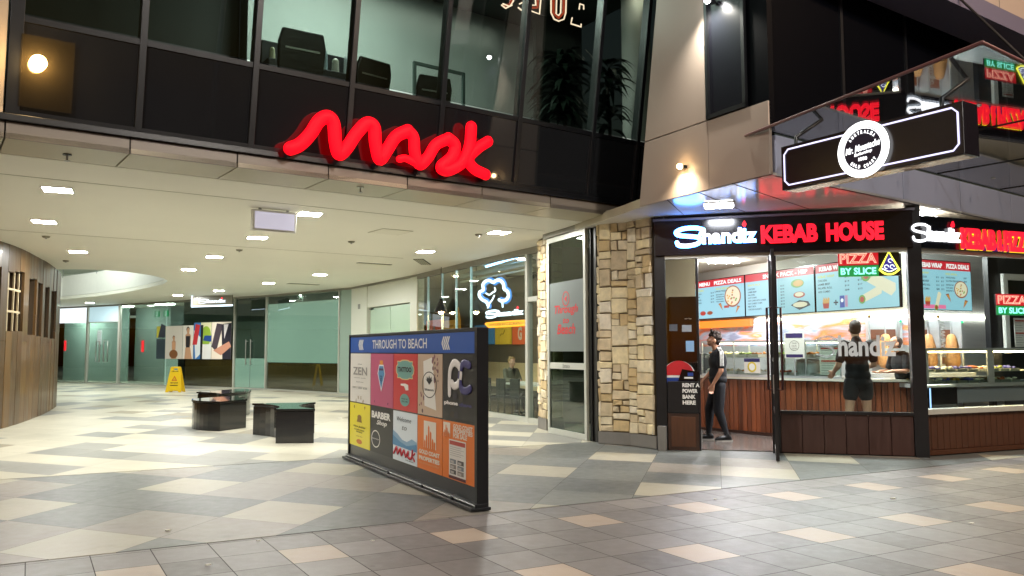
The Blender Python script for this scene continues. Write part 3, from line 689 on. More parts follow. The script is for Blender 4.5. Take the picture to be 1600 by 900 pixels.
# protruding slab above, top right
OV = Fr(G(1480, 0, 6.1), G(1600, 55, 6.1))
M = MB(); OV.box(M, -3, 8, 6.1, 6.35, -.6, 0, mat('slab_edge', '#5d5a6c', rough=.5)); 
for k in range(-2, 6): OV.box(M, k * 1.5 + .01, k * 1.5 + 1.49, 6.36, 9.5, -.5, -.02, tan2)
M.build('upper_slab', bb)
# glass canopy
K = [G(1165, 215, ZG), G(1535, 70, ZG)]; kd = gd2
Kc = K[1]; K3 = Kc + kd * 7.5
cg = thing('glass_canopy', 'flat mirror like glass canopy sticking out over the shop corner', 'canopy', C1 + Vector((0, 0, ZG - ZS)))
mir = glass('canopy_glass', '#e4eaee', .22)
inner = [GFr.p(7.6, 0, .02), GFr.p(.02, 0, .02)]
M = MB(); poly = [K[0], Kc, K3, inner[0], inner[1]]
M.prism([(p.x, p.y) for p in poly], ZG, ZG + .015, mir); M.build('glass_pane', cg)
M = MB()
for a, b in ((K[0], Kc), (Kc, K3)):
    M.tube([(a.x, a.y, ZG + .02), (b.x, b.y, ZG + .02)], .018, mat('canopy_edge', '#5d3838', rough=.4), seg=6)
jj = [GFr.p(q, ZG + .002, .03) for q in (1.9, 3.9, 5.9)]
M.build('edge_trim', cg)
M = MB()
for q in (1.9, 3.9, 5.9):
    a = GFr.p(q, ZG - .004, .03); b = a + GFr.n0 * 2.6; M.tube([a, b], .008, joint, seg=6)
for q in (.9, 2.9, 4.9):
    for dd in (.35, 1.9):
        a = GFr.p(q, ZG - .01, dd); M.cyl((a.x, a.y), .03, ZG - .012, ZG - .001, alu, 12)
M.build('glass_fitting', cg)
M = MB(); r0 = GFr.p(.9, 6.6, .02); r1 = GFr.p(.9, ZG + .03, 2.0); M.tube([GFr.p(3.3, 7.2, 0), GFr.p(3.3, ZG + .05, 2.2)], .016, mat('stay_rod', '#34302f', rough=.5, metal=.6), seg=8); M.build('stay_rod', cg)

# blade sign of the barber
s0 = G(1222, 298, 3.17); s1 = G(1508, 240, 3.17)
SG = Fr(s0, s1); SL = SG.L; sv0, sv1 = 3.17, 3.64
t = thing('barber_blade_sign', 'black lightbox sign with glowing white ring logo hung under the glass canopy', 'sign', s0)
M = MB(); SG.box(M, 0, SL, sv0, sv1, -.24, 0, mat('sign_black', '#110c12', rough=.25)); M.build('casing', t, bevel=.006)
M = MB(); SG.box(M, .03, SL - .03, sv0 - .004, sv0 - .001, -.21, -.03, mat('underside_bronze', '#b59372', rough=.25, metal=.6)); M.build('underside_panel', t)
lil = em('tube_lilac', '#d9d2ff', 1.6); wh = em('sign_white', '#ffffff', 3.2)
M = MB(); i_ = .045; c_ = .05
P = [(i_ + c_, sv0 + i_), (SL - i_ - c_, sv0 + i_), (SL - i_, sv0 + i_ + c_), (SL - i_, sv1 - i_ - c_), (SL - i_ - c_, sv1 - i_), (i_ + c_, sv1 - i_), (i_, sv1 - i_ - c_), (i_, sv0 + i_ + c_), (i_ + c_, sv0 + i_)]
SG.line(M, P, .008, .008, lil, seg=6); M.build('border_tube', t)
cu_ = SG.px(1351, 230)[0]; cv_ = (sv0 + sv1) / 2
M = MB(); SG.disc(M, cu_, cv_, .225, .004, mat('logo_disc', '#1a1230', rough=.4), th=.03, seg=40); M.build('logo_disc', t)
M = MB(); SG.disc(M, cu_, cv_, .265, .036, wh, r2=.214, seg=48); SG.disc(M, cu_, cv_, .205, .037, wh, r2=.2, seg=48)
SG.line(M, [(cu_ + .265 * math.cos(a * math.pi / 24), cv_ + .265 * math.sin(a * math.pi / 24)) for a in range(49)], .008, .03, wh, seg=6); M.build('logo_ring', t)
M = MB(); txt(M, SG, 'Mr. Moustache', cu_ - .185, cv_ - .01, cu_ + .185, cv_ + .055, .038, wh, bold=.02, shear=.35, rot=R(6))
txt(M, SG, 'Barbershop', cu_ - .09, cv_ - .058, cu_ + .10, cv_ - .02, .038, wh, bold=.01, shear=.3, rot=R(6)); txt(M, SG, '1990', cu_ - .045, cv_ - .11, cu_ + .045, cv_ - .075, .038, wh, bold=.04)
def arc_text(M, fr, s, cu, cv, r, h, a0, a1, n, m, inner=False, w=.6):
    for i, c in enumerate(s):
        if c == ' ': continue
        a = a0 + (a1 - a0) * i / (len(s) - 1); u = cu + r * math.cos(a); v = cv + r * math.sin(a); rot = a - math.pi / 2 if not inner else a + math.pi / 2
        txt(M, fr, c, u - h * w / 2, v - h / 2, u + h * w / 2, v + h / 2, n, m, bold=.03, rot=rot)
arc_text(M, SG, 'AUSTRALIA', cu_, cv_, .168, .032, R(140), R(42), .038, wh); arc_text(M, SG, 'GOLD COAST', cu_, cv_, .168, .032, R(225), R(318), .038, wh, inner=True); M.build('lettering', t)
for u in (.10, SL - .25):
    M = MB(); a = SG.p(u, sv1, -.12); M.tube([a, a + Vector((0, 0, .1)), Vector((a.x, a.y, ZG + .0)) + SG.n0 * -.45], .02, blk, seg=8); M.build('hanger', t)

# ------------------------------------------------------------------ lamps on the tan wall
for (x, y, lab, zz, en) in ((1062, 260, 'small warm glowing wall lamp low on the tan cladding', .1, 10), (1105, 1, 'white wall lamp at the top edge of the dark narrow window', .12, 30)):
    u, v = CL.px(x, y, zz); p = CL.p(u, v, zz); t = thing('wall_lamp', lab, 'lamp', p)
    M = MB(); M.ell(p, .035, .035, .035, em('wall_bulb_%d' % en, '#ffd79a' if en == 10 else '#ffffff', 35), 12, 8); M.build('bulb', t)
    M = MB(); CL.box(M, u - .03, u + .03, v - .02, v + .02, .0, zz - .03, blk); M.build('bracket', t)
    ld = bpy.data.lights.new('lamp_light', 'SPOT'); ld.energy = en * (4.5 if en == 30 else 6); ld.spot_size = R(120); ld.spot_blend = 1.0; ld.color = (1, .8, .55) if en == 10 else (1, .95, .85); ld.shadow_soft_size = .04
    lo = bpy.data.objects.new('lamp_light', ld); COL.objects.link(lo); lo.location = (p - t.location) + CL.n0 * .05; lo.parent = t
    dr = Vector((0, 0, -1)) - CL.n0 * .25; lo.rotation_mode = 'QUATERNION'; lo.rotation_quaternion = dr.to_track_quat('-Z', 'Y')
ld = bpy.data.lights.new('lamp_light', 'POINT'); ld.energy = 2.5; ld.color = (1, .72, .4); ld.shadow_soft_size = .06
lo = bpy.data.objects.new('lamp_light', ld); COL.objects.link(lo); lo.location = lamp_p + GL.n * .12 

# ------------------------------------------------------------------ stone pillars
stones = [mat('sandstone_%d' % i, c, rough=.85, var=.2, vscale=9, bump=1.0, bscale=22) for i, c in enumerate(('#cfbd9c', '#dbcdae', '#c2b090', '#e0d5be', '#c9b083', '#e3d3ab'))]
mortar = mat('mortar', '#6e604b', rough=.95)
def stone_face(M, fr, w_, z0, z1, rnd, t=.035):
    rects = []
    def split(a, b, c, d):
        W, H = b - a, d - c
        if W > .40 or (W > .24 and rnd.random() < .45 and W > H * 1.1): s = a + W * rnd.uniform(.35, .65); split(a, s, c, d); split(s, b, c, d); return
        if H > .32 or (H > .19 and rnd.random() < .45): s = c + H * rnd.uniform(.35, .65); split(a, b, c, s); split(a, b, s, d); return
        rects.append((a, b, c, d))
    split(0, w_, z0, z1)
    for a, b, c, d in rects:
        g = .008; tt = t + rnd.uniform(-.012, .02); m = rnd.choice(stones); j = lambda: rnd.uniform(-.011, .011)
        P = [(a + g + j(), c + g + j()), (b - g + j(), c + g + j()), (b - g + j(), d - g + j()), (a + g + j(), d - g + j())]
        b_ = .012; cx, cy = (a + b) / 2, (c + d) / 2
        Q = [(p[0] + (b_ if p[0] < cx else -b_), p[1] + (b_ if p[1] < cy else -b_)) for p in P]
        V = [fr.p(u, v, -.01) for u, v in P] + [fr.p(u, v, tt * .7) for u, v in P] + [fr.p(u, v, tt + j()) for u, v in Q]
        M.add(V, [(0, 1, 5, 4), (1, 2, 6, 5), (2, 3, 7, 6), (3, 0, 4, 7), (4, 5, 9, 8), (5, 6, 10, 9), (6, 7, 11, 10), (7, 4, 8, 11), (8, 9, 10, 11)], m)
pa, pb, pc = G(935, 694), G(985, 697), G(1026, 703)
pl = thing('stone_pillar', 'broad sandstone clad pillar between the glass door and the kebab shop', 'pillar', pb)
quad = [pa, pb, pc, pc + Vector((.9, .9, 0)), pa + Vector((.3, 1.2, 0))]
cen = sum(quad, Vector()) / 5
M = MB(); M.prism([((p - cen) * .93 + cen)[:2] for p in quad], .18, CZ - .001, mortar); M.build('core', pl)
rnd = random.Random(4); M = MB()
for a, b in ((pa, pb), (pb, pc)):
    f = Fr((a - cen) * .93 + cen, (b - cen) * .93 + cen); stone_face(M, f, f.L, .2, CZ - .06, rnd)
f = Fr((quad[4] - cen) * .93 + cen, (pa - cen) * .93 + cen); stone_face(M, f, f.L, .2, CZ - .06, rnd); M.build('stonework', pl)
M = MB(); M.prism([p[:2] for p in quad], 0.009, .2, mat('plinth_stone', '#7c7872', rough=.5, var=.06)); M.build('plinth', pl, bevel=.006)
M = MB(); M.prism([((p - cen) * .97 + cen)[:2] for p in quad], CZ - .055, CZ - .002, mat('dark_trim', '#23202a', rough=.5)); M.build('top_trim', pl)
# small grey block beside the pillar
k0, k1 = FA.px(1028, 700, .1)[0], FA.px(1042, 700, .1)[0]
M = MB(); FA.box(M, k0, k1, .001, .36, .0, .12, mat('plinth_stone', '#7c7872')); tag(M.build('stone_kerb_block', bevel=.006), 'low pale grey stone block at the foot of the black corner post', 'block')
# narrow stone column
na, nb = D(840, 15.6), D(853, 15.1)
npz = thing('stone_column', 'narrow pale sandstone column beside the dining room glass', 'pillar', na)
quad = [na, nb, nb + Vector((.35, .3, 0)), na + Vector((.35, .35, 0))]; cen = sum(quad, Vector()) / 4
M = MB(); M.prism([((p - cen) * .85 + cen)[:2] for p in quad], .15, CZ - .001, mortar); M.build('core', npz)
M = MB(); f = Fr((na - cen) * .9 + cen, (nb - cen) * .9 + cen); stone_face(M, f, f.L, .22, CZ - .02, rnd, .02); f = Fr((nb - cen) * .9 + cen, (quad[2] - cen) * .9 + cen); stone_face(M, f, f.L, .22, CZ - .02, rnd, .02)
f = Fr((quad[3] - cen) * .9 + cen, (na - cen) * .9 + cen); stone_face(M, f, f.L, .22, CZ - .02, rnd, .02); M.build('stonework', npz)
M = MB(); M.prism([p[:2] for p in quad], .009, .22, mat('plinth_stone', '#7c7872')); M.build('plinth', npz)
# ------------------------------------------------------------------ glass door panel "Through to Beach"
d0, d1 = G(856, 677), G(917, 690); DG = Fr(d0, d1); dl = DG.L; dh = CZ - .1
t = thing('glass_entry_door', 'tall aluminium framed glass door with red Through to Beach lettering', 'door', d0)
fr_w = .075; M = MB()
for a in ((0, fr_w, .012, dh), (dl - fr_w, dl, .012, dh), (fr_w, dl - fr_w, .012, .11), (fr_w, dl - fr_w, dh - .09, dh)): DG.box(M, a[0], a[1], a[2], a[3], -.05, 0, alu if False else mat('pale_aluminium', '#c3c4ba', rough=.35, metal=.3))
v0 = DG.px(885, 577)[1]; v1 = DG.px(885, 567)[1]; DG.box(M, fr_w, dl - fr_w, v0, v1, -.04, -.01, mat('pale_aluminium', '#c3c4ba')); M.build('frame', t, bevel=.003)
M = MB(); DG.box(M, fr_w, dl - fr_w, .11, dh - .09, -.03, -.02, glass('door_glass', '#a8beb3', .10)); M.build('glass_pane', t)
M = MB(); va, vb = DG.px(885, 549)[1], DG.px(885, 439)[1]; DG.box(M, fr_w + .01, dl - fr_w - .01, va, vb, -.018, -.012, mat('frosted_decal', '#5d6461', rough=.5)); M.build('frosted_band', t)
red = mat('red_vinyl', '#a80c18', rough=.5, emit=.12, ecol='#c8141e')
M = MB(); c = dl / 2
for s_, y0, y1, w_ in (('Through', 493, 476, .72), ('to', 505, 497, .18), ('Beach', 522, 506, .56)):
    a, b = DG.px(885, y0)[1], DG.px(885, y1)[1]; txt(M, DG, s_, c - w_ * dl * .42, a, c + w_ * dl * .42, b, -.009, red, bold=.015, shear=.25)
vv = DG.px(882, 467)[1]; DG.disc(M, c, vv, .13, -.009, red, r2=.113); DG.poly(M, [(c - .07, vv), (c + .05, vv + .06), (c + .015, vv), (c + .05, vv - .06)], -.009, red); M.build('lettering', t)
M = MB(); txt(M, DG, 'Entrance', c - .13, v0 + .02, c + .13, v1 - .02, -.008, TXK); M.build('small_lettering', t)
M = MB(); e = DG.p(dl + .03, 0, -.05); f = Fr(e, G(932, 692)); f.box(M, 0, f.L * .35, .006, CZ - .01, -.12, 0, blk); f.box(M, f.L * .42, f.L * .95, .006, CZ - .01, -.2, -.03, mat('dark_grey_post', '#3a3936', rough=.4, metal=.3)); 
tag(M.build('door_track_post'), 'dark grey metal door post against the broad stone pillar', 'post')
M = MB(); DG.box(M, -.1, dl + .5, dh + .01, CZ - .002, -.1, .03, mat('header_grey', '#8a877b', rough=.5)); tag(M.build('door_header'), 'grey header rail over the tall glass door', 'rail')

# ------------------------------------------------------------------ kebab shop
ks = thing('kebab_shop', 'corner kebab shop front with black posts, wood panels and big windows', 'shop', A0)
LA = FA.L; vt_, vb_ = 3.42, 2.90; sill = .60
pX = lambda x, y=600: FA.px(x, y)[0]
M = MB(); FA.box(M, 0, pX(1042), .003, ZS - .005, -.12, .0, blk)
FA.box(M, LA - .02, LA + .16, .003, ZS - .005, -.16, .02, blk); FA.box(M, pX(1090), pX(1094), .003, vb_, -.06, .0, blk)
FA.box(M, pX(1205), pX(1218), .003, vb_, -.06, -.0, blk); M.build('post', ks, bevel=.004)
M = MB(); FA.box(M, pX(1042), LA - .02, vb_ - .05, vb_, -.08, 0.005, mat('pale_aluminium', '#c3c4ba')); FA.box(M, pX(1218), LA - .02, sill - .03, sill + .01, -.1, .02, blk); FB.box(M, .17, 5, sill - .02, sill + .05, -.12, .05, mat('pale_aluminium', '#c3c4ba'))
FB.box(M, .12, 5, 2.84, 2.90, -.08, .01, mat('pale_aluminium', '#c3c4ba')); FB.box(M, .14, .2, sill, 2.84, -.08, .01, mat('pale_aluminium', '#c3c4ba')); M.build('window_frame', ks)
wood = mat('dark_wood_panel', '#3a211a', rough=.45, var=.22, vscale=5, aniso=(6, 6, .7)); wood2 = mat('brown_wood_panel', '#4a2c1c', rough=.45, var=.2, vscale=5, aniso=(6, 6, .7))
M = MB(); N_ = 6; a, b = pX(1218), LA - .02
for k in range(N_): FA.box(M, a + (b - a) * k / N_ + .004, a + (b - a) * (k + 1) / N_ - .004, .02, sill - .03, -.06, -.01, wood)
M.build('wood_panel', ks, bevel=.003)
M = MB(); N_ = 40
for k in range(N_):
    u = .17 + k * .118; FB.box(M, u, u + .110, .09, sill - .02, -.06, .0, wood2)
FB.box(M, .16, 5, .02, .085, -.06, .025, wood2); M.build('wood_panel', ks, bevel=.003)
M = MB(); FA.box(M, pX(1218), LA, .003, sill - .05, -.12, -.065, joint); FB.box(M, .1, 5, .003, sill - .05, -.12, -.065, joint); M.build('knee_wall', ks)
M = MB(); FA.box(M, pX(1218) + .01, LA - .03, sill + .01, vb_ - .05, -.045, -.033, clear); FB.box(M, .2, 5, sill + .05, 2.84, -.045, -.033, clear); M.build('window_glass', ks)
M = MB(); FA.box(M, pX(1042), pX(1090), 1.0, vb_ - .05, -.04, -.03, clear); M.build('side_glass', ks)
# small wood box under the sidelight
M = MB(); FA.box(M, pX(1043), pX(1091), .006, .55, -.35, .03, mat('kiosk_wood', '#3b2316', rough=.4, var=.15)); FA.box(M, pX(1048), pX(1086), .06, .5, .031, .04, mat('kiosk_wood_front', '#55321b', rough=.45, var=.2, vscale=4, aniso=(5, 5, .8)))
tag(M.build('wooden_plinth', bevel=.005), 'square dark brown wooden box below the power bank kiosk', 'box')
# shop shell
sf_ = mat('shop_floor', '#6b625c', rough=.22, var=.15, vscale=3)
M = MB(); r_in = [FA.p(.05, 0, -.1), FA.p(LA, 0, -.14), FB.p(6.8, 0, -.1), Vector((12.5, 20.5, 0)), Vector((4.0, 21.5, 0)), Vector((2.7, 17, 0))]
M.prism([p[:2] for p in r_in], .003, .02, sf_); M.build('shop_floor', ks)
M = MB(); M.prism([p[:2] for p in r_in], 3.3, 3.36, mat('shop_ceiling_paint', '#bdb49e', rough=.7)); M.build('shop_ceiling', ks)
MF = Fr(D(1076, 19.6), D(1412, 13.6)); MF2 = Fr(D(1409, 15.1), D(1640, 16.4))
mw = mat('shop_wall_paint', '#8f897e', rough=.7)
M = MB(); MF.box(M, -1.2, MF.L, 2.15, 3.3, -.3, -.12, mw); w0_ = Fr(r_in[5], r_in[4]); w0_.box(M, 0, w0_.L, 0, 3.3, -.1, 0, mw); w0_ = Fr(r_in[0], r_in[5]); w0_.box(M, 0, w0_.L, 0, 3.3, 0, .1, mw); M.build('wall', ks)
# mural + steel wall beneath menus
def mural_mat():
    m = bpy.data.materials.new('sky_mural'); m.use_nodes = True; nt = m.node_tree; N = nt.nodes; L = nt.links.new; b = N['Principled BSDF']
    g = N.new('ShaderNodeNewGeometry'); mp = N.new('ShaderNodeMapping'); mp.inputs['Scale'].default_value = (.9, .9, 5); L(g.outputs['Position'], mp.inputs[0])
    n = N.new('ShaderNodeTexNoise'); n.inputs['Scale'].default_value = 1.3; n.inputs['Detail'].default_value = 6; n.inputs['Distortion'].default_value = .8; L(mp.outputs[0], n.inputs[0])
    c = N.new('ShaderNodeValToRGB'); cr = c.color_ramp; cr.elements[0].color = lin('#8a8fa6'); cr.elements[0].position = .35; cr.elements[1].color = lin('#f1c9b0'); cr.elements[1].position = .72
    e = cr.elements.new(.45); e.color = lin('#b8c2d4'); e = cr.elements.new(.54); e.color = lin('#d59c9a'); e = cr.elements.new(.62); e.color = lin('#e98a4a')
    L(n.outputs[0], c.inputs[0]); L(c.outputs[0], b.inputs['Base Color']); b.inputs['Roughness'].default_value = .3; return m
M = MB(); MF.box(M, 0, MF.L, 1.55, 2.149, -.28, -.14, mural_mat()); M.build('mural', ks)
M = MB(); MF.box(M, -.2, MF.L, .02, 1.549, -.28, -.12, steel); M.build('steel_splashback', ks)
M = MB(); MF.box(M, .1, MF.L * .36, 1.98, 2.14, -.13, -.05, em('orange_band', '#ff8a24', 1.3)); M.build('orange_light_band', ks)
M = MB(); MF.box(M, MF.L * .38, MF.L - .02, 2.06, 2.12, -.13, -.06, em('steel_strip_light', '#fff6ea', 9)); M.build('strip_light', ks)
M = MB(); MF2.box(M, 0, MF2.L * .62, .02, 3.3, -.3, -.1, steel); MF2.box(M, MF2.L * .62, MF2.L * 1.8, .02, 3.3, -.3, .0, mat('dark_fridge', '#2e3033', rough=.3)); M.build('steel_wall', ks)
M = MB(); MF2.box(M, .02, MF2.L * .6, 2.06, 2.12, -.1, -.04, em('steel_strip_light', '#fff6ea', 9)); M.build('strip_light', ks)
# interior ceiling lamps
for i, (x, y, lab) in enumerate(((1075, 431, 'small bright downlight left of the first menu board'), (1135, 422, 'small bright downlight above the first menu board'), (1284, 404, 'small bright downlight above the third menu board'), (1206, 415, 'small bright downlight behind the open glass door'))):
    g = G(x, y, 3.3); t = thing('shop_downlight', lab, 'downlight', g, 'round downlights in the kebab shop ceiling')
    M = MB(); M.cyl(g, .09, 3.27, 3.299, white, 16); M.build('rim', t); M = MB(); M.cyl(g, .07, 3.262, 3.2695, em('shop_lamp', '#fff4e0', 90), 16); M.build('lens', t)
pbt = FB.p(2.2, 3.3, -2.4); M = MB(); M.box(pbt.x - .4, pbt.x + .4, pbt.y - .08, pbt.y + .08, 3.25, 3.299, em('added_shop_batten', '#fbfbff', 200)); tag(M.build('added_shop_batten', base=pbt), 'added unseen ceiling lamp over the right shop window', 'lamp', 'unseen lamps added in the shop ceiling')  # extra unseen lamp added to brighten the right window interior
ctr = (FA.p(LA * .75, 0, -1.2) + FB.p(1.2, 0, -1.3)) / 2
for i, (p, lab) in enumerate(((FA.p(2.3, 3.3, -1.1), 'added unseen ceiling lamp behind the first fascia'), (FB.p(1.3, 3.3, -1.2), 'added unseen ceiling lamp behind the second fascia'), (MF.p(MF.L * .45, 3.3, 1.0), 'added unseen ceiling lamp before the menu boards'))):
    M = MB(); M.box(p.x - .3, p.x + .3, p.y - .08, p.y + .08, 3.25, 3.299, em('added_shop_batten', '#fbfbff', 200)); tag(M.build('added_shop_batten', base=p), lab, 'lamp', 'unseen lamps added in the shop ceiling')  # unseen lamps added to light the shop interior

# fascia signs
redL = mat('red_letter_acrylic', (.5, .004, .01), rough=.3, emit=1.5, ecol='#ff1c30'); whL = em('white_letter_glow', '#fbfbff', 2.6)
navy = mat('fascia_black', '#0a0c14', rough=.18, spec=.6)
def shandiz(M, fr, u0, v0, u1, v1, n, m, flame=None, th=.03, r=None):
    W, H = u1 - u0, v1 - v0; r = r or min(H, W * .38) * .075
    S = [(.24, .80), (.17, .93), (.07, .88), (.02, .74), (.05, .62), (.15, .55), (.25, .50), (.30, .38), (.26, .20), (.16, .10), (.06, .12), (.01, .22)]
    S = [(.345, .86), (.25, .97), (.10, .95), (.01, .80), (.03, .63), (.14, .55), (.26, .49), (.315, .34), (.27, .14), (.15, .04), (.04, .08), (.015, .24)]
    fr.line(M, [(u0 + a * W, v0 + b * H) for a, b in smooth_path(S, 6)], r, n + th, m, seg=8, flat=.7)
    txt(M, fr, 'handiz', u0 + .335 * W, v0 + .09 * H, u1, v0 + .90 * H, n, m, bold=.035 if W > 2.5 * H else .012, ext=th)
    fr.line(M, [(u0 + .30 * W, v0 + .55 * H), (u0 + .335 * W, v0 + .82 * H)], r * .8, n + th, m, seg=8, flat=.7)
    if flame: fr.poly(M, [(u0 + .845 * W, v0 + .95 * H), (u0 + .83 * W, v0 + 1.08 * H), (u0 + .86 * W, v0 + 1.3 * H), (u0 + .885 * W, v0 + 1.1 * H), (u0 + .875 * W, v0 + .96 * H)], n, flame, th)
haloR = em('halo_red', '#ff1420', 4.0); halo = em('halo_blue', '#3f8cff', 13.0); haloT = em('halo_tree_blue', '#4a9cff', 1.2)  # glowing shapes added behind the strokes stand in for their light spill
def halo_script(fr, u0, v0, u1, v1, n, t):
    M = MB(); shandiz(M, fr, u0, v0, u1, v1, n, halo, th=.004, r=(v1 - v0) * .11); M.build('halo_backing', t)
t = thing('fascia_sign', 'wide black fascia with glowing white Shandiz and red KEBAB HOUSE', 'sign', FA.p(LA / 2, vt_, 0))
M = MB(); FA.box(M, .02, LA + .05, vb_ + .001, vt_, -.1, .06, navy); M.build('fascia_board', t, bevel=.004)
M = MB(); FA.box(M, .0, LA + .08, vt_ + .001, vt_ + .03, -.1, .09, mat('trim_grey', '#6b6976', rough=.4)); M.build('top_trim', t)
q = lambda x, y: FA.px(x, y, .08)
M = MB(); a = q(1057, 385); b = q(1181, 352); shandiz(M, FA, a[0], a[1], b[0], b[1], .075, whL, redL); M.build('white_lettering', t); halo_script(FA, a[0] - .01, a[1] - .01, b[0] + .01, b[1] + .01, .062, t)
M = MB(); a = q(1190, 380); b = q(1277, 349); txt(M, FA, 'KEBAB', a[0], a[1], b[0], b[1], .075, redL, bold=.04, ext=.04); MH = MB(); txt(MH, FA, 'KEBAB', a[0] - .004, a[1] - .004, b[0] + .004, b[1] + .004, .062, haloR, bold=.045); a = q(1292, 377); b = q(1380, 345); txt(M, FA, 'HOUSE', a[0], a[1], b[0], b[1], .075, redL, bold=.04, ext=.04); M.build('red_lettering', t); txt(MH, FA, 'HOUSE', a[0] - .004, a[1] - .004, b[0] + .004, b[1] + .004, .062, haloR, bold=.045); MH.build('red_halo_glow', t)
t = thing('fascia_sign', 'second black fascia with white Shandiz and red yellow KEBAB & PIZZA', 'sign', FB.p(1.5, vt_, 0))
M = MB(); FB.box(M, .12, 5, 2.901, 3.36, -.1, .06, navy); M.build('fascia_board', t, bevel=.004)
M = MB(); FB.box(M, .98, 5, 2.91, 3.02, .061, .07, mat('blue_strip', '#16246b', rough=.2, emit=.25, ecol='#1a2f9c')); M.build('blue_strip', t)
q = lambda x, y: FB.px(x, y, .08)
M = MB(); a = q(1424, 377); b = q(1498, 353); a = (a[0], q(1498, 382)[1]); shandiz(M, FB, a[0], a[1], b[0], q(1424, 346)[1] - .03, .075, whL, redL); M.build('white_lettering', t)
yel = em('yellow_edge_light', '#ffe21a', 1.6)
M = MB(); M2 = MB(); a = q(1500, 388); b = q(1560, 358); h0, h1 = q(1500, 389)[1], q(1500, 356)[1]
uu0 = q(1500, 370)[0]; uu1 = q(1604, 380)[0]
for s_, f0, f1 in (('KEBAB', 0, .50), ('&', .535, .60), ('PIZZA', .635, 1.06)):
    x0_, x1_ = uu0 + (uu1 - uu0) * f0, uu0 + (uu1 - uu0) * f1
    txt(M2, FB, s_, x0_ + .02, h0 - .005, x1_ + .03, h1 + .005, .07, yel, bold=.085); txt(M, FB, s_, x0_, h0, x1_, h1, .085, redL, bold=.05, ext=.03)
M.build('red_lettering', t); M2.build('yellow_outline', t)
# neon pizza signs
def pizza_neon(name, fr, u0, v0, u1, v1, n, lab):
    t = thing(name, lab, 'neon sign', fr.p((u0 + u1) / 2, (v0 + v1) / 2, n), 'neon PIZZA BY SLICE signs')
    W, H = u1 - u0, v1 - v0; M = MB(); fr.box(M, u0, u1, v0, v1, n - .02, n, mat('neon_backboard', '#0d0d10', rough=.3)); M.build('backboard', t)
    s = .66; M = MB(); fr.box(M, u0, u0 + W * s, v0 + H * .46, v1, n + .001, n + .006, em('red_backlight', '#f01028', .95)); txt(M, fr, 'PIZZA', u0 + .03 * W, v0 + .53 * H, u0 + (s - .03) * W, v0 + .93 * H, n + .010, em('neon_pink_white', '#ffb09a', 2.2), bold=.03)
    txt(M, fr, 'PIZZA', u0 + .045 * W, v0 + .56 * H, u0 + (s - .045) * W, v0 + .90 * H, n + .013, em('red_backlight', '#f01028'), bold=-.02); M.build('word_pizza', t)
    M = MB(); fr.box(M, u0, u0 + W * s, v0, v0 + H * .44, n + .001, n + .006, em('green_backlight', '#06a84e', .9)); txt(M, fr, 'BY SLICE', u0 + .04 * W, v0 + .08 * H, u0 + (s - .04) * W, v0 + .36 * H, n + .010, em('neon_cyan', '#9dfff0', 2.2), bold=.03); M.build('word_by_slice', t)
    M = MB(); cx = u0 + W * .83; ye = em('neon_yellow', '#fff04a', 3); fr.poly(M, [(cx - .12 * W, v0 + .3 * H), (cx, v0 + .9 * H), (cx + .12 * W, v0 + .3 * H), (cx + .06 * W, v0 + .2 * H), (cx - .06 * W, v0 + .2 * H)], n + .003, em('purple_fill', '#3a12a8', .8))
    fr.line(M, [(cx - .155 * W, v0 + .24 * H), (cx, v0 + .96 * H), (cx + .155 * W, v0 + .24 * H)], .014, n + .015, ye, seg=6); fr.line(M, smooth_path([(cx - .155 * W, v0 + .24 * H), (cx - .08 * W, v0 + .1 * H), (cx, v0 + .06 * H), (cx + .08 * W, v0 + .1 * H), (cx + .155 * W, v0 + .24 * H)], 4), .014, n + .015, ye, seg=6)
    wn2 = em('neon_white', '#f4f0ff', 2.5); fr.line(M, smooth_path([(cx - .11 * W, v0 + .28 * H), (cx, v0 + .17 * H), (cx + .11 * W, v0 + .28 * H)], 5), .009, n + .015, wn2, seg=6)
    for dx, dy in ((-.045, .36), (.045, .36), (0.02, .6)): fr.line(M, [(cx + dx * W + .033 * W * math.cos(a * .7), v0 + dy * H + .075 * H * math.sin(a * .7)) for a in range(8)], .006, n + .014, wn2, seg=6)
    M.build('slice_outline', t)
a = FA.px(1310, 433, -.07); b = FA.px(1405, 392, -.07); pizza_neon('pizza_neon_sign', FA, a[0], FA.px(1350, 432, -.07)[1], b[0], FA.px(1350, 393, -.07)[1], -.07, 'neon PIZZA BY SLICE sign with purple slice under the KEBAB HOUSE fascia')
a = FB.px(1557, 492, -.3); b = FB.px(1612, 457, -.3); pizza_neon('pizza_neon_sign', FB, a[0], a[1], a[0] + (b[0] - a[0]) * 1.3, FB.px(1557, 459, -.3)[1], -.3, 'neon PIZZA BY SLICE sign cut by the right picture edge')

# menu boards
sky_b = em('menu_blue', '#a3d9ea', .9); mred = em('menu_red', '#d5182c', .95); mwh = em('menu_white', '#ffffff', 1.1); mdk = em('menu_ink', '#1b2a3a', .6); myl = em('menu_yellow', '#d6d23a', .95)
brn = em('food_brown', '#a5512a', .9); ylw = em('food_gold', '#e3a63c', .95); grn = em('food_green', '#6fae3c', .9); wht = em('food_cream', '#f0e4c4', .95); redf = em('food_red', '#c03a2a', .9); pep = em('can_blue', '#1c45b0', .9)
def fries(M, fr, u, v, s, n):
    fr.poly(M, [(u - .32 * s, v - .45 * s), (u + .32 * s, v - .45 * s), (u + .42 * s, v + .1 * s), (u - .42 * s, v + .1 * s)], n, redf)
    for k in range(9): x = u + (-.36 + .09 * k) * s; fr.poly(M, [(x - .03 * s, v), (x + .04 * s, v), (x + (.06 + .02 * ((k * 7) % 3)) * s, v + (.35 + .1 * ((k * 5) % 3)) * s), (x - .02 * s, v + (.34 + .1 * ((k * 5) % 3)) * s)], n + .001, ylw)
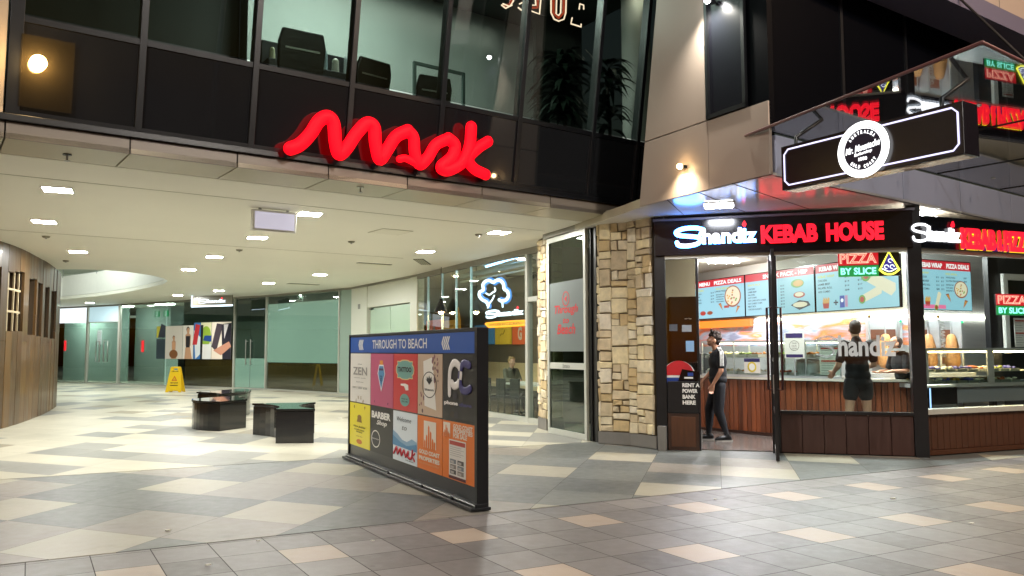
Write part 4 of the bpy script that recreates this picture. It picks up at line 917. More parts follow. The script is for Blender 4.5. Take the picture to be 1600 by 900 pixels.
def pizza_(M, fr, u, v, s, n):
    fr.disc(M, u, v, s, n, brn, ry=s * .8); fr.disc(M, u, v + .02 * s, s * .88, n + .001, wht, ry=s * .7); rr = random.Random(3)
    for k in range(14): a = rr.random() * 6.28; q_ = rr.random() ** .5 * .75; fr.disc(M, u + math.cos(a) * q_ * s, v + math.sin(a) * q_ * s * .78, s * .1, n + .002, rr.choice([grn, redf, brn, ylw]), seg=8, ry=s * .07)
def slice_(M, fr, u, v, s, n, d=1):
    fr.poly(M, [(u - .4 * s * d, v + .35 * s), (u + .45 * s * d, v - .45 * s), (u + .12 * s * d, v + .45 * s)], n, brn); fr.poly(M, [(u - .25 * s * d, v + .25 * s), (u + .35 * s * d, v - .32 * s), (u + .1 * s * d, v + .3 * s)], n + .001, ylw)
    for k in range(3): fr.disc(M, u + (-.05 + .12 * k) * s * d, v + (.15 - .15 * k) * s, .06 * s, n + .002, redf, seg=8)
def wrap_(M, fr, u, v, s, n, ang=-.5):
    c, sn_ = math.cos(ang), math.sin(ang); P = [(-.5, -.14), (.45, -.17), (.52, 0), (.45, .15), (-.5, .14)]
    fr.poly(M, [(u + (a * c - b * sn_) * s, v + (a * sn_ + b * c) * s) for a, b in P], n, wht); a, b = -.5, 0; fr.disc(M, u + (a * c - b * sn_) * s, v + (a * sn_ + b * c) * s, .17 * s, n + .001, grn, seg=12); fr.disc(M, u + (a * c - b * sn_) * s, v + (a * sn_ + b * c) * s, .11 * s, n + .002, redf, seg=12)
def board(fr, u0, v0, u1, v1, n, lab, heads, rows, food, prices=2, tilt=0):
    t = thing('menu_board', lab, 'menu board', fr.p((u0 + u1) / 2, v0, n), 'blue menu boards with red headers')
    W, H = u1 - u0, v1 - v0; M = MB(); fr.box(M, u0 - .015, u1 + .015, v0 - .015, v1 + .015, n - .06, n - .004, blkg); M.build('casing', t)
    M = MB(); fr.quad(M, u0, u1, v0, v0 + .82 * H, n, sky_b); fr.quad(M, u0, u1, v0 + .82 * H, v1, n, mred); M.build('screen', t)
    M = MB()
    for s_, a, b in heads: txt(M, fr, s_, u0 + a * W, v0 + .855 * H, u0 + b * W, v0 + .955 * H, n + .003, mwh, bold=.04)
    for (s_, x, y, ln, hh, mm) in rows: txt(M, fr, s_, u0 + x * W, v0 + y * H, u0 + (x + ln) * W, v0 + (y + hh) * H, n + .003, mm, bold=.02)
    M.build('lettering', t)
    M = MB(); food(M, u0, v0, W, H, n + .003); M.build('food_picture', t)
def prs(x, ys, p): return [(s_, x, y, .055, .04, mdk) for s_, y in zip(p, ys)]
zb_, zt_ = 2.2, 3.08
mx = lambda x, y: MF.px(x, y, 0)[0]
u1a, u1b, u2a, u2b, u3a, u3b = mx(1071, 470), mx(1163, 460), mx(1165, 455), mx(1272, 450), mx(1275, 450), mx(1404, 440)
ys = [.62, .55, .48, .41, .34, .27, .20, .13]
def food1(M, u, v, W, H, n):
    pizza_(M, MF, u + .82 * W, v + .52 * H, .13 * W, n); slice_(M, MF, u + .62 * W, v + .28 * H, .22 * H, n); slice_(M, MF, u + .9 * W, v + .18 * H, .22 * H, n, -1)
    MF.quad(M, u + .68 * W, u + .76 * W, v + .24 * H, v + .3 * H, n, redf); MF.disc(M, u + .32 * W, v + .14 * H, .05 * W, n, redf, seg=10, ry=.06 * H); MF.disc(M, u + .44 * W, v + .14 * H, .05 * W, n, brn, seg=10, ry=.05 * H); MF.poly(M, [(u + .2 * W, v + .04 * H), (u + .25 * W, v + .04 * H), (u + .24 * W, v + .22 * H), (u + .21 * W, v + .22 * H)], n, grn)
board(MF, u1a, zb_, u1b, zt_, 0, 'first blue menu board, headed with PIZZA DEALS above the customer', [('SUPER MENU', .05, .45), ('PIZZA DEALS', .52, .96)],
      [('BURGERS', .2, .72, .14, .05, myl), ('PIZZA SPECIAL', .55, .72, .22, .05, myl), ('LARGE PIZZA', .53, .66, .2, .04, mdk), ('CHICKEN', .2, .64, .1, .035, mdk), ('LAMB', .2, .56, .07, .035, mdk), ('FALAFEL', .2, .48, .1, .035, mdk), ('DONER', .2, .40, .1, .035, mdk), ('MARGHERITA', .55, .58, .13, .03, mdk), ('PEPPERONI', .55, .52, .13, .03, mdk), ('HAWAIIAN', .55, .46, .12, .03, mdk), ('VEGETARIAN', .55, .40, .13, .03, mdk)] + prs(.46, [.64, .56, .48, .40], ['$13', '$14', '$14', '$15']), food1)
def food2(M, u, v, W, H, n):
    MF.disc(M, u + .78 * W, v + .66 * H, .09 * W, n, grn, seg=14, ry=.10 * H); MF.disc(M, u + .79 * W, v + .66 * H, .07 * W, n + .001, ylw, seg=14, ry=.07 * H); MF.disc(M, u + .80 * W, v + .40 * H, .08 * W, n, redf, seg=14, ry=.07 * H); MF.disc(M, u + .80 * W, v + .41 * H, .06 * W, n + .001, wht, seg=14, ry=.05 * H)
    MF.poly(M, [(u + .68 * W, v + .18 * H), (u + .8 * W, v + .06 * H), (u + .95 * W, v + .15 * H), (u + .92 * W, v + .24 * H), (u + .8 * W, v + .28 * H)], n, mdk); MF.disc(M, u + .81 * W, v + .18 * H, .1 * W, n + .001, wht, seg=12, ry=.06 * H)
names = ['CHICKEN', 'LAMB BEEF', 'FALAFEL', 'HOT CHIPS', 'HOT CHIPS WITH CHEESE', 'HOT CHEESY CHIPS', 'MEAT BOX', 'CHICKEN NUGGETS']
board(MF, u2a, zb_, u2b, zt_, 0, 'second blue menu board, headed SNACK PACK - HSP behind the glass door', [('SNACK PACK - HSP', .28, .92)], [('SNACK PACK', .04, .71, .2, .05, myl)] + [(s_, .04, y, .012 * len(s_) + .03, .04, mdk) for s_, y in zip(names, ys)] + prs(.42, ys, ['$12', '$13', '$14', '$12', '$10', '$10', '$12', '$12']) + prs(.54, ys, ['$15', '$16', '$16', '$15', '$14', '$14', '$18', '$15']), food2)
def food3(M, u, v, W, H, n):
    fries(M, MF, u + .13 * W, v + .16 * H, .24 * H, n); MF.quad(M, u + .23 * W, u + .29 * W, v + .15 * H, v + .18 * H, n, mdk); MF.quad(M, u + .252 * W, u + .268 * W, v + .11 * H, v + .22 * H, n, mdk)
    MF.quad(M, u + .31 * W, u + .37 * W, v + .05 * H, v + .30 * H, n, pep); MF.disc(M, u + .34 * W, v + .2 * H, .018 * W, n + .001, mwh, seg=12); MF.quad(M, u + .375 * W, u + .41 * W, v + .06 * H, v + .3 * H, n, em('can_pink', '#d9a0c8', .8))
    wrap_(M, MF, u + .80 * W, v + .5 * H, .36 * W, n, -.45); wrap_(M, MF, u + .70 * W, v + .28 * H, .24 * W, n + .004, .35)
board(MF, u3a, zb_, u3b, zt_, 0, 'third blue menu board, with a fries plus can combo and two wraps', [('KEBAB WRAP', .05, .40)], [('KEBAB WRAP', .03, .71, .22, .055, myl), ('CHICKEN', .03, .63, .12, .045, mdk), ('LAMB BEEF', .03, .55, .16, .045, mdk), ('FALAFEL ROLL', .03, .47, .19, .045, mdk), ('ADD COMBO', .03, .39, .16, .045, mdk)] + prs(.38, [.66, .57, .48, .39], ['$13', '$14', '$14', '$8']) + prs(.54, [.66, .57, .48, .39], ['$16', '$17', '$17', '$12']), food3)
f4 = Fr(G(1439, 483, 2.2), G(1519, 485.4, 2.2)); 
def food4(M, u, v, W, H, n):
    pizza_(M, f4, u + .8 * W, v + .43 * H, .13 * W, n); slice_(M, f4, u + .55 * W, v + .25 * H, .2 * H, n); slice_(M, f4, u + .88 * W, v + .13 * H, .2 * H, n, -1); fries(M, f4, u + .17 * W, v + .16 * H, .2 * H, n); wrap_(M, f4, u + .36 * W, v + .2 * H, .2 * W, n, 1.2); f4.quad(M, u + .03 * W, u + .1 * W, v + .1 * H, v + .3 * H, n, redf)
    f4.quad(M, u + .08 * W, u + .5 * W, v + .02 * H, v + .1 * H, n, em('pink_glow_strip', '#ff7fae', .9))
board(f4, -.07, 2.2, f4.L * 1.0, 3.1, 0, 'fourth menu board, headed KEBAB WRAP and PIZZA DEALS in the right window', [('KEBAB WRAP', .05, .46), ('PIZZA DEALS', .54, .97)],
      [('KEBAB WRAP', .05, .72, .16, .045, myl), ('CHICKEN', .05, .64, .12, .04, mdk), ('LAMB BEEF', .05, .56, .16, .04, mdk), ('FALAFEL ROLL', .05, .48, .18, .04, mdk), ('ADD COMBO', .05, .40, .16, .04, mdk), ('PIZZA SPECIAL', .52, .72, .22, .04, myl), ('WHOLE PIZZA', .52, .65, .18, .035, mdk), ('GLUTEN FREE PIZZA', .52, .58, .28, .035, mdk), ('PEPPERONI', .52, .50, .14, .03, mdk), ('HAWAIIAN', .52, .44, .13, .03, mdk), ('MARGHERITA', .52, .38, .14, .03, mdk)] + prs(.34, [.64, .56, .48, .40], ['$13', '$14', '$14', '$8']) + prs(.43, [.64, .56, .48, .40], ['$16', '$17', '$17', '$12']) + prs(.86, [.65, .58], ['$20', '$24']), food4)

# power bank kiosk and drinks decal behind the sidelight
t = thing('power_bank_kiosk', 'black power bank kiosk with white RENT A POWER BANK HERE lettering', 'kiosk', FA.p(pX(1067), .55, 0))
a, b = pX(1043), pX(1092)
M = MB(); FA.box(M, a, b, .555, 1.02, -.3, .05, blk); FA.box(M, a + .03, b - .02, 1.02, 1.3, -.3, -.05, mat('kiosk_screen_black', '#12141c', rough=.2)); M.build('cabinet', t, bevel=.01)
M = MB(); FA.poly(M, [(a + .16, 1.03), (b - .02, 1.03), (b + .01, 1.16), (a + .22, 1.2)], -.04, blkg, .08); FA.box(M, a + .25, b - .08, 1.06, 1.085, .04, .046, TXW); FA.box(M, a + .3, a + .38, 1.1, 1.15, .04, .046, mat('emblem_blue', '#1c3d8c')); M.build('dispenser', t)
M = MB()
for i, s_ in enumerate(('RENT A', 'POWER', 'BANK', 'HERE')): txt(M, FA, s_, a + .22, .935 - .085 * i, a + .22 + (.25, .22, .19, .19)[i], .995 - .085 * i, .053, TXW, bold=.05)
M.build('lettering', t)
t = thing('drinks_fridge', 'tall dark drinks fridge with red white globe emblem behind the side window', 'fridge', FA.p(pX(1067), .02, -.5))
M = MB(); FA.box(M, a + .01, b - .02, .56, 2.3, -.9, -.32, mat('fridge_black', '#0c0d12', rough=.6, spec=.1)); M.build('body', t, bevel=.01)
M = MB(); FA.box(M, a + .04, b - .05, 1.32, 2.26, -.319, -.31, mat('fridge_door_dark', '#0a0d16', rough=.6, spec=.1)); M.build('door', t)
M = MB(); c = FA.px(1064, 590, -.025); rr_ = .25; K_ = 24
def clampd(pts): return pts
FA.poly(M, [(c[0] - .03 + rr_ * math.cos(x_), c[1] + rr_ * math.sin(x_)) for x_ in [math.pi * k / K_ for k in range(K_ + 1)]], -.028, TXW)
FA.poly(M, [(c[0] - .03 + (rr_ - .03) * math.cos(x_), c[1] + .035 + (rr_ - .035) * math.sin(x_)) for x_ in [math.pi * k / K_ for k in range(K_ + 1)]], -.025, mat('emblem_red', '#c5232b', rough=.4))
FA.poly(M, [(c[0] - .03 + rr_ * math.cos(x_), c[1] - .001 + .5 * rr_ * math.sin(x_)) for x_ in [-math.pi * k / K_ for k in range(K_ + 1)]], -.028, mat('emblem_blue', '#1c3d8c', rough=.4)); M.build('emblem', t)
M = MB()
for (x, y, w_, h_, c_) in ((1078, 541, .12, .16, '#8fb6dc'), (1073, 513, .14, .1, '#9aa0a6'), (1052, 512, .12, .1, '#5a5f66')):
    u, v = FA.px(x, y, -.02); FA.box(M, u - w_ / 2, u + w_ / 2, v - h_ / 2, v + h_ / 2, -.028, -.024, mat('sticker' + c_, c_, rough=.5))
u, v = FA.px(1075, 497, -.02); txt(M, FA, 'open 7 days', u - .05, v - .02, u + .05, v + .0, -.022, TXW)
tag(M.build('window_stickers'), 'small pale stickers on the dark side window by the stone pillar', 'stickers')
# door, swung outward
h0 = FA.p(pX(1210), 0, .02); h1 = G(1215, 719); DR = Fr(h0, h0 + (Vector((h1.x, h1.y, 0)) - Vector((h0.x, h0.y, 0))).normalized() * .95)
t = thing('glass_shop_door', 'open black framed glass door with vertical bar handle', 'door', h0)
M = MB(); dw = .95; dhh = vb_ - .06
for q_ in ((0, .07, .02, dhh), (dw - .07, dw, .02, dhh), (.07, dw - .07, .02, .14), (.07, dw - .07, dhh - .07, dhh), (.07, dw - .07, .62, .68), (.07, dw - .07, 1.32, 1.37)): DR.box(M, q_[0], q_[1], q_[2], q_[3], -.022, .022, blk)
M.build('frame', t, bevel=.003)
M = MB(); DR.box(M, .07, dw - .07, .14, dhh - .07, -.005, .005, clear); M.build('glass_pane', t)
for s_ in (-1, 1):
    M = MB(); M.tube([DR.p(dw - .11, .95, s_ * .02), DR.p(dw - .11, .95, s_ * .09), DR.p(dw - .11, 2.05, s_ * .09), DR.p(dw - .11, 2.05, s_ * .02)], .016, mat('handle_dark', '#3a1c1c', rough=.3, metal=.5), seg=8); M.build('handle', t)
M = MB(); DR.box(M, dw - .065, dw - .005, .9, 1.15, .022, .034, alu); M.build('lock_plate', t)
# window decal
M = MB(); a = FA.px(1310, 557, -.03); b = FA.px(1402, 530, -.03); dec = mat('frosted_lettering', '#cfd2d2', rough=.6, emit=.15, ecol='#cfd2d2')
txt(M, FA, 'handiz', a[0], a[1], b[0] - .02, FA.px(1310, 524, -.03)[1], -.03, dec, bold=.03); FA.line(M, smooth_path([(a[0] - .02 + x_ * .3, a[1] + .02 + y_ * .24) for x_, y_ in ((0, .9), (-.3, 1.1), (-.75, 1.0), (-.95, .75), (-.6, .55), (-.2, .4), (-.15, .1), (-.45, -.1), (-.9, .05))], 5), .02, -.03, glass('faint_decal', '#e8e8e8', .05, haze=.25, hazecol='#dddddd'), seg=6, flat=.3)
tag(M.build('window_lettering'), 'pale script lettering stuck on the shop window before the man in black', 'lettering')
# ------------------------------------------------------------------ counter
cpt = [D(1092, 15.0), G(1205, 684), D(1317, 13.0), D(1420, 12.75)]
slat = mat('counter_slat_wood', '#8b4a2a', rough=.4, var=.3, vscale=4, aniso=(8, 8, .6), coat=.2); slat2 = mat('counter_slat_wood_dark', '#6f3a22', rough=.4, var=.3, vscale=4, aniso=(8, 8, .6), coat=.2)
t = thing('service_counter', 'long kebab counter faced with upright brown wooden slats', 'counter', cpt[1])
M = MB(); MT = MB(); rn = random.Random(9)
for i in range(3):
    f = Fr(cpt[i], cpt[i + 1]); f.box(M, 0, f.L, .04, .97, -.5, -.03, joint)
    k = 0; u = 0
    while u < f.L - .02:
        w_ = .085; f.box(M, u + .006, min(f.L, u + w_), .08, .96, -.03, -.002 - .01 * (k % 2), rn.choice([slat, slat, slat2])); u += w_ + .006; k += 1
    f.box(MT, -.01, f.L + .01, .972, 1.01, -.62, .03, mat('counter_top_pale', '#d9d4c6', rough=.2)); f.box(M, 0, f.L, .022, .075, -.04, .0, wood)
M.build('slatted_front', t); MT.build('counter_top', t)
# glass guards on the counter
for i, lab in ((0, 'glass food display case on the counter beside the customer'), (1, 'glass food display case on the counter behind the glass door')):
    f = Fr(cpt[i], cpt[i + 1]); t = thing('food_display_case', lab, 'display case', f.p(f.L / 2, 1.01, 0), 'glass display cases on the slatted counter')
    M = MB(); a, b = .05, f.L - .05
    for u in (a, (a + b) / 2, b):
        for nn in (-.03, -.5): f.box(M, u - .012, u + .012, 1.01, 1.62, nn - .012, nn + .012, steel)
    f.box(M, a, b, 1.60, 1.64, -.52, -.01, steel); f.box(M, a, b, 1.01, 1.05, -.52, -.01, steel); f.box(M, a, b, 1.34, 1.35, -.5, -.1, steel); M.build('steel_frame', t)
    M = MB(); f.box(M, a, b, 1.05, 1.60, -.02, -.014, clear); M.build('front_glass', t)
    rn = random.Random(i + 2); cols = ['#c9a14e', '#b7552e', '#e0d3a5', '#8aa04a', '#a8682f', '#d8c9b0', '#e6e0cf']
    k = 0; u = a + .12
    while u < b - .12:
        for lv in (1.052, 1.352):
            M = MB(); M3_ = mat('tray_steel', '#c9c9c4', rough=.3, metal=.8); f.box(M, u - .1, u + .1, lv, lv + .05, -.45, -.1, M3_); c_ = rn.choice(cols); fm = mat('food' + c_, c_, rough=.7, var=.3, vscale=40)
            for j in range(12): q_ = f.p(u + rn.uniform(-.08, .08), lv + .05 + rn.uniform(0, .02), rn.uniform(-.4, -.14)); M.ell(q_, rn.uniform(.02, .04), rn.uniform(.02, .04), rn.uniform(.015, .03), fm, 8, 5)
            M.build('food_tray', t)
        u += .23
    M = MB(); f.box(M, a, b, 1.585, 1.598, -.3, -.25, em('case_lamp', '#fff0d0', 14)); M.build('case_lamp', t)
# papers and signs on the counter
def paper(f, x, y0, y1, hw, n, lab, fn, col='#dedbd2', stand=None):
    u, v = f.px(x, (y0 + y1) / 2, n); v0_ = f.px(x, y0, n)[1]; v1_ = f.px(x, y1, n)[1]; t = thing('counter_notice', lab, 'notice', f.p(u, v1_, n))
    M = MB(); f.box(M, u - hw, u + hw, v1_, v0_, n - .006, n, mat('notice_paper' + col, col, rough=.6)); M.build('sheet', t)
    if stand is not None:
        M = MB(); f.box(M, u - .01, u + .01, stand, v1_, n - .012, n - .0, steel); f.box(M, u - .07, u + .07, stand, stand + .01, n - .05, n + .03, steel); M.build('stand', t)
    M = MB(); fn(M, f, u, v0_, v1_, hw, n + .002); M.build('print', t)
prp = mat('print_purple', '#2d2a5e', rough=.5); prr = mat('print_red', '#c0392b', rough=.5)
def p_ring(M, f, u, a, b, hw, n):
    h = a - b; f.quad(M, u - hw * .85, u + hw * .85, a - .2 * h, a - .02 * h, n, prp); f.quad(M, u - hw * .85, u + hw * .85, b + .04 * h, b + .16 * h, n, prp); f.disc(M, u, b + .5 * h, .2 * h, n, TXK, r2=.185 * h)
    for k, s_ in enumerate(('THE', 'HALAL', 'FOOD')): txt(M, f, s_, u - .1 * h, b + (.56 - .1 * k) * h, u + .1 * h, b + (.62 - .1 * k) * h, n, TXK)
def p_list(M, f, u, a, b, hw, n):
    h = a - b
    for q_ in (.93, .5): f.quad(M, u - hw * .85, u + hw * .8, b + (q_ - .05) * h, b + q_ * h, n, prr)
    for k in range(10):
        q_ = .84 - .085 * k
        if abs(q_ - .47) > .05: f.quad(M, u - hw * .85, u + hw * (.3 + .4 * ((k * 7) % 3) / 3), b + q_ * h - .008, b + q_ * h, n, mat('print_grey', '#8a8a88', rough=.6))
f1 = Fr(cpt[1], cpt[2])
paper(f1, 1241, 520, 560, .17, .0, 'white notice with purple bands and ring emblem on a counter stand', p_ring, stand=1.01)
paper(f1, 1297, 540, 586, .17, -.05, 'tall white price list with red headings beside the man in black', p_list)
f0 = Fr(cpt[0], cpt[1]); paper(f0, 1175, 560, 583, .16, .02, 'white sheet with a purple heading and yellow dial on the display glass', lambda M, f, u, a, b, hw, n: (f.quad(M, u - hw, u + hw, a - .06, a, n, prp), f.disc(M, u, (a + b) / 2 - .02, .09, n, mat('print_yellow', '#d8c23a', rough=.5)), f.disc(M, u, (a + b) / 2 - .02, .06, n + .001, TXW)))
# coffee machine, steel pan
f = Fr(cpt[0], cpt[1]); t = thing('coffee_machine', 'dark steel coffee machine at the left end of the counter', 'machine', f.p(.1, 1.01, -.3))
M = MB(); c0 = f.px(1093, 560, -.3)[0]; f.box(M, c0 - .35, c0 + .12, 1.02, 1.42, -.5, -.1, mat('machine_dark', '#3a3c40', rough=.3, metal=.6)); M.build('body', t, bevel=.02); M = MB(); f.box(M, c0 - .3, c0 + .08, 1.05, 1.15, -.1, -.04, steel); M.build('drip_tray', t); M = MB()
for k in range(3): f.box(M, c0 - .25 + .13 * k, c0 - .2 + .13 * k, 1.2, 1.26, -.1, -.03, alu)
M.build('group_head', t)
p = f1.p(f1.px(1264, 570, -.3)[0], 1.011, -.3); M = MB(); M.cyl(p, .20, 1.012, 1.03, steel, 28, r2=.22); M.cyl(p, .22, 1.03, 1.27, steel, 28); M.cyl(p, .235, 1.27, 1.285, steel, 28); M.ell((p.x, p.y, 1.30), .2, .2, .03, steel, 20, 6); tag(M.build('steel_pan', base=p), 'round brushed steel pan on the counter left of the price list', 'pan')
# kebab spits
meat = mat('doner_meat', '#b9824e', rough=.65, var=.35, vscale=30, bump=.8, bscale=40)
def spit(p, rot, lab, green=False, body=True):
    t = thing('kebab_grill', lab, 'grill', p, 'upright kebab grills behind the counter'); f = Fr(p, p + Vector((math.cos(rot), math.sin(rot), 0)))
    z = p.z; M = MB(); f.box(M, -.26, .26, z, z + .06, -.25, .25, steel); f.box(M, -.26, .26, z + .06, z + .95, -.28, -.22, steel); f.box(M, -.27, -.23, z + .06, z + .95, -.22, .0, steel); f.box(M, .23, .27, z + .06, z + .95, -.22, .0, steel); M.build('steel_housing', t, bevel=.005)
    M = MB(); 
    for k in range(3): f.box(M, -.2, .2, z + .2 + .22 * k, z + .36 + .22 * k, -.218, -.2, em('burner_glow', '#b05a28', .7))
    M.build('burner', t)
    M = MB(); c = f.p(0, z, .02); prof = [(.02, .14), (.10, .16), (.125, .22), (.13, .38), (.11, .5), (.085, .62), (.06, .7), (.02, .72)]
    V = []; S_ = 20
    for r_, zz in prof:
        for k in range(S_): a = 2 * math.pi * k / S_; rr = r_ * (1 + .06 * math.sin(5 * a + zz * 20)); V.append((c.x + rr * math.cos(a), c.y + rr * math.sin(a), z + zz))
    M.add(V, [(i * S_ + k, i * S_ + (k + 1) % S_, (i + 1) * S_ + (k + 1) % S_, (i + 1) * S_ + k) for i in range(len(prof) - 1) for k in range(S_)], meat, True); M.build('meat_cone', t)
    M = MB(); M.cyl(c, .012, z + .06, z + .95, steel, 10); M.cyl(c, .05, z + .06, z + .1, steel, 16); M.build('spit_rod', t)
    M = MB(); q_ = f.p(-.24, z + .95, .0); M.cyl(q_, .012, z + .06, z + 1.0, steel, 8); M.ell((q_.x, q_.y, z + 1.02), .03, .03, .03, mat('brass_knob', '#8a6a3a', rough=.3, metal=.8), 12, 8); M.build('adjusting_rod', t)
    if green:
        M = MB(); q_ = f.p(.24, z + .93, .02); M.ell(q_, .02, .02, .02, em('green_pilot', '#2bff8a', 3), 8, 6); M.build('pilot_lamp', t)
spit(D(1384, 13.7, 1.02), -.25, 'upright kebab grill with browned meat seen between man and black post', True)
spit(D(1450, 14.0, 1.02), .2, 'upright kebab grill with thin meat cone at the left of the right window')
spit(D(1486, 14.15, 1.02), .25, 'upright kebab grill with curled cable under the fourth menu board', True)
M = MB(); P0 = D(1474, 13.75); M.tube([(P0.x + .035 * math.cos(a * .9), P0.y + .035 * math.sin(a * .9), 1.35 + a * .0075) for a in range(80)], .007, alu, seg=5); tag(M.build('coiled_cable'), 'pale coiled spring cable hanging between the kebab grills', 'cable')
M = MB(); f = Fr(D(1370, 13.5), D(1530, 14.1)); f.box(M, 0, f.L, .02, 1.01, -.5, .1, steel); f.box(M, -.02, f.L + .02, 1.012, 1.019, -.52, .14, steel); tag(M.build('grill_bench'), 'stainless bench carrying the kebab grills', 'bench')
# right window: display case, black box, white framed window
n_ = -.75; a = FB.px(1441, 570, n_)[0]; b = FB.px(1605, 570, n_)[0] + 1.2; z0 = FB.px(1500, 602, n_)[1]; z1 = FB.px(1470, 546, n_)[1]
t = thing('food_display_case', 'long heated glass display case full of food in the right shop window', 'display case', FB.p((a + b) / 2, .62, n_))
M = MB(); FB.box(M, a + .25, b, .65, z0 - .03, n_ - .7, n_ - .05, mat('grey_steel_front', '#8e909a', rough=.35, metal=.1)); FB.box(M, a, b, z0 - .03, z0 + .03, n_ - .75, n_, steel); FB.box(M, a, b, z1 - .02, z1 + .02, n_ - .75, n_, steel)
for u in (a + .06, a + (b - a) * .42, b - .06): FB.box(M, u - .07, u + .07, z0, z1, n_ - .02, n_, steel)
FB.box(M, a, b, z0 + .2, z0 + .21, n_ - .6, n_ - .05, steel); M.build('steel_frame', t)
for k in range(3):
    M = MB(); u = a + .45 + k * .9; FB.box(M, u - .02, u + .02, .02, .65, n_ - .5, n_ - .4, steel); M.build('leg', t)
M = MB(); FB.box(M, a + .02, b - .02, z0 + .03, z1 - .02, n_ - .012, n_ - .004, clear); M.build('front_glass', t)
rn = random.Random(11)
for k in range(9):
    u = a + .22 + k * .24
    for lv in (z0 + .032, z0 + .212):
        M = MB(); c_ = rn.choice(['#c98a3c', '#b0562e', '#e9d9b0', '#d9b25a', '#9aa04a', '#f0ead8', '#5a5ab0']); fm = mat('food' + c_, c_, rough=.7, var=.3, vscale=40); FB.box(M, u - .1, u + .1, lv, lv + .035, n_ - .5, n_ - .08, mat('tray_steel', '#c9c9c4'))
        for j in range(14): q_ = FB.p(u + rn.uniform(-.08, .08), lv + .04 + rn.uniform(0, .02), n_ - .12 - rn.uniform(0, .3)); M.ell(q_, rn.uniform(.02, .04), rn.uniform(.02, .04), rn.uniform(.012, .025), fm, 8, 5)
        M.build('food_tray', t)
M = MB(); FB.box(M, a + .15, b - .1, z1 - .05, z1 - .03, n_ - .35, n_ - .25, em('case_lamp_warm', '#ffd09a', 24)); M.build('case_lamp', t)
a = FB.px(1447, 620, -.35)[0]; b = FB.px(1492, 620, -.35)[0]; t = thing('sign_light_box', 'black box with white top standing in the right window corner', 'box', FB.p((a + b) / 2, .6, -.35)); M = MB(); FB.box(M, a, b, .56, .93, -.55, -.3, blkg); M.build('body', t, bevel=.015); M = MB(); FB.box(M, a + .02, b - .02, .931, .96, -.52, -.32, white); M.build('top_panel', t); M = MB(); FB.box(M, a + .01, a + .03, .6, .92, -.299, -.29, em('blue_edge_light', '#9fc4ff', 2)); M.build('edge_light', t)
# white framed hatch
n_ = -1.6; t = thing('framed_hatch', 'white framed kitchen hatch behind the right neon sign', 'window', FB.p(FB.px(1590, 500, n_)[0], 1.2, n_)); a = FB.px(1566, 500, n_); b = FB.px(1566, 428, n_); c = FB.px(1580, 545, n_)
M = MB(); FB.box(M, a[0], a[0] + .11, 1.4, b[1], n_, n_ + .06, white); FB.box(M, a[0] + .11, a[0] + 1.6, b[1] - .11, b[1], n_, n_ + .06, white); M.build('frame', t, bevel=.006); M = MB(); FB.box(M, a[0] + .11, a[0] + 1.6, 1.4, b[1] - .11, n_ + .01, n_ + .02, mat('hatch_dark', '#2b3536', rough=.3)); M.build('pane', t)
M = MB(); FB.box(M, a[0] - .30, a[0] - .05, .02, 3.29, n_ - .1, n_, blk); tag(M.build('black_column'), 'black column between steel wall and white framed hatch', 'column')
paper(FB, 1594, 497, 542, .14, -1.5, 'white notice with red bars under the right neon sign', p_list)

# ------------------------------------------------------------------ dining room glass front
S0a = Fr(NP[735], NP[838]); S0b = Fr(NP[652], NP[735])
dn = thing('dining_shopfront', 'tall frameless glass front of the kebab dining room with grey header', 'shopfront', NP[735])
pal = mat('pale_aluminium', '#c3c4ba'); hdr = mat('header_grey', '#8a877b')
for f, b in ((S0a, S0a.L + .1), (S0b, S0b.L)):
    M = MB(); f.box(M, 0, b, CZ - .13, CZ - .002, -.1, .02, hdr); M.build('header', dn); M = MB(); f.box(M, 0, b, .01, .11, -.06, .03, pal); M.build('sill', dn)
joints = []
for f, xs in ((S0b, (652, 690)), (S0a, (735, 779))):
    us_ = [f.px(x, 500)[0] for x in xs] + [f.L]; us_[0] = 0
    for i in range(len(us_) - 1):
        M = MB(); f.box(M, us_[i] + .004, us_[i + 1] - .004, .11, CZ - .13, -.018, -.006, clear); M.build('window_glass', dn)
M = MB()
for f, xs in ((S0b, (668, 690, 712)), (S0a, (735,))):
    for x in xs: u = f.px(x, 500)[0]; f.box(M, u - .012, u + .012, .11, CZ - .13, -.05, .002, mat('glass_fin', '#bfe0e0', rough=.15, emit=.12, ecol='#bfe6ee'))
M.build('glass_fin', dn)
M = MB(); u = S0a.px(825, 560)[0]; S0a.box(M, u - .05, u + .05, .0, CZ - .13, -.09, .04, pal); v = S0a.px(828, 467)[1]; S0a.box(M, u, S0a.L + .1, v - .06, v + .04, -.08, .03, pal); M.build('door_post', dn, bevel=.004)
# interior shell
dk = mat('dining_wall_dark', '#6b675e', rough=.7); 
back0, back1 = NP[652] + Vector((1.9, 1.2, 0)), NP[838] + Vector((2.4, 2.6, 0))
BW = Fr(NP[652] + Vector((2.2, 2.2, 0)), Vector((2.65, 17.3, 0)))
M = MB(); BW.box(M, -4, BW.L + .5, 0, CZ + .3, -.1, 0, dk); f = Fr(NP[838] + Vector((.1, -.1, 0)), Vector((2.62, 17.2, 0))); f.box(M, 0, f.L, 0, CZ + .3, -.1, 0, dk); M.build('wall', dn)
M = MB(); P = [NP[838], NP[735], NP[652], NP[652] + Vector((0, 6, 0)), Vector((4.4, 22, 0)), Vector((2.7, 16.4, 0))]; nin = Vector((.03, .03, 0)); M.prism([(p + nin)[:2] for p in P], .01, .03, mat('dining_floor', '#4b463f', rough=.25)); M.build('floor', dn)
f = BW; 
def onBW(x, y, n=0): return BW.px(x, y, n)
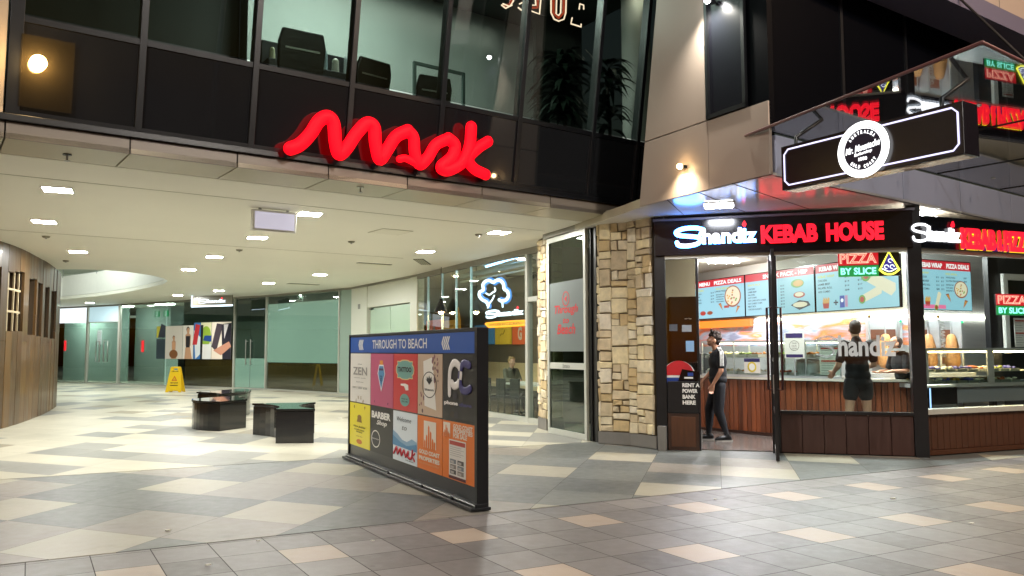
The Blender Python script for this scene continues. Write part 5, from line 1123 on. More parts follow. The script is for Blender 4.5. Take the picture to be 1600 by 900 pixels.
# banquette, wall panels, art
M = MB(); a, b = onBW(700, 600)[0], BW.L - .2; BW.box(M, a, b, .03, .45, .05, .6, mat('bench_base', '#3c3833', rough=.6)); BW.box(M, a, b, .45, .55, .03, .62, mat('bench_cream', '#cbbf9f', rough=.6)); BW.box(M, a, b, .55, 1.12, .02, .16, mat('bench_cream', '#cbbf9f')); o = M.build('banquette', None, bevel=.01); tag(o, 'long cream banquette along the dining room wall', 'bench')
arts = [((741, 771), (516, 538), '#4f8fc0', 'blue wall panel with yellow round badge'), ((773, 797), (516, 538), '#e2bf3a', 'yellow wall panel with a fine dark squiggle'), ((800, 824), (516, 538), '#dd6a3c', 'orange wall panel with a white letter G')]
for i, ((x0, x1), (y0, y1), c_, lab) in enumerate(arts):
    a = onBW(x0, y1, .05); b = onBW(x1, y0, .05); t = thing('wall_panel', lab, 'wall panel', BW.p((a[0] + b[0]) / 2, a[1], 0), 'square coloured panels on the dining room wall')
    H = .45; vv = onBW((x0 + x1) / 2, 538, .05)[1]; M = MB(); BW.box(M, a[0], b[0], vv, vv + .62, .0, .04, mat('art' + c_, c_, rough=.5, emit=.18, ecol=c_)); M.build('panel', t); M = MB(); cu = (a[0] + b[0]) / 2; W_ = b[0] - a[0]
    if i == 0: BW.disc(M, cu, vv + .33, .17, .045, mat('badge_yellow', '#e8c63c', rough=.5)); BW.quad(M, cu - .12, cu + .12, vv + .30, vv + .36, .048, prr); BW.quad(M, cu - .12, cu + .12, vv + .24, vv + .27, .048, TXK)
    elif i == 1: BW.line(M, smooth_path([(cu - .2, vv + .25), (cu - .05, vv + .32), (cu + .05, vv + .3), (cu + .2, vv + .42)], 4), .008, .045, TXK, seg=5); BW.line(M, [(cu - .03, vv + .45), (cu + .03, vv + .47)], .006, .045, TXK, seg=5)
    else: txt(M, BW, 'G', cu - .14, vv + .12, cu + .16, vv + .50, .045, TXW, bold=.05)
    M.build('emblem', t)
SB = S0b
for (x0, x1, y0, y1, c_, lab, k) in ((666, 692, 500, 515, '#e0542c', 'orange red picture panel with pale figure under the left pendant lamp', 0), (694, 718, 500, 515, '#e3a53c', 'amber picture panel with dark lines of text beside the orange one', 1)):
    a = onBW(x0, y1, .1); b = onBW(x1, y0, .1); t = thing('picture_panel', lab, 'picture', BW.p((a[0] + b[0]) / 2, a[1], .1)); vv = onBW((x0 + x1) / 2, 500, .1)[1]
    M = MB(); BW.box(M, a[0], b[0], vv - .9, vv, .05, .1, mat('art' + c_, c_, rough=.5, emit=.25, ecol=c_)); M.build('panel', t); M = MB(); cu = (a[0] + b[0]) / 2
    if k == 0: BW.disc(M, cu, vv - .35, .14, .105, TXW); BW.disc(M, cu, vv - .6, .2, .105, mat('art_cream', '#e8cba0', rough=.5)); BW.disc(M, cu + .1, vv - .55, .08, .108, prp)
    else:
        txt(M, BW, 'FRESH & HOT', cu - .3, vv - .25, cu + .28, vv - .16, .105, TXK); txt(M, BW, 'EVERY DAY', cu - .3, vv - .4, cu + .18, vv - .31, .105, TXK); BW.poly(M, [(b[0] - .4, vv), (b[0] - .22, vv + .42), (b[0] - .02, vv)], .055, mat('art' + c_, c_), .045)
    M.build('print', t)
# pendants
for (x, y, lab) in ((689, 480, 'black cone pendant lamp lighting the orange picture'), (744, 480, 'black cone pendant lamp left of the glowing tree')):
    p = D(x, 20.6); a = G(x, y, 0); zz = HC + (546 - y) / 1270 * 20.6; t = thing('pendant_lamp', lab, 'pendant lamp', (p.x, p.y, CZ + .05), 'black cone pendants in the dining room')
    M = MB(); M.tube([(p.x, p.y, CZ + .05), (p.x, p.y, zz + .25)], .01, blk, seg=6); M.build('cord', t); M = MB(); M.cyl((p.x, p.y), .19, zz - .12, zz + .22, mat('pendant_black', '#17181a', rough=.35), 24, r2=.03); M.build('lamp_shade', t)
    M = MB(); M.ell((p.x, p.y, zz - .13), .06, .06, .04, em('pendant_bulb', '#ffc27a', 220), 10, 6); M.build('bulb', t)
for (x, y, d_, lab) in ((829, 420, 18.2, 'black ceiling fan mount near the narrow stone column'),):
    p = D(x, d_); zz = HC + (546 - y) / 1270 * d_; t = thing('ceiling_fan', 'dark ceiling fan seen through the upper dining room glass', 'fan', (p.x, p.y, CZ)); M = MB(); M.cyl((p.x, p.y), .07, CZ - .02, CZ + .049, blk, 14); M.cyl((p.x, p.y), .015, zz - .1, CZ, blk, 8); M.cyl((p.x, p.y), .09, zz - .22, zz - .08, blk, 16); M.build('motor', t)
    for k in range(3): a = k * 2.09 + .6; M = MB(); d_v = Vector((math.cos(a), math.sin(a), 0)); s_v = Vector((-d_v.y, d_v.x, 0)); c = Vector((p.x, p.y, zz - .16)); M.add([c + d_v * .09 - s_v * .04, c + d_v * .6 - s_v * .07, c + d_v * .6 + s_v * .07 + Vector((0, 0, .02)), c + d_v * .09 + s_v * .04, ] + [q + Vector((0, 0, .01)) for q in (c + d_v * .09 - s_v * .04, c + d_v * .6 - s_v * .07, c + d_v * .6 + s_v * .07 + Vector((0, 0, .02)), c + d_v * .09 + s_v * .04)], [(3, 2, 1, 0), (4, 5, 6, 7), (0, 1, 5, 4), (1, 2, 6, 5), (2, 3, 7, 6), (3, 0, 4, 7)], blk); M.build('blade', t)
for i, (x, d_, lab) in enumerate(((800, 18.6, 'added fill lamp above the seated woman'), (760, 21.5, 'added fill lamp above the long banquette'), (700, 23.0, 'added fill lamp deep in the dining room'))):
    p = D(x, d_) + Vector((.25, .2, 0)); M = MB(); M.cyl(p, .10, CZ - .02, CZ - .003, em('added_dining_lamp', '#ffe6c4', 75), 18); tag(M.build('added_dining_lamp', base=(p.x, p.y, CZ)), lab, 'lamp', 'added fill lamps in the dining room ceiling')  # added to brighten the dining room and the woman
# rolled blind
a = S0b.px(697, 428, -.3); M = MB(); pA = D(697, 20.6); pB = D(812, 17.4); za = HC + (546 - 431) / 1270 * 20.6; zb2 = HC + (546 - 408) / 1270 * 17.4
pA += Vector((.35, .2, 0)); pB += Vector((.3, .1, 0)); M.tube([(pA.x, pA.y, za), (pB.x, pB.y, zb2)], .07, pal, seg=10); M.tube([(pA.x, pA.y, za - .14), (pB.x, pB.y, zb2 - .14)], .025, white, seg=8); tag(M.build('rolled_blind'), 'long rolled pale blind under the dining room ceiling', 'blind')
# blue lit ceiling light strip
M = MB(); q0, q1 = D(760, 20.4), D(815, 18.0); M.tube([(q0.x, q0.y, CZ - .01), (q1.x, q1.y, CZ - .01)], .03, em('blue_tube', '#8cc8ff', 5), seg=6); tag(M.build('blue_tube_lamp'), 'blue white light tube along the dining room ceiling', 'lamp')
# tree neon
neo = em('neon_ice', '#d8efff', 3.2); TN = S0a; nn = -.12
def tp(x, y): return TN.px(640 + x / 6.43, 400 + y / 6.43, nn)
t = thing('tree_neon_sign', 'glowing white neon tree above script lettering in the dining room window', 'neon sign', TN.p(*tp(850, 700), nn))
M = MB(); tree = [(790, 500), (770, 460), (730, 440), (700, 400), (705, 360), (740, 340), (735, 290), (760, 255), (800, 245), (840, 265), (870, 245), (910, 245), (940, 280), (950, 330), (985, 360), (990, 410), (960, 445), (915, 450), (900, 440)]
TN.line(M, smooth_path([tp(*p) for p in tree], 5), .034, nn, neo, seg=8); TN.line(M, [tp(*p) for p in ((930, 450), (935, 510))], .02, nn, neo, seg=6); TN.line(M, smooth_path([tp(*p) for p in ((770, 375), (800, 390), (830, 370), (860, 350), (855, 320))], 4), .018, nn, neo, seg=6); TN.line(M, smooth_path([tp(*p) for p in ((850, 400), (830, 440), (800, 480), (785, 520))], 4), .018, nn, neo, seg=6); M.build('tree_outline', t)
M = MB(); TN.line(M, smooth_path([tp(*p) for p in tree], 5), .07, nn - .05, haloT, seg=8, flat=.2); M.build('halo_backing', t); M = MB(); a = tp(775, 625); b = tp(1145, 520); shandiz(M, TN, a[0], a[1], b[0], b[1], nn, neo, em('flame_red', '#ff2a3c', 2), th=.02, r=.025); M.build('script_lettering', t)
M = MB(); a = tp(790, 715); b = tp(1150, 650); TN.box(M, a[0], b[0], a[1] + .02, b[1] - .02, nn - .01, nn + .0, em('pill_yellow', '#ffb43c', 1.6)); pts = [(a[0], a[1]), (b[0], a[1]), (b[0] + .05, (a[1] + b[1]) / 2), (b[0], b[1]), (a[0], b[1]), (a[0] - .05, (a[1] + b[1]) / 2), (a[0], a[1])]
TN.line(M, smooth_path(pts, 4), .022, nn, em('pill_orange', '#ff9a20', 2.6), seg=6); txt(M, TN, 'PERSIAN RESTAURANT', a[0] + .08, (a[1] + b[1]) / 2 - .04, b[0] - .08, (a[1] + b[1]) / 2 + .04, nn + .003, em('pill_brown', '#a04a10', .8)); M.build('amber_pill', t)
# table
TB = D(795, 18.0); t = thing('dining_table', 'white topped dining table in front of the seated woman', 'table', TB); f = Fr(D(768, 18.9), D(826, 17.3))
f = Fr(D(766, 18.7) + Vector((.35, .1, 0)), D(824, 17.2) + Vector((.35, .1, 0))); M = MB(); f.box(M, 0, f.L, .70, .74, -.7, 0, white); M.build('tabletop', t, bevel=.004); M = MB(); f.box(M, f.L * .3 - .04, f.L * .3 + .04, .03, .7, -.39, -.31, blk); f.box(M, f.L * .8 - .04, f.L * .8 + .04, .03, .7, -.39, -.31, blk); M.build('leg', t)
M = MB(); f.box(M, f.L * .2, f.L * .42, .742, .78, -.3, -.1, white); tag(M.build('napkin_stack', bevel=.004), 'low white napkin stack on the dining table', 'napkins')
M = MB(); 
for k in range(3):
    q_ = D(756 + k * 22, 18.6 - .45 * k) + Vector((.2, .1, 0)); t = thing('dining_chair', ('dark low chair at the left end of the dining table', 'dark low chair at the middle of the dining table', 'dark low chair at the right end of the dining table')[k], 'chair', q_, 'dark dining chairs by the glass'); g_ = Fr(q_, q_ + f.u); M = MB(); g_.box(M, -.2, .2, .43, .48, -.25, .18, leather); M.build('seat', t, bevel=.01); M = MB(); g_.box(M, -.2, .2, .48, .86, .14, .18, leather); M.build('backrest', t, bevel=.01)
    M = MB()
    for su in (-.17, .15):
        for sn_ in (-.22, .14): g_.box(M, su, su + .025, .03, .43, sn_, sn_ + .025, blk)
    M.build('leg', t)

# ------------------------------------------------------------------ far shopfronts
S1 = seg(548, 652); t = thing('service_doors', 'white wall panels with pale green service doors', 'wall', NP[548]); wp = mat('white_wall_panel', '#d9dbcd', rough=.3); gdr = mat('pale_green_door', '#b4cdb6', rough=.25)
X = lambda x: S1.px(x, 500)[0]
M = MB(); S1.box(M, 0, X(573) - .02, .01, CZ - .06, -.2, 0, wp); S1.box(M, X(573), X(641), CZ - .75, CZ - .06, -.2, -.02, wp); S1.box(M, X(641) + .02, S1.L, .01, CZ - .06, -.2, .02, wp); M.build('wall_panel', t, bevel=.005)
M = MB(); S1.box(M, X(575), X(606) - .01, .02, CZ - .78, -.15, -.08, gdr); M.build('door', t, bevel=.004); M = MB(); S1.box(M, X(606) + .01, X(640), .02, CZ - .78, -.15, -.08, gdr); M.build('door', t, bevel=.004)
M = MB(); u = X(561); S1.box(M, u - .1, u + .1, S1.px(561, 479)[1] - .08, S1.px(561, 479)[1] + .08, 0, .01, mat('switch_grey', '#8c8f88', rough=.5)); M.build('notice_plate', t); M = MB(); S1.box(M, 0, S1.L, CZ - .06, CZ - .002, -.1, .03, hdr); S1.box(M, X(576), X(580), CZ - .82, CZ - .79, -.08, 0, blk); M.build('header', t)
def shop_shell(f, name, lab, depth, wallc, col2=None):
    t = thing(name, lab, 'shopfront', f.p(f.L / 2, 0, 0)); M = MB(); f.box(M, -.1, f.L + .1, 0, CZ, -depth - .1, -depth, wallc); M.build('back_wall', t)
    M = MB(); f.box(M, 0, f.L, .01, .06, -.06, .03, pal); M.build('sill', t); M = MB(); f.box(M, 0, f.L, CZ - .07, CZ - .002, -.08, .02, hdr); M.build('header', t); return t
dgl = glass('shop_glass', '#dbe4df', .09); froz = glass('frosted_green_glass', '#9fd0bd', .06, haze=.86, hazecol='#c2d8cc')
dkg = mat('dark_green_wall', '#5c6a62', rough=.6)
S2 = seg(415, 548); X2 = lambda x: S2.px(x, 520)[0]; t = shop_shell(S2, 'frosted_shopfront', 'wide shopfront of frosted green glass above a brown timber base', .8, dkg)
va, vb = S2.px(480, 567)[1], S2.px(480, 471)[1]
M = MB(); S2.box(M, .05, X2(530), .06, CZ - .07, -.03, -.02, dgl); M.build('window_glass', t); M = MB(); S2.box(M, X2(531), S2.L, .06, CZ - .07, -.03, .0, froz); M.build('frosted_side_panel', t)
M = MB(); S2.box(M, .03, X2(530), va, vb, -.05, -.038, mat('frosted_film', '#c3d6cc', rough=.4, emit=.6, ecol='#a8c4b6')); M.build('frosted_film', t); tw = mat('timber_base', '#7a5c34', rough=.4, var=.3, vscale=3, aniso=(5, 5, .5)); M = MB(); S2.box(M, .03, X2(531), .06, va - .02, -.16, -.06, tw); M.build('timber_base', t)  # film glows slightly in place of arcade light falling on it
M = MB(); S2.box(M, X2(530) - .03, X2(530) + .03, .02, CZ - .07, -.06, .03, pal); S2.box(M, 0, .07, .02, CZ - .07, -.06, .04, pal); M.build('post', t)
S3 = seg(365, 415); t = shop_shell(S3, 'glass_shop_door', 'pale frosted double glass door with steel pull handles', .8, dkg); vb3 = S3.px(390, 502)[1]; vm = S3.px(390, 560)[1]
for i in (0, 1):
    a, b = (.06, S3.L / 2 - .01) if i == 0 else (S3.L / 2 + .01, S3.L - .03)
    M = MB(); S3.box(M, a, b, .06, CZ - .07, -.03, -.02, dgl); M.build('door_leaf', t)
    M = MB(); S3.box(M, a + .01, b - .01, vm, vb3, -.05, -.04, mat('film_grey', '#6f7c76', rough=.4)); S3.box(M, a + .01, b - .01, .07, vm - .0, -.05, -.04, mat('frosted_film', '#86b8a5')); M.build('frosted_film', t)
    M = MB(); u = S3.L / 2 + (-.14 if i == 0 else .14); S3.line(M, [(u, .95), (u, 1.9)], .02, .06, alu); M.tube([S3.p(u, 1.0, -.02), S3.p(u, 1.0, .06)], .015, alu, seg=6); M.tube([S3.p(u, 1.85, -.02), S3.p(u, 1.85, .06)], .015, alu, seg=6); M.build('handle', t)
M = MB(); S3.box(M, 0, .07, .02, CZ - .07, -.06, .04, pal); M.build('post', t)
S4 = seg(258, 365); t = shop_shell(S4, 'poster_shopfront', 'dark glass shopfront over timber with a strip of large photo posters', .9, dkg); X4 = lambda x: S4.px(x, 530)[0]
M = MB(); S4.box(M, .05, S4.L, .06, CZ - .07, -.03, -.02, dgl); M.build('window_glass', t); v0_, v1_ = S4.px(310, 561)[1], S4.px(310, 508)[1]; M = MB(); S4.box(M, X4(288), S4.L - .02, .06, v0_ - .02, -.16, -.06, tw); M.build('timber_base', t)
M = MB(); S4.box(M, X4(256), X4(276), .06, v0_, -.16, -.06, mat('frosted_film', '#86b8a5')); S4.box(M, X4(277), X4(287), .06, v0_, -.16, -.06, mat('dark_film', '#2e3538', rough=.4)); M.build('side_panel', t)
tp_ = thing('photo_poster_strip', 'strip of large fashion and fruit coloured photo posters on the dark shopfront', 'posters', S4.p(X4(310), v0_, 0)); XS = [244, 258, 285, 302, 313, 330, 361]; rn = random.Random(5)
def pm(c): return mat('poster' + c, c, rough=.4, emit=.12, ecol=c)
def skin_fig(M, f, u, v, h, n, hairc, topc, skin='#c79a78'):
    f.disc(M, u, v + h * .86, h * .075, n, pm(skin), ry=h * .09, seg=14); f.disc(M, u - h * .01, v + h * .90, h * .085, n - .001, pm(hairc), ry=h * .085, seg=14); f.poly(M, [(u - h * .03, v + h * .8), (u + h * .03, v + h * .8), (u + h * .14, v + h * .72), (u + h * .13, v + h * .4), (u - h * .12, v + h * .4), (u - h * .14, v + h * .72)], n, pm(skin)); f.poly(M, [(u - h * .11, v + h * .7), (u + h * .11, v + h * .7), (u + h * .1, v + h * .35), (u - h * .1, v + h * .35)], n + .001, pm(topc)); f.poly(M, [(u - h * .12, v + h * .35), (u + h * .12, v + h * .35), (u + h * .22, v), (u - h * .16, v)], n, pm(skin))
H4 = v1_ - v0_; n4 = -.012
cols = ['#c9c13c', '#d8d2c6', '#e6e1d6', '#3f78b8', '#d9d8b0', '#e8dccb']
for i in range(6):
    a, b = X4(XS[i]) + .01, X4(XS[i + 1]) - .01; M = MB(); S4.quad(M, a, b, v0_ if i else v0_ + .9, v1_ - (0 if i < 3 else -.1), n4, pm(cols[i])); c = (a + b) / 2; W = b - a; hh = H4
    if i == 0: S4.poly(M, [(a + .1, v0_ + .9), (b, v0_ + .9), (b, v0_ + 1.4), (c, v0_ + 1.5)], n4 + .002, pm('#2b3440')); S4.quad(M, a, b, v0_, v0_ + .85, n4, pm('#33424a'))
    if i == 1: skin_fig(M, S4, c, v0_, hh * .72, n4 + .003, '#5a3a26', '#d8a37c'); S4.disc(M, c, v0_ + .2, .3, n4 + .006, pm('#8a5a34'), ry=.18)
    if i == 2: skin_fig(M, S4, c, v0_, hh * .98, n4 + .003, '#2a201c', '#2d2b2e')
    if i == 3: S4.poly(M, [(a, v1_ - .2), (b, v1_ - .5), (b, v0_ + .2), (a + .15, v0_)], n4 + .003, pm('#dfe6e8')); S4.poly(M, [(c - .1, v1_ + .05), (c + .2, v1_), (c, v1_ - .8), (c - .3, v1_ - .8)], n4 + .005, pm('#c7323a'))
    if i == 4: S4.disc(M, c, v1_ - .45, .33, n4 + .003, pm('#8fb03a'), ry=.4); S4.poly(M, [(a, v0_), (a + .12, v0_), (a + .16, v1_), (a, v1_)], n4 + .004, pm('#14161a')); S4.poly(M, [(c - .2, v0_ + .75), (b, v0_ + .7), (b, v0_ + .95), (c - .1, v0_ + .95)], n4 + .005, pm('#20488c')); S4.quad(M, a + .12, b, v0_, v0_ + .6, n4 + .004, pm('#dfe0dc'))
    if i == 5: S4.poly(M, [(a, v0_ + .5), (c - .3, v1_ + .05), (c + .1, v1_), (c - .3, v0_ + .3)], n4 + .003, pm('#4a3f48')); S4.poly(M, [(c + .1, v0_), (c, v1_), (b, v1_ + .05), (b, v0_)], n4 + .004, pm('#2a2734')); S4.poly(M, [(c - .5, v0_ + .35), (c + .5, v0_ + .7), (c + .65, v0_ + .5), (c, v0_ + .15)], n4 + .006, pm('#c98f76')); S4.poly(M, [(c + .15, v1_), (c + .45, v1_), (c + .2, v0_ + .8)], n4 + .006, pm('#e5e0e0'))
    M.build('poster', tp_)
S5 = seg(187, 258); X5 = lambda x: S5.px(x, 540)[0]; t = shop_shell(S5, 'dark_shopfront', 'very dark glass shopfront left of the photo posters', 2.5, mat('dark_interior', '#4a5650', rough=.7)); M = MB(); S5.box(M, .05, S5.L, .06, CZ - .07, -.03, -.02, dgl); M.build('window_glass', t); M = MB(); S5.box(M, S5.L * .45, S5.L * .8, .06, 2.4, -1.6, -1.5, mat('brick_dark', '#5a4b3c', rough=.8, var=.3, vscale=12)); M.build('inner_wall', t)
M = MB(); u, v = S5.px(222, 541, -.6); S5.box(M, u - .07, u + .07, v - .26, v + .26, -.65, -.6, em('red_led', '#ff1c2a', 2.2)); tag(M.build('red_led_strip'), 'short upright red LED strip inside the very dark shopfront', 'light')
M = MB(); u, v = S5.px(245, 490, .05)
for k in (0, 1):
    uu = S5.px(245 + 14 * k, 490, -.1)[0]; S5.box(M, uu - .17, uu + .17, v - .13, v + .13, -.14, -.1, em('exit_green', '#12a060', .9)); S5.box(M, uu - .06, uu + .06, v - .10, v + .10, -.099, -.095, em('exit_white', '#eafff2', 1.2)); S5.disc(M, uu, v + .06, .03, -.094, em('exit_green', '#12a060'), seg=8); S5.poly(M, [(uu - .03, v + .03), (uu + .03, v + .03), (uu + .045, v - .08), (uu - .01, v - .02), (uu - .045, v - .08)], -.094, em('exit_green', '#12a060'))
tag(M.build('exit_sign_reflection'), 'modelled reflection of a green running man exit sign in dark glass', 'sign')  # a reflection in the glass, modelled as solid glowing signs
S6 = seg(135, 187); t = shop_shell(S6, 'double_glass_doors', 'grey glass double doors with long steel pull handles', 2.5, mat('dim_interior', '#93a098', rough=.7)); vt6 = CZ - .8
for i in (0, 1):
    a, b = (.1, S6.L / 2 - .01) if i == 0 else (S6.L / 2 + .01, S6.L - .1); M = MB(); S6.box(M, a, b, .06, vt6, -.03, -.02, dgl); M.build('door_leaf', t); M = MB(); u = S6.L / 2 + (-.16 if i == 0 else .16); u2 = u + (-.3 if i == 0 else .3)
    S6.line(M, [(u, 1.0), (u, 1.95)], .025, .06, alu); S6.line(M, [(u, 1.0), (u2, 1.0), (u2, 1.95), (u, 1.95)], .02, .05, alu); M.build('handle', t)
M = MB(); S6.box(M, .1, S6.L - .1, vt6 + .04, CZ - .07, -.03, -.02, mat('transom_pale_blue', '#b9d6e0', rough=.3, emit=.55, ecol='#c6e4f0')); M.build('lit_transom', t); M = MB(); S6.box(M, 0, .12, .02, CZ - .01, -.06, .05, pal); S6.box(M, S6.L - .12, S6.L + .02, .02, CZ - .01, -.06, .05, pal); S6.box(M, .1, S6.L - .1, vt6, vt6 + .04, -.06, .03, pal); M.build('post', t)
M = MB(); u, v = S6.px(155, 527); S6.box(M, u - .17, u + .17, v - .33, v + .33, -.018, -.01, mat('door_notice_paper', '#cfe0e0', rough=.6, emit=.1, ecol='#cfe0e0')); 
for k in range(5): S6.quad(M, u - .12, u + .1, v + .2 - k * .1, v + .22 - k * .1, -.008, mat('print_grey', '#8a8a88'))
tag(M.build('door_notice'), 'pale notice sheet on the grey glass double doors', 'notice')
S7 = Fr(NP[40], NP[135]); t = shop_shell(S7, 'lit_shopfront', 'pale green glass front beside the curved timber wall', 2.0, mat('pale_interior', '#a9bfb6', rough=.7)); M = MB(); S7.box(M, 0, S7.L, .06, vt6, -.03, -.02, dgl); M.build('window_glass', t); M = MB(); S7.box(M, 0, S7.L, vt6 + .03, CZ - .07, -.03, -.02, em('lit_panel', '#eef8ff', 1.15)); M.build('lit_fascia', t); M = MB(); u, v = S7.px(101, 540, -.6); S7.box(M, u - .06, u + .06, v - .25, v + .25, -.65, -.6, em('red_led', '#ff1c2a')); tag(M.build('red_led_strip'), 'short upright red LED strip behind the pale green glass', 'light')
for f_, lab in ((S5, 'added fill lamp inside the very dark shopfront'), (S6, 'added fill lamp behind the grey glass double doors'), (S7, 'added fill lamp behind the pale green glass front')):
    M = MB(); f_.box(M, f_.L * .3, f_.L * .6, CZ - .04, CZ - .002, -1.3, -1.0, em('added_back_shop_lamp', '#f2fff8', 34)); tag(M.build('shop_ceiling_lamp'), lab, 'lamp', 'added fill lamps inside the far shops')  # added to lift the dark interiors behind the glass
# small hanging script sign
p0, p1 = D(298, 31.2), D(361, 30.4); H_ = Fr(p0, p1); za, zb3 = H_.px(330, 478)[1], H_.px(330, 462)[1]; zb3 = min(zb3, CZ - .03); t = thing('hanging_script_sign', 'small glass blade sign with glowing white Shandiz script', 'sign', p0)
M = MB(); H_.box(M, 0, H_.L, za, zb3, -.04, .0, mat('sign_taupe', '#5c5a4a', rough=.4, emit=.06, ecol='#a9a68a')); M.build('panel', t); M = MB(); H_.line(M, [(0, za), (H_.L, za)], .03, .0, neo, seg=6); H_.line(M, [(0, za), (0, zb3)], .03, .0, neo, seg=6); M.build('edge_light', t)
M = MB(); shandiz(M, H_, H_.L * .18, za + .10, H_.L * .85, zb3 - .12, .01, em('small_sign_white', '#eaf6ff', 1.4), em('flame_red', '#ff2a3c'), th=.02); M.build('script_lettering', t)

# ------------------------------------------------------------------ curved timber wall
base_px = [(-60, 675), (0, 663), (30, 656), (50, 650), (70, 642), (88, 630)]
bpts = [G(x, y) for x, y in base_px]; tpx = [(-60, 349), (0, 363), (30, 376), (55, 391), (80, 406), (97, 418)]; tpts = [G(x, y, CZ) for x, y in tpx]
path = [((a.x + b.x) / 2, (a.y + b.y) / 2) for a, b in zip(bpts, tpts)]
path = [Vector((x, y, 0)) for x, y in smooth_path(path, 8)]
d_ = (path[0] - path[1]).normalized(); path = [path[0] + d_ * k for k in (6, 4, 2)] + path
tl = [0]
for i in range(1, len(path)): tl.append(tl[-1] + (path[i] - path[i - 1]).length)
def wat(s):
    for i in range(1, len(path)):
        if s <= tl[i] or i == len(path) - 1:
            q = (s - tl[i - 1]) / (tl[i] - tl[i - 1]); return path[i - 1].lerp(path[i], q)
def s_of_px(x):
    best = None
    for k in range(1200):
        s = tl[-1] * k / 1199; p = wat(s); px_ = CX + F * (p.x * _r[0] + p.y * _r[1] - HC * 0) / (p.x * _f[0] + p.y * _f[1])
        if best is None or abs(px_ - x) < best[0]: best = (abs(px_ - x), s)
    return best[1]
twm = [mat('aged_timber_%d' % i, c, rough=.42, var=.3, vscale=3, aniso=(3, 3, .35), bump=.15, bscale=20, coat=.15) for i, c in enumerate(('#523916', '#5c401a', '#4c3413', '#63461d', '#573c18', '#483112'))]
t = thing('curved_timber_wall', 'curved brown plank wall with recessed windows on the left', 'wall', path[6])
cutsx = [-45, -30, -15, 3, 8, 34, 41, 42, 54, 56, 63, 67, 74, 77, 85, 90, 97]; S = [s_of_px(x) for x in cutsx]; S[-1] = tl[-1]; S = [0, 2, 4] + S
allc = sorted(set([round(s, 3) for s in S]))
def zof(s, y):
    p = wat(s); dep = p.y; return HC + (549 - y) / F * dep * 1.0
holes = [(8, 34, 425, 518), (42, 54, 436, 524), (56, 63, 443, 526), (67, 74, 449, 528), (77, 85, 455, 530), (-40, -3, 415, 512)]
HS = [(s_of_px(a), s_of_px(b), c, d) for a, b, c, d in holes]
M = MB(); rn = random.Random(12); pw = []
s = 0
marks = sorted([0] + [q for h in HS for q in h[:2]] + [tl[-1]])
for i in range(len(marks) - 1):
    a, b = marks[i], marks[i + 1]
    if b - a < .02: continue
    k = max(1, round((b - a) / .42)); pw += [(a + (b - a) * j / k, a + (b - a) * (j + 1) / k) for j in range(k)]
def panel(M, a, b, z0, z1, off, th, m):
    p, q = wat(a), wat(b); n_ = Vector(((q - p).y, -(q - p).x, 0)).normalized(); P = [p + n_ * off, q + n_ * off, q + n_ * (off - th), p + n_ * (off - th)]
    M.hexa([Vector((v.x, v.y, z0)) for v in P] + [Vector((v.x, v.y, z1)) for v in P], m)
MBk = MB(); MR = MB()
for a, b in pw:
    mid = (a + b) / 2; h = next((h for h in HS if h[0] <= mid <= h[1]), None); m = rn.choice(twm); o_ = rn.uniform(-.006, .006); g = .004
    if h: z1_, z0_ = zof(mid, h[2]), zof(mid, h[3]); panel(M, a + g, b - g, .01, z0_, o_, .05, m); panel(M, a + g, b - g, z1_, CZ - .001, o_, .05, rn.choice(twm)); panel(MR, a, b, z0_ - .05, z1_ + .05, -.28, .03, mat('recess_timber', '#6a4a26', rough=.5, var=.3, vscale=3)); panel(MR, a, b, z0_ - .04, z0_, -.02, .3, twm[2]); panel(MR, a, b, z1_, z1_ + .04, -.02, .3, twm[2])
    else: zz = rn.choice([2.0, 1.7, 2.3]); panel(M, a + g, b - g, .01, zz, o_, .05, m); panel(M, a + g, b - g, zz + .004, CZ - .001, o_ + .003, .05, rn.choice(twm))
M.build('plank_cladding', t, bevel=.003); MR.build('recess', t)
M = MB()
for a, b in pw:
    mid = (a + b) / 2
    if not any(h[0] <= mid <= h[1] for h in HS): panel(M, a - .002, b + .002, .01, CZ - .002, -.055, .25, mat('timber_dark_core', '#3a2c1a', rough=.9))  # dark brown core behind the planks
pe = wat(tl[-1]); M.build('wall_core', t)
M = MB(); a_, b_, ya, yb = HS[0]; zt0, zt1 = zof((a_ + b_) / 2, yb), zof((a_ + b_) / 2, ya)
for q in (.2, .55, .85): s_m = a_ + (b_ - a_) * q; panel(M, s_m - .02, s_m + .02, zt0, zt1, -.06, .03, mat('window_bar', '#b8a888', rough=.4))
k_ = 8
for q in (.33, .7):
    for j in range(k_): panel(M, a_ + (b_ - a_) * j / k_, a_ + (b_ - a_) * (j + 1) / k_, zt0 + (zt1 - zt0) * q - .02, zt0 + (zt1 - zt0) * q + .02, -.062, .028, mat('window_bar', '#b8a888'))
M.build('window_bars', t)

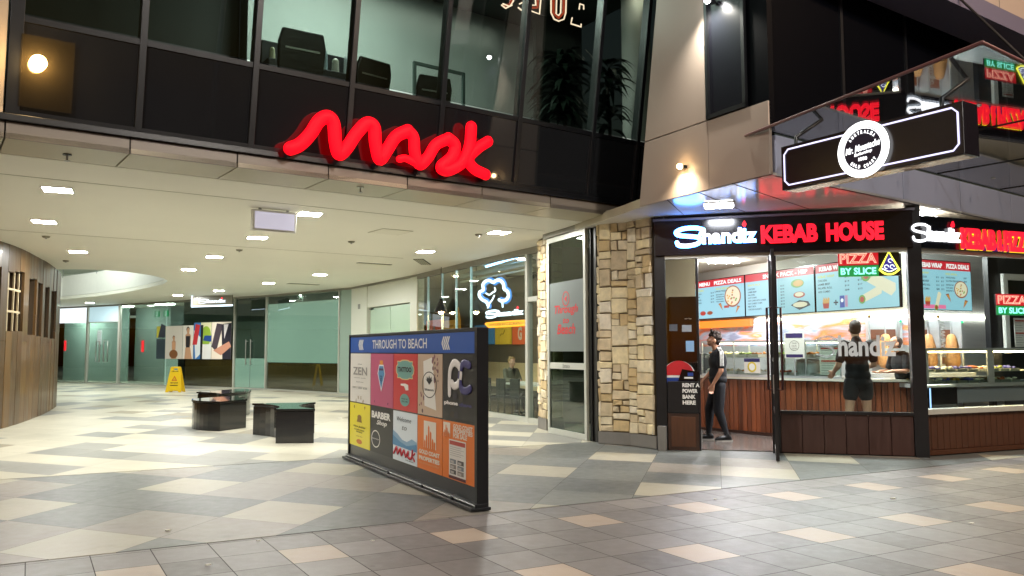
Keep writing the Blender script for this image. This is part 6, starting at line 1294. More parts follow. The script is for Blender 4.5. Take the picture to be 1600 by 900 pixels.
# ------------------------------------------------------------------ directory board
m0, m1 = G(545, 717), G(747, 800); BD = Fr(m0, m1); BLn = BD.L; BH = 1.70
t = thing('directory_board', 'freestanding black directory board headed THROUGH TO BEACH with ten posters', 'sign board', m0.lerp(m1, .5))
M = MB(); BD.box(M, 0, BLn, .05, BH, -.07, -.006, mat('board_black', '#131417', rough=.3)); M.build('panel', t)
M = MB(); BD.box(M, -.02, .02, .02, BH + .01, -.075, .012, blk); BD.box(M, BLn - .04, BLn + .02, .02, BH + .01, -.10, .02, blk); BD.box(M, .02, BLn - .04, BH - .02, BH + .01, -.075, .006, blk); M.build('frame', t, bevel=.003)
M = MB(); BD.box(M, -.03, BLn + .03, .012, .04, -.12, .085, blk); BD.box(M, -.025, BLn + .025, .04, .075, -.09, .04, blk); M.build('base_rail', t, bevel=.004)
M = MB(); BD.line(M, [(-.02, .062), (BLn + .02, .062)], .006, .045, alu, seg=6); BD.line(M, [(-.02, .042), (BLn + .02, .042)], .005, .08, mat('dull_steel', '#6c6c68', rough=.4, metal=.7), seg=6); M.build('base_trim', t)
M = MB()
for u in (.8, 1.8, 2.9, 3.7): BD.box(M, u - .02, u + .02, .04, .07, .04, .065, blk)
M.build('base_bolt', t)
hv0, hv1 = BD.px(747, 546)[1], BH - .035
W_ = BLn - .05; L0 = .03; hb = mat('header_blue', '#1d4f9e', rough=.35, emit=.08, ecol='#1d4f9e'); hz0 = 1.465
M = MB(); BD.box(M, L0, W_, hz0, BH - .03, -.005, .002, hb); M.build('header', t)
M = MB(); txt(M, BD, 'THROUGH TO BEACH', W_ * .245, hz0 + .05, W_ * .70, BH - .075, .004, TXW, bold=.01)
for c in (.10, .80):
    for k in range(4): u = W_ * c + k * .048; BD.poly(M, [(u, hz0 + .1), (u + .045, BH - .065), (u + .075, BH - .065), (u + .03, hz0 + .1), (u + .075, hz0 + .035), (u + .045, hz0 + .035)], .004, TXW)
M.build('header_lettering', t)
colx = [(551, 578), (580, 614), (615, 652), (654, 691), (693, 735)]; cx_ = [(L0 + .0)] + [BD.px(x, 600)[0] for x in (579, 614.5, 652.5, 691.5)] + [W_]
rows = [(.765, 1.452), (.10, .745)]
PC = [['#dad6ce', '#bd5278', '#cf3438', '#c8ae96', '#1c1b1e'], ['#e6d72c', '#1b1b1c', '#e0ebf2', '#e57722', '#e57722']]
rows_v = []
rv0 = [BD.px(545, 636)[1]]
r1b, r1t = .80, hz0 - .012; r2b, r2t = .215, .785
def T(M, s_, cu, v, w_, h_, m, bold=.02, **k): txt(M, BD, s_, cu - w_ / 2, v - h_ / 2, cu + w_ / 2, v + h_ / 2, .005, m, bold=bold, **k)
def pmat(c): return mat('ink' + c, c, rough=.5)
for r_ in (0, 1):
    for c in range(5):
        a, b = cx_[c] + .008, cx_[c + 1] - .008; v0_, v1_ = (r1b, r1t) if r_ == 0 else (r2b, r2t); W = b - a; H = v1_ - v0_; cu = (a + b) / 2
        M = MB(); BD.box(M, a, b, v0_, v1_, -.005, .001, mat('poster_card' + PC[r_][c], PC[r_][c], rough=.4)); bs = M.build('poster', t); M = MB(); k = (r_, c); n5 = .004
        if k == (0, 0): T(M, 'ZEN', cu, v0_ + .64 * H, W * .7, H * .16, pmat('#8d8a86')); T(M, '~', cu, v0_ + .78 * H, W * .2, H * .02, pmat('#8d8a86')); T(M, 'massage studio', cu, v0_ + .5 * H, W * .6, H * .03, pmat('#9a9792')); T(M, 'level one', cu, v0_ + .42 * H, W * .35, H * .03, pmat('#9a9792')); T(M, '0411 837 626', cu, v0_ + .3 * H, W * .72, H * .045, pmat('#8d8a86'))
        if k == (0, 1):
            for yy, rx_, ry_, cc in ((.62, .17, .17, '#dfe3ea'), (.62, .14, .145, '#4b88b8')): BD.poly(M, [(cu - rx_ * W, v0_ + yy * H), (cu - rx_ * .6 * W, v0_ + (yy + ry_) * H), (cu + rx_ * .6 * W, v0_ + (yy + ry_) * H), (cu + rx_ * W, v0_ + yy * H), (cu, v0_ + (yy - .34 * rx_ / .17) * H)], n5 + (.001 if cc != '#dfe3ea' else 0), pmat(cc))
            BD.quad(M, cu - .07 * W, cu + .07 * W, v0_ + .79 * H, v0_ + .87 * H, n5, pmat('#e0922c')); BD.quad(M, cu - .1 * W, cu + .1 * W, v0_ + .68 * H, v0_ + .72 * H, n5 + .003, pmat('#3a2a5a')); T(M, '?', cu, v0_ + .53 * H, W * .1, H * .12, pmat('#1d2f55'), bold=.04)
            arc_text(M, BD, 'WONDERBAR', cu, v0_ + .26 * H, .33 * W, .05 * H, R(205), R(335), n5, pmat('#3c1f4c'), inner=True, w=1.0)
        if k == (0, 2):
            BD.poly(M, [(cu + (.36 + .03 * math.cos(8 * x_)) * W * math.copysign(abs(math.cos(x_)) ** .5, math.cos(x_)), v0_ + .72 * H + (.17 + .01 * math.cos(8 * x_)) * H * math.copysign(abs(math.sin(x_)) ** .5, math.sin(x_))) for x_ in [2 * math.pi * q / 48 for q in range(48)]], n5 - .001, pmat('#d9c48a'))
            BD.poly(M, [(cu + (.33 + .03 * math.cos(8 * x_)) * W * math.copysign(abs(math.cos(x_)) ** .5, math.cos(x_)), v0_ + .72 * H + (.15 + .01 * math.cos(8 * x_)) * H * math.copysign(abs(math.sin(x_)) ** .5, math.sin(x_))) for x_ in [2 * math.pi * q / 48 for q in range(48)]], n5, pmat('#6ea29a')); txt(M, BD, 'TATTOO', cu - .28 * W, v0_ + .68 * H, cu + .28 * W, v0_ + .77 * H, n5 + .002, TXK, bold=.05)
            BD.poly(M, [(cu - .17 * W, v0_ + .47 * H), (cu + .02 * W, v0_ + .48 * H), (cu + .15 * W, v0_ + .46 * H), (cu + .16 * W, v0_ + .37 * H), (cu + .04 * W, v0_ + .36 * H), (cu - .02 * W, v0_ + .43 * H), (cu - .17 * W, v0_ + .44 * H)], n5, TXW); BD.disc(M, cu, v0_ + .19 * H, .2 * W, n5, pmat('#6ea29a'), ry=.11 * H); T(M, 'WALK INS', cu, v0_ + .21 * H, W * .26, H * .025, TXK); T(M, 'WELCOME', cu, v0_ + .165 * H, W * .26, H * .025, TXK)
        if k == (0, 3):
            rr = random.Random(2); BD.poly(M, [(a + .24 * W, v1_ - .12 * H), (a + .62 * W, v1_ - .05 * H), (a + .78 * W, v0_ + .1 * H), (a + .3 * W, v0_ + .15 * H)], n5 - .001, pmat('#ece8e0'))
            for q in range(26): side = rr.random() < .5; BD.disc(M, a + (rr.uniform(.08, .28) if side else rr.uniform(.62, .86)) * W, v0_ + (rr.uniform(.03, .4) if side else rr.uniform(.55, .97)) * H, rr.uniform(.015, .035) * W, n5 - .0005 + rr.random() * .0008, pmat(rr.choice(['#7d5058', '#96666a', '#5f3f48'])), seg=7)
            BD.disc(M, cu, v0_ + .5 * H, .3 * W, n5 + .001, TXK, r2=.28 * W, ry=.215 * H)
            for an in (-60, -30, 0, 30, 60): x_ = math.sin(R(an)); y_ = math.cos(R(an)); BD.poly(M, [(cu, v0_ + .5 * H), (cu + (x_ * .12 - .045 * y_) * W, v0_ + .5 * H + (.07 + .02 * y_) * H), (cu + x_ * .19 * W, v0_ + .5 * H + .14 * y_ * H + .01), (cu + (x_ * .12 + .045 * y_) * W, v0_ + .5 * H + (.07 + .02 * y_) * H)], n5 + .002, TXK)
            T(M, 'blossom', cu, v0_ + .42 * H, W * .36, H * .04, TXK)
        if k == (0, 4):
            pu = pmat('#3f3a72'); wt = pmat('#e9e4e0'); ln = lambda P, r_, m: BD.line(M, smooth_path([(a + x_ * W, v0_ + y_ * H) for x_, y_ in P], 6), r_ * W, n5 + .003, m, seg=10, flat=.15)
            ln([(.84, .84), (.66, .86), (.56, .70), (.60, .50), (.74, .46), (.86, .50)], .052, pu); ln([(.24, .40), (.24, .60), (.26, .76), (.38, .87), (.54, .82), (.58, .68), (.50, .55), (.38, .52), (.32, .56)], .052, wt)
            T(M, 'phone', a + .28 * W, v0_ + .25 * H, W * .44, H * .075, wt, bold=.06); T(M, 'chase', a + .72 * W, v0_ + .25 * H, W * .38, H * .055, pu, bold=.06); rr = random.Random(4)
            for q in range(5): BD.disc(M, a + rr.uniform(.2, .7) * W, v0_ + rr.uniform(.05, .4) * H, .07 * W, n5 - .001 + q * .0004, pmat(rr.choice(['#33303a', '#3c3328', '#2c3a38'])), ry=.05 * H)
        if k == (1, 0): br = pmat('#8a6a2c'); arc_text(M, BD, 'BURGER', cu, v0_ + .68 * H, .3 * W, .08 * H, R(150), R(30), n5, br, w=.9); BD.disc(M, cu, v0_ + .68 * H, .1 * W, n5, br, ry=.06 * H); BD.poly(M, [(cu - .08 * W, v0_ + .67 * H), (cu + .08 * W, v0_ + .67 * H), (cu + .13 * W, v0_ + .57 * H), (cu - .13 * W, v0_ + .57 * H)], n5 + .001, br); T(M, 'New Jackies', cu, v0_ + .46 * H, W * .6, H * .06, pmat('#4a3a14'), shear=.3); T(M, 'BURGERS SHAKES', cu, v0_ + .39 * H, W * .5, H * .03, pmat('#4a3a14')); T(M, 'FRIES', cu, v0_ + .34 * H, W * .3, H * .03, pmat('#4a3a14')); T(M, 'open late', cu, v0_ + .24 * H, W * .3, H * .03, br); BD.disc(M, cu, v0_ + .12 * H, .14 * W, n5, pmat('#c9762c'), ry=.055 * H)
        if k == (1, 1): T(M, 'BARBER', cu, v0_ + .83 * H, W * .84, H * .15, TXW, bold=.05); T(M, 'Shop', cu + .04 * W, v0_ + .66 * H, W * .46, H * .13, TXW, bold=.03, shear=.3); BD.disc(M, a + .27 * W, v0_ + .3 * H, .2 * W, n5, TXW, r2=.175 * W, ry=.19 * H); BD.disc(M, a + .27 * W, v0_ + .3 * H, .16 * W, n5, pmat('#3a3a3c'), ry=.15 * H); txt(M, BD, 'Barbershop', a + .12 * W, v0_ + .28 * H, a + .42 * W, v0_ + .32 * H, n5 + .002, TXW, shear=.3)
        if k == (1, 2):
            bl1, bl2 = pmat('#5d94bd'), pmat('#8fb4cf'); BD.poly(M, [(a, v0_ + .6 * H), (a + .2 * W, v0_ + .54 * H), (a + .4 * W, v0_ + .44 * H), (a + .6 * W, v0_ + .42 * H), (a + .8 * W, v0_ + .5 * H), (b, v0_ + .46 * H), (b, v0_ + .3 * H), (a, v0_ + .34 * H)], n5 - .001, bl2); BD.poly(M, [(a, v0_ + .5 * H), (a + .3 * W, v0_ + .40 * H), (a + .6 * W, v0_ + .34 * H), (b, v0_ + .42 * H), (b, v0_ + .27 * H), (a, v0_ + .3 * H)], n5, bl1)
            T(M, 'Welcome', cu - .02 * W, v0_ + .85 * H, W * .6, H * .09, pmat('#5a6068'), shear=.3, bold=0); T(M, 'to', cu, v0_ + .68 * H, W * .2, H * .08, pmat('#5a6068'), shear=.3, bold=0)
            cr = pmat('#c2283a'); BD.line(M, smooth_path([(a + x_ * W, v0_ + y_ * H) for x_, y_ in ((.06, .13), (.18, .26), (.22, .14), (.34, .25), (.38, .13), (.5, .24), (.56, .13), (.68, .24), (.66, .14), (.8, .13), (.84, .28))], 4), .018, n5 + .004, cr, seg=6, flat=.3); BD.line(M, [(a + .93 * W, v0_ + .24 * H), (a + .83 * W, v0_ + .18 * H), (a + .92 * W, v0_ + .1 * H)], .015, n5 + .004, cr, seg=6, flat=.3); T(M, 'THE MARK', a + .72 * W, v0_ + .06 * H, W * .35, H * .02, pmat('#5a6068'))
        if k in ((1, 3), (1, 4)):
            wt = pmat('#eadfd0'); org = pmat('#e57722'); 
            if c == 3: x0_, y0_, sc = a + .28 * W, v0_ + .42 * H, 1.0
            else: x0_, y0_, sc = a + .03 * W, v0_ + .72 * H, .45
            BW_, BH_ = .5 * W * sc, .5 * H * (1 if c == 3 else .5)
            BD.quad(M, x0_, x0_ + BW_, y0_, y0_ + BH_, n5, wt)
            for q, (x_, h_) in enumerate(((.1, .3), (.25, .5), (.42, .85), (.58, .65), (.74, .4), (.88, .3))): BD.poly(M, [(x0_ + (x_ - .06) * BW_, y0_), (x0_ + (x_ + .06) * BW_, y0_), (x0_ + (x_ + .06) * BW_, y0_ + (h_ - .06) * BH_), (x0_ + (x_ - .02) * BW_, y0_ + h_ * BH_), (x0_ + (x_ - .06) * BW_, y0_ + (h_ - .1) * BH_)], n5 + .002, org)
            if c == 3: T(M, 'GOLD COAST', cu, v0_ + .33 * H, W * .84, H * .08, wt, bold=.05); T(M, 'PROPERTIES', cu, v0_ + .21 * H, W * .84, H * .08, wt, bold=.05); T(M, 'REAL ESTATE MANAGEMENT', cu, v0_ + .12 * H, W * .8, H * .03, pmat('#e0a070'))
            else:
                for q, s_ in enumerate(('GOLD COAST', 'PROPERTIES', 'FOR SALE')): w_ = (.58, .58, .42)[q] * W; txt(M, BD, s_, a + .35 * W, v0_ + (.92 - .08 * q) * H - .02, a + .35 * W + w_, v0_ + (.92 - .08 * q) * H + .025, n5, wt, bold=.04)
                BD.quad(M, a + .22 * W, a + .74 * W, v0_ + .02 * H, v0_ + .69 * H, n5, pmat('#e2ddd6')); BD.quad(M, a + .24 * W, a + .72 * W, v0_ + .60 * H, v0_ + .67 * H, n5 + .002, pmat('#b5463c')); BD.quad(M, a + .22 * W, a + .74 * W, v0_ + .02 * H, v0_ + .07 * H, n5 + .002, pmat('#5a1f22'))
                for q in range(5): BD.quad(M, a + .26 * W, a + (.6 + .08 * (q % 2)) * W, v0_ + (.56 - .035 * q) * H, v0_ + (.565 - .035 * q) * H, n5 + .002, pmat('#77736d'))
                for q in range(6): x_ = a + (.26 + .23 * (q % 2)) * W; y_ = v0_ + (.28 - .09 * (q // 2)) * H; BD.quad(M, x_, x_ + .19 * W, y_, y_ + .075 * H, n5 + .002, pmat(['#7a7f86', '#56504e', '#8a8078'][q % 3])); BD.quad(M, x_ + .02 * W, x_ + .12 * W, y_ + .01 * H, y_ + .05 * H, n5 + .003, pmat('#b9b4ad'))
        if M.v: M.build('print', bs)

# ------------------------------------------------------------------ benches
bmat_ = mat('bench_black_laminate', '#0c0b0c', rough=.16, coat=.4, var=.1); btop = mat('bench_top_gloss', '#0d1f1a', rough=.06, coat=.8)
def arc(p, q, k, n_=10):
    p, q = Vector(p), Vector(q); m = (p + q) / 2; d = q - p; nrm = Vector((d.y, -d.x)) ; out = []
    for i in range(1, n_): t_ = i / n_; out.append(tuple(p.lerp(q, t_) + nrm * k * 4 * t_ * (1 - t_)))
    return out
def bench(pts, lab, h=.56):
    c = sum((Vector((p[0], p[1], 0)) for p in pts), Vector()) / len(pts); t = thing('lounge_bench', lab, 'bench', c, 'black curved benches in the arcade')
    sc = lambda s_: [((p[0] - c.x) * s_ + c.x, (p[1] - c.y) * s_ + c.y) for p in pts]
    M = MB(); M.prism(sc(.985), .009, h - .05, bmat_); M.build('body', t, bevel=.004); M = MB(); M.prism(sc(.96), h - .05, h - .035, joint); M.build('gap', t); M = MB(); M.prism(sc(1.02), h - .035, h, bmat_, mtop=btop); M.build('top', t, bevel=.005)
P0, P1, P2 = G(394, 680)[:2], G(430, 694)[:2], G(491, 693.5)[:2]; P0, P1, P2 = Vector(P0), Vector(P1), Vector(P2); P3 = P2 + (P0 - P1) * .75 + Vector((.5, .1))
P3 = P0 + Vector((1.05, .25))
bench([tuple(P0)] + arc(P0, P1, -.14) + [tuple(P1), tuple(P2)] + arc(P2, P3, -.16) + [tuple(P3)], 'black bow-sided bench on the right with green reflecting top')
Q0, Q1, Q2 = Vector(G(300, 668)[:2]), Vector(G(343, 675)[:2]), Vector(G(385, 669)[:2]); Q3 = Q0 + (Q2 - Q1) + Vector((.35, .5))
bench([tuple(Q0)] + arc(Q0, Q1, .15) + [tuple(Q1), tuple(Q2)] + arc(Q2, Q3, -.1) + [tuple(Q3)], 'black rounded front bench with pale reflections on its top')
R0 = Vector(G(307, 651)[:2]); R1 = Vector(G(345, 656)[:2]); R2 = Vector(G(383, 650)[:2]); R3 = R0 + (R2 - R1) + Vector((.3, .6))
bench([tuple(R0)] + arc(R0, R1, -.1) + [tuple(R1), tuple(R2)] + arc(R2, R3, .1) + [tuple(R3)], 'black bench hidden mostly behind the rounded front one')
# wet floor sign
g = G(274, 613); yl = mat('safety_yellow', '#e8c01c', rough=.45)
t = thing('wet_floor_sign', 'yellow A-frame wet floor sign with red warning triangle', 'sign', g); f = Fr(g - Vector((.29, 0, 0)), g + Vector((.29, 0, 0)))
for s_ in (1, -1):
    f2 = Fr(g + Vector((-.29, -.17 * s_, 0)), g + Vector((.29, -.17 * s_, 0)), tilt=-s_ * R(9)); M = MB(); H = .93
    if s_ == -1: f2 = Fr(g + Vector((.29, .17, 0)), g + Vector((-.29, .17, 0)), tilt=-R(9))
    out = [(0, 0.01), (.58, 0.01), (.46, H - .05), (.42, H), (.16, H), (.12, H - .05)]
    f2.poly(M, [(0, .012), (.1, .012), (.14, .06), (.44, .06), (.48, .012), (.58, .012), (.50, .62), (.08, .62)], 0, yl, .02); f2.poly(M, [(.08, .62), (.50, .62), (.47, .80), (.11, .80)], 0, yl, .02); f2.poly(M, [(.11, .80), (.2, .80), (.2, .87), (.38, .87), (.38, .80), (.47, .80), (.46, .9), (.42, H), (.16, H), (.12, .9)], 0, yl, .02); M.build('panel', t)
    M = MB(); f2.poly(M, [(.19, .42), (.39, .42), (.29, .60)], .022, mat('warning_red', '#c23a2a', rough=.5)); f2.poly(M, [(.23, .44), (.35, .44), (.29, .55)], .024, yl); f2.line(M, [(.27, .45), (.29, .5), (.32, .46)], .006, .026, TXK, seg=5); txt(M, f2, 'CAUTION', .17, .74, .41, .78, .022, TXK, bold=.03); txt(M, f2, 'WET FLOOR', .15, .32, .43, .37, .022, TXK, bold=.03); f2.quad(M, .15, .43, .24, .27, .022, TXK); M.build('print', t)

rn = random.Random(21)
for i, (x, y, s_, lab) in enumerate(((262, 829, .035, 'white paper scrap on the grey paving at the lower left'), (325, 883, .03, 'pale cigarette end on the brown paving near the bottom left'), (404, 845, .02, 'tiny white scrap beside the paving joint left of the board'), (582, 845, .02, 'tiny white scrap at the joint below the board'), (1396, 779, .035, 'white paper scrap on the brown paving before the corner post'), (1518, 818, .03, 'white scrap on the warm lit paving at the right'), (1117, 780, .02, 'tiny pale scrap on the paving below the doorway'), (532, 654, .05, 'white scrap on the cream floor behind the board'))):
    g_ = G(x, y, .012); M = MB(); K_ = 7; P = []
    for k in range(K_): a = 6.28 * k / K_; q = s_ * rn.uniform(.5, 1.1); P.append((g_.x + q * math.cos(a), g_.y + q * .6 * math.sin(a)))
    M.prism(P, .010, .014 + s_ * .2, mat('litter_white', '#d9d6cc', rough=.8)); tag(M.build('paper_scrap', bevel=.002, base=g_), lab, 'litter', 'scraps on the paving', 'thing')

# ------------------------------------------------------------------ people
def remesh_obj(M, name, parent, vox, sm=6, m=None):
    o = M.build(name, parent); md = o.modifiers.new('r', 'REMESH'); md.mode = 'VOXEL'; md.voxel_size = vox; md.use_smooth_shade = True
    s2 = o.modifiers.new('s', 'SMOOTH'); s2.iterations = sm; s2.factor = .5
    dg = bpy.context.evaluated_depsgraph_get(); dg.update(); me = bpy.data.meshes.new_from_object(o.evaluated_get(dg)); o.modifiers.clear(); old = o.data; o.data = me; me.name = name
    me.materials.clear(); me.materials.append(m)
    for p in me.polygons: p.use_smooth = True; p.material_index = 0
    return o
skin = mat('skin_light', '#c08a6c', rough=.5, var=.05, vscale=14); skin2 = mat('skin_fair', '#d3a68c', rough=.5, var=.05, vscale=14)
tee = mat('tee_black', '#15161a', rough=.85, bump=.5, bscale=14); trou = mat('trousers_black', '#1a1b20', rough=.85, bump=.6, bscale=12); hairb = mat('hair_dark', '#2e2018', rough=.75, bump=1.0, bscale=45, var=.4, vscale=40); hairg = mat('hair_greybrown', '#3b3430', rough=.7, bump=.8, bscale=70); hairbl = mat('hair_blonde', '#a8875a', rough=.6, bump=.9, bscale=60)
def caps(M, a, b, r0, r1, m=None): M.tube([a, Vector(a).lerp(Vector(b), .5), b], [r0, (r0 + r1) / 2, r1], skin, seg=14)
def person(loc, rot, H, label, J, sk=skin, hair=hairb, hair_kind='curly', top='tee', bottom='joggers', stripes=False, shoes=True, topm=None, hvox=.008):
    """J: joints in body space (x right, y forward, z up) for a 1.75 m body"""
    t = thing('person', label, 'person', loc); s = H / 1.75; Rz = Matrix.Rotation(rot, 3, 'Z')
    W = lambda p: Vector(loc) + Rz @ (Vector(p) * s)
    topm = topm or tee
    pel, chest, neck, head = Vector(J['pelvis']), Vector(J['chest']), Vector(J['neck']), Vector(J['head']); hy = J.get('head_yaw', 0); hp = J.get('head_pitch', 0)
    HR = Rz @ Matrix.Rotation(hy, 3, 'Z') @ Matrix.Rotation(-hp, 3, 'X')
    M = MB()
    def E(c, rx, ry, rz_, rot_=None): M.ell(W(c), rx * s, ry * s, rz_ * s, skin, 18, 12, (Rz if rot_ is None else rot_))
    def C(a, b, r0, r1): caps(M, W(a), W(b), r0 * s, r1 * s)
    E(pel, .155, .105, .12); E(pel.lerp(chest, .45), .135, .095, .15); E(chest, .165, .11, .18); E(chest + Vector((0, 0, .09)), .17, .085, .08); C(chest + Vector((0, -.01, .1)), head + Vector((0, -.01, -.04)), .062, .052)
    def hd(p): return head + (Matrix.Rotation(hy, 3, 'Z') @ Matrix.Rotation(-hp, 3, 'X')) @ Vector(p)
    for (c, r3) in (((0, -.012, .045), (.074, .094, .085)), ((0, .012, -.01), (.064, .078, .085)), ((0, .035, -.062), (.043, .045, .04)), ((0, .086, -.012), (.011, .02, .026)), ((0, .098, -.022), (.013, .012, .011)), ((0, .078, .028), (.045, .014, .012)), ((.03, .066, -.02), (.024, .016, .02)), ((-.03, .066, -.02), (.024, .016, .02)), ((0, .077, -.055), (.022, .01, .007)), ((0, .075, -.068), (.019, .01, .007)), ((.075, -.008, -.005), (.010, .02, .032)), ((-.075, -.008, -.005), (.010, .02, .032))):
        M.ell(W(hd(c)), r3[0] * s, r3[1] * s, r3[2] * s, skin, 16, 10, HR)
    for sd_, S_ in (('l', -1), ('r', 1)):
        sh, el, wr = (Vector(J[k + '_' + sd_]) for k in ('sh', 'el', 'wr')); C(sh, el, .05, .04); C(sh, chest + Vector((S_ * .09, 0, .08)), .05, .06); C(el, wr, .04, .026)
        hip, kn, an = (Vector(J[k + '_' + sd_]) for k in ('hip', 'kn', 'an')); C(hip, kn, .085, .055); C(kn, an, .055, .036); C(kn.lerp(an, .15), kn.lerp(an, .5), .055, .05)
        fd = Vector(J.get('foot_' + sd_, (0, 1, 0))).normalized(); C(an + Vector((0, 0, -.04)), an + fd * .15 + Vector((0, 0, -.055)), .035, .03)
        # hand: palm, four fingers, thumb
        d = (wr - el).normalized(); hd_ = Vector(J.get('hand_' + sd_, d)).normalized(); side = Vector(J.get('side_' + sd_, (0, 1, 0))); side = (side - hd_ * side.dot(hd_)).normalized(); pal_ = hd_.cross(side)
        if J.get('palm_' + sd_, S_) < 0: pal_ = -pal_
        C(wr, wr + hd_ * .03, .026, .024)
        for q in (-1.5, -.5, .5, 1.5): C(wr + side * q * .012, wr + hd_ * .085 + side * q * .019, .016, .013)
        for q, ln in ((-1.5, .058), (-.5, .072), (.5, .076), (1.5, .066)):
            a = wr + hd_ * .085 + side * q * .0205; b = a + (hd_ * .88 + pal_ * .25).normalized() * ln * .5; c = b + (hd_ * .62 + pal_ * .62).normalized() * ln * .5; C(a, b, .0088, .008); C(b, c, .008, .0068)
        a = wr + hd_ * .025 + side * .026; b = a + (hd_ * .6 + side * .7 + pal_ * .2).normalized() * .04; c = b + (hd_ * .9 + side * .15 + pal_ * .3).normalized() * .032; C(a, b, .013, .011); C(b, c, .0105, .0085)
    remesh_obj(M, 'body', t, hvox * s * .82, 3, sk)
    # eyes
    for S_ in (-1, 1):
        M = MB(); M.ell(W(hd((S_ * .03, .074, .008))), .011 * s, .008 * s, .008 * s, mat('eye_white', '#d9d4cc', rough=.2), 10, 8, HR); M.ell(W(hd((S_ * .03, .080, .008))), .0055 * s, .004 * s, .0055 * s, mat('eye_dark', '#1a120c', rough=.1), 10, 8, HR); M.build('eye', t)
    # hair
    M = MB(); rn = random.Random(3)
    def EH(c, r3): M.ell(W(hd(c)), r3[0] * s, r3[1] * s, r3[2] * s, skin, 14, 10, HR)
    if hair_kind == 'curly':
        EH((0, -.03, .065), (.085, .095, .08)); EH((0, -.065, .01), (.078, .055, .07))
        for k in range(46): a = rn.uniform(0, 6.28); e_ = rn.uniform(.05, 1); c = (math.cos(a) * .078 * (1 - e_ * .5), -.015 + math.sin(a) * .10 * (1 - e_ * .45), .06 + .085 * e_); EH(c, (.024, .026, .024))
        for k in range(26): a = rn.uniform(0, 6.28); EH((math.cos(a) * .06 * rn.random() ** .5, .015 + math.sin(a) * .075, .135 + rn.uniform(-.02, .022)), (.02, .022, .024))
        for k in range(0): EH((rn.uniform(-.05, .05), .078 + rn.uniform(-.01, .008), .095 + rn.uniform(-.012, .02)), (.016, .016, .02))
    elif hair_kind == 'short': EH((0, -.026, .055), (.079, .094, .085)); EH((0, -.055, -.0), (.074, .055, .06))
    elif hair_kind == 'bun':
        EH((0, -.03, .055), (.084, .098, .086)); EH((0, -.085, .03), (.07, .05, .075)); EH((0, -.11, .05), (.05, .05, .05)); EH((0, .03, .10), (.07, .05, .035))
        for k in range(18): EH((rn.uniform(-.07, .07), rn.uniform(-.12, .04), rn.uniform(.06, .13)), (.02, .026, .018))
    remesh_obj(M, 'hair', t, .007 * s, 1, hair)
    # top
    M = MB(); off = (.030 if stripes else .018) if top != 'jacket' else .028
    def E2(c, rx, ry, rz_): M.ell(W(c), rx * s, ry * s, rz_ * s, skin, 18, 12, Rz)
    E2(pel + Vector((0, 0, .05)), .165 + off, .115 + off, .11); E2(pel.lerp(chest, .45), .15 + off, .11 + off, .17); E2(chest, .168 + off, .115 + off, .19); E2(chest + Vector((0, 0, .10)), .172 + off, .088 + off, .07)
    for sd_, S_ in (('l', -1), ('r', 1)):
        sh, el, wr = (Vector(J[k + '_' + sd_]) for k in ('sh', 'el', 'wr')); C(sh, chest + Vector((S_ * .09, 0, .085)), .062, .072)
        if top == 'tee': C(sh, sh.lerp(el, .72), .064, .062)
        else: C(sh, el, .066, .058); C(el, el.lerp(wr, .9), .058, .045)
    C(chest + Vector((0, -.01, .14)), neck + Vector((0, -.01, -.0)), .085, .066)
    if J.get('hem'): E2(pel + Vector((0, 0, -J['hem'] * .5)), .165 + off, .12 + off, .10)
    remesh_obj(M, 'jacket' if top == 'jacket' else 't_shirt', t, .011 * s, 5, topm)
    # bottom
    if bottom:
        M = MB(); E2(pel + Vector((0, 0, -.02)), .168, .118, .13)
        for sd_, S_ in (('l', -1), ('r', 1)):
            hip, kn, an = (Vector(J[k + '_' + sd_]) for k in ('hip', 'kn', 'an'))
            if bottom == 'shorts': C(hip, hip.lerp(kn, .42), .104, .098)
            else: C(hip, kn, .104, .082); C(kn, kn.lerp(an, .6), .080, .058); C(kn.lerp(an, .6), an.lerp(kn, .1), .056, .043); M.ell(W(kn + Vector((0, -.005, -.04))), .07 * s, .072 * s, .08 * s, skin, 12, 8)
        remesh_obj(M, 'shorts' if bottom == 'shorts' else 'trousers', t, .011 * s, 4, trou)
    if shoes:
        for sd_ in 'lr':
            an = Vector(J['an_' + sd_]); fd = Vector(J.get('foot_' + sd_, (0, 1, 0))).normalized(); M = MB(); C(an + Vector((0, 0, -.03)) - fd * .03, an + fd * .13 + Vector((0, 0, -.045)), .046, .042); C(an + Vector((0, 0, .01)), an + Vector((0, 0, -.03)), .044, .046); C(an - fd * .05 + Vector((0, 0, -.055)), an + fd * .17 + Vector((0, 0, -.058)), .03, .032)
            remesh_obj(M, 'shoe', t, .009 * s, 3, mat('shoe_black', '#121214', rough=.4))
            M = MB(); sdv = Vector((fd.y, -fd.x, 0)); zz = an.z - .088; pts = [an - fd * .085 + sdv * .03, an - fd * .085 - sdv * .03, an + fd * .1 - sdv * .045, an + fd * .19 - sdv * .03, an + fd * .19 + sdv * .03, an + fd * .1 + sdv * .045]; pw_ = [W(p) for p in pts]; zb_0 = W((0, 0, an.z - .092)).z; M.prism([(p.x, p.y) for p in pw_], zb_0, zb_0 + .022 * s, mat('sole_grey', '#a8a49c', rough=.5)); M.build('shoe_sole', t)
    return t, W
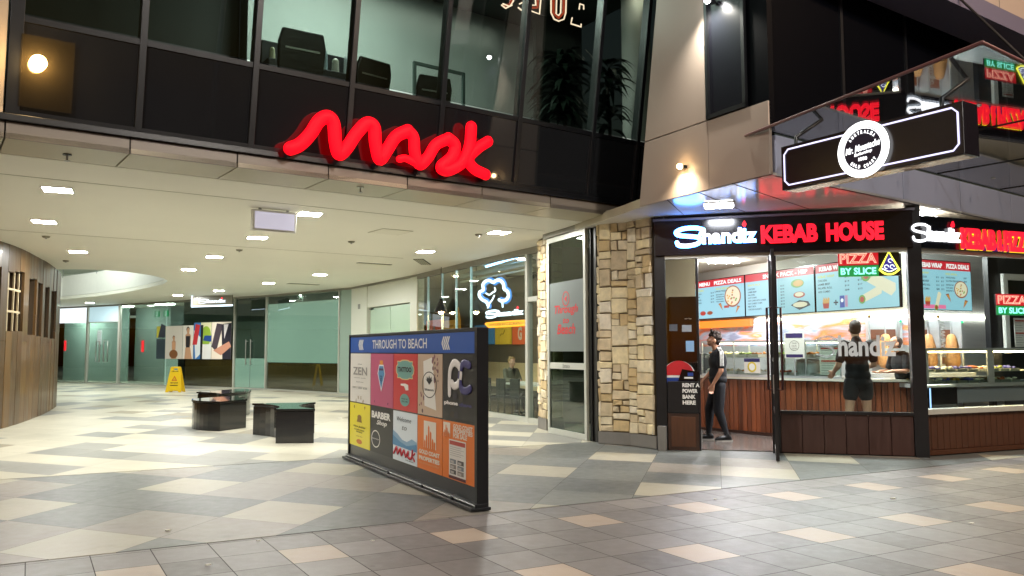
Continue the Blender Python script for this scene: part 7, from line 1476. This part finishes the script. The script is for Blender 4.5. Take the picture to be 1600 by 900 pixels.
# customer, seen from his left side, walking towards the left of the picture
cl_ = G(1124, 690.5); cl_.z = .02
J = dict(pelvis=(0, 0, .93), chest=(0, .0, 1.27), neck=(0, .015, 1.46), head=(0, .065, 1.60), head_pitch=-.32, head_yaw=.1, sh_l=(-.19, -.01, 1.40), el_l=(-.235, .0, 1.12), wr_l=(-.22, .13, .90), sh_r=(.19, 0, 1.40), el_r=(.23, .03, 1.12), wr_r=(.21, .22, .93),
         hip_l=(-.09, 0, .88), kn_l=(-.10, .02, .48), an_l=(-.11, -.10, .092), hip_r=(.09, 0, .88), kn_r=(.10, .12, .50), an_r=(.11, .14, .092), foot_l=(-.15, 1, 0), foot_r=(.1, 1, 0), hand_l=(0, .25, -1), hand_r=(0, .35, -1), side_l=(0, 1, .2), side_r=(0, 1, .2))
t, W = person(cl_, R(88), 1.76, 'young man with dark curly hair, black tee and joggers by the counter', J, stripes=True)
M = MB(); s_ = 1.76 / 1.75
for k in (-.022, 0, .022):
    P = []
    for q in range(9):
        a = q / 8; sh = Vector((-.19, -.01, 1.40)); el = Vector((-.235, 0, 1.12))
        if q < 3: p = Vector((-.10 - .035 * q, k, 1.492 - .012 * q))
        else: p = sh.lerp(el, (q - 3) / 5 * .70) + Vector((-.068, k, .02 if q < 5 else 0)); 
        P.append(W(p))
    M.tube(P, .0085, TXW, seg=6)
M.build('sleeve_stripes', t)
M = MB(); M.ell(W((.0, .127, 1.34)), .012, .02, .012, TXW, 8, 6); M.build('chest_logo', t)
# man in black, back view
p = G(1338, 690); u_, v_ = FA.px(1338, 600); loc = FA.p(u_ + .12, .02, -.75)
J = dict(pelvis=(0, 0, .93), chest=(0, .02, 1.27), neck=(0, .02, 1.46), head=(.01, .055, 1.61), head_pitch=-.25, head_yaw=-.35, sh_l=(-.20, 0, 1.40), el_l=(-.27, .03, 1.12), wr_l=(-.22, .22, 1.02), sh_r=(.20, 0, 1.40), el_r=(.28, .03, 1.13), wr_r=(.24, .24, 1.05),
         hip_l=(-.10, 0, .88), kn_l=(-.15, .0, .49), an_l=(-.17, -.02, .092), hip_r=(.10, 0, .88), kn_r=(.14, .02, .49), an_r=(.17, 0, .092), hem=.10)
person(loc, R(12), 1.92, 'broad man in black tee and dark shorts seen from behind the shop window', J, sk=skin2, hair=hairg, hair_kind='short', bottom='shorts', hvox=.009)
# worker behind the post
loc = D(1414, 12.95, .02)
J = dict(pelvis=(0, 0, .93), chest=(0, .08, 1.26), neck=(0, .12, 1.44), head=(0, .18, 1.57), head_pitch=-.4, sh_l=(-.19, .10, 1.38), el_l=(-.25, .16, 1.14), wr_l=(-.17, .38, 1.14), sh_r=(.19, .10, 1.38), el_r=(.26, .14, 1.13), wr_r=(.14, .36, 1.13),
         hip_l=(-.10, 0, .88), kn_l=(-.11, .0, .49), an_l=(-.12, -.02, .092), hip_r=(.10, 0, .88), kn_r=(.11, .02, .49), an_r=(.12, 0, .092), hand_l=(.2, 1, -.2), hand_r=(-.2, 1, -.2), side_l=(1, 0, 0), side_r=(-1, 0, 0))
person(loc, R(98), 1.72, 'shop worker in dark tee reaching over the bench, half hidden by the corner post', J, hair=hairb, hair_kind='short', hvox=.009)
# seated woman
loc = D(797, 19.1, .03)
J = dict(pelvis=(0, -.02, .56), chest=(0, .03, .90), neck=(0, .05, 1.09), head=(0, .09, 1.235), head_pitch=-.12, head_yaw=-.1, sh_l=(-.165, .03, 1.03), el_l=(-.21, .12, .80), wr_l=(-.08, .32, .80), sh_r=(.165, .03, 1.03), el_r=(.21, .12, .80), wr_r=(.06, .34, .80),
         hip_l=(-.09, 0, .53), kn_l=(-.10, .42, .52), an_l=(-.10, .40, .092), hip_r=(.09, 0, .53), kn_r=(.10, .42, .52), an_r=(.10, .40, .092), hand_l=(1, .5, -.1), hand_r=(-1, .5, -.1), side_l=(0, 1, 0), side_r=(0, 1, 0))
jk = mat('jacket_olive_grey', '#6b6858', rough=.6, bump=.4, bscale=12)
t, W = person(loc, R(215), 1.66, 'blonde woman in an olive grey jacket seated behind the dining room glass', J, sk=skin2, hair=hairbl, hair_kind='bun', top='jacket', topm=jk, hvox=.009)
M = MB(); M.add([W(p) for p in ((-.05, .165, 1.06), (0, .178, .88), (.05, .165, 1.06), (0, .15, 1.10))], [(0, 1, 2, 3)], mat('blouse_black', '#141416', rough=.7)); o = M.build('blouse', t); s2 = o.modifiers.new('t', 'SOLIDIFY'); s2.thickness = .006
for sg in (-1, 1):
    M = MB(); M.tube([W((sg * .055, .14, 1.09)), W((sg * .065, .172, 1.0)), W((sg * .015, .178, .88))], [.014, .024, .01], jk, seg=8, flat=.35, nrm=(W((0, 1, 0)) - W((0, 0, 0)))); M.build('lapel', t)

# ------------------------------------------------------------------ street lamps of the pedestrian street (behind the viewer)
for i, (x, y, c_, e_, lab) in enumerate(((-5.5, -3.0, (1, .95, .88), 1550, 'street lamp standing behind the viewer to the left'), (6.5, 1.0, (1, .92, .84), 1550, 'street lamp standing behind the viewer to the right'), (10.5, 6.0, (1, .68, .46), 1000, 'warm street lamp beyond the right picture edge'))):
    t = thing('street_lamp', lab, 'street lamp', (x, y, 0), 'street lamps along the pedestrian street')
    M = MB(); M.cyl((x, y), .09, 0, 9.2, blk, 14, r2=.05); M.cyl((x, y), .13, 0, .3, blk, 14, r2=.09); M.build('pole', t); M = MB(); M.cyl((x, y), .32, 9.32, 9.42, blk, 24, r2=.1); M.build('lamp_cap', t); M = MB(); M.cyl((x, y), .20, 9.2, 9.31, em('street_lamp_glass_%d' % i, '#fff0d8', 6), 20, r2=.26); M.build('lantern', t)
    ld = bpy.data.lights.new('lamp_light', 'POINT'); ld.energy = e_; ld.color = c_; ld.shadow_soft_size = .25; lo = bpy.data.objects.new('lamp_light', ld); COL.objects.link(lo); lo.parent = t; lo.location = (0, 0, 8.95)
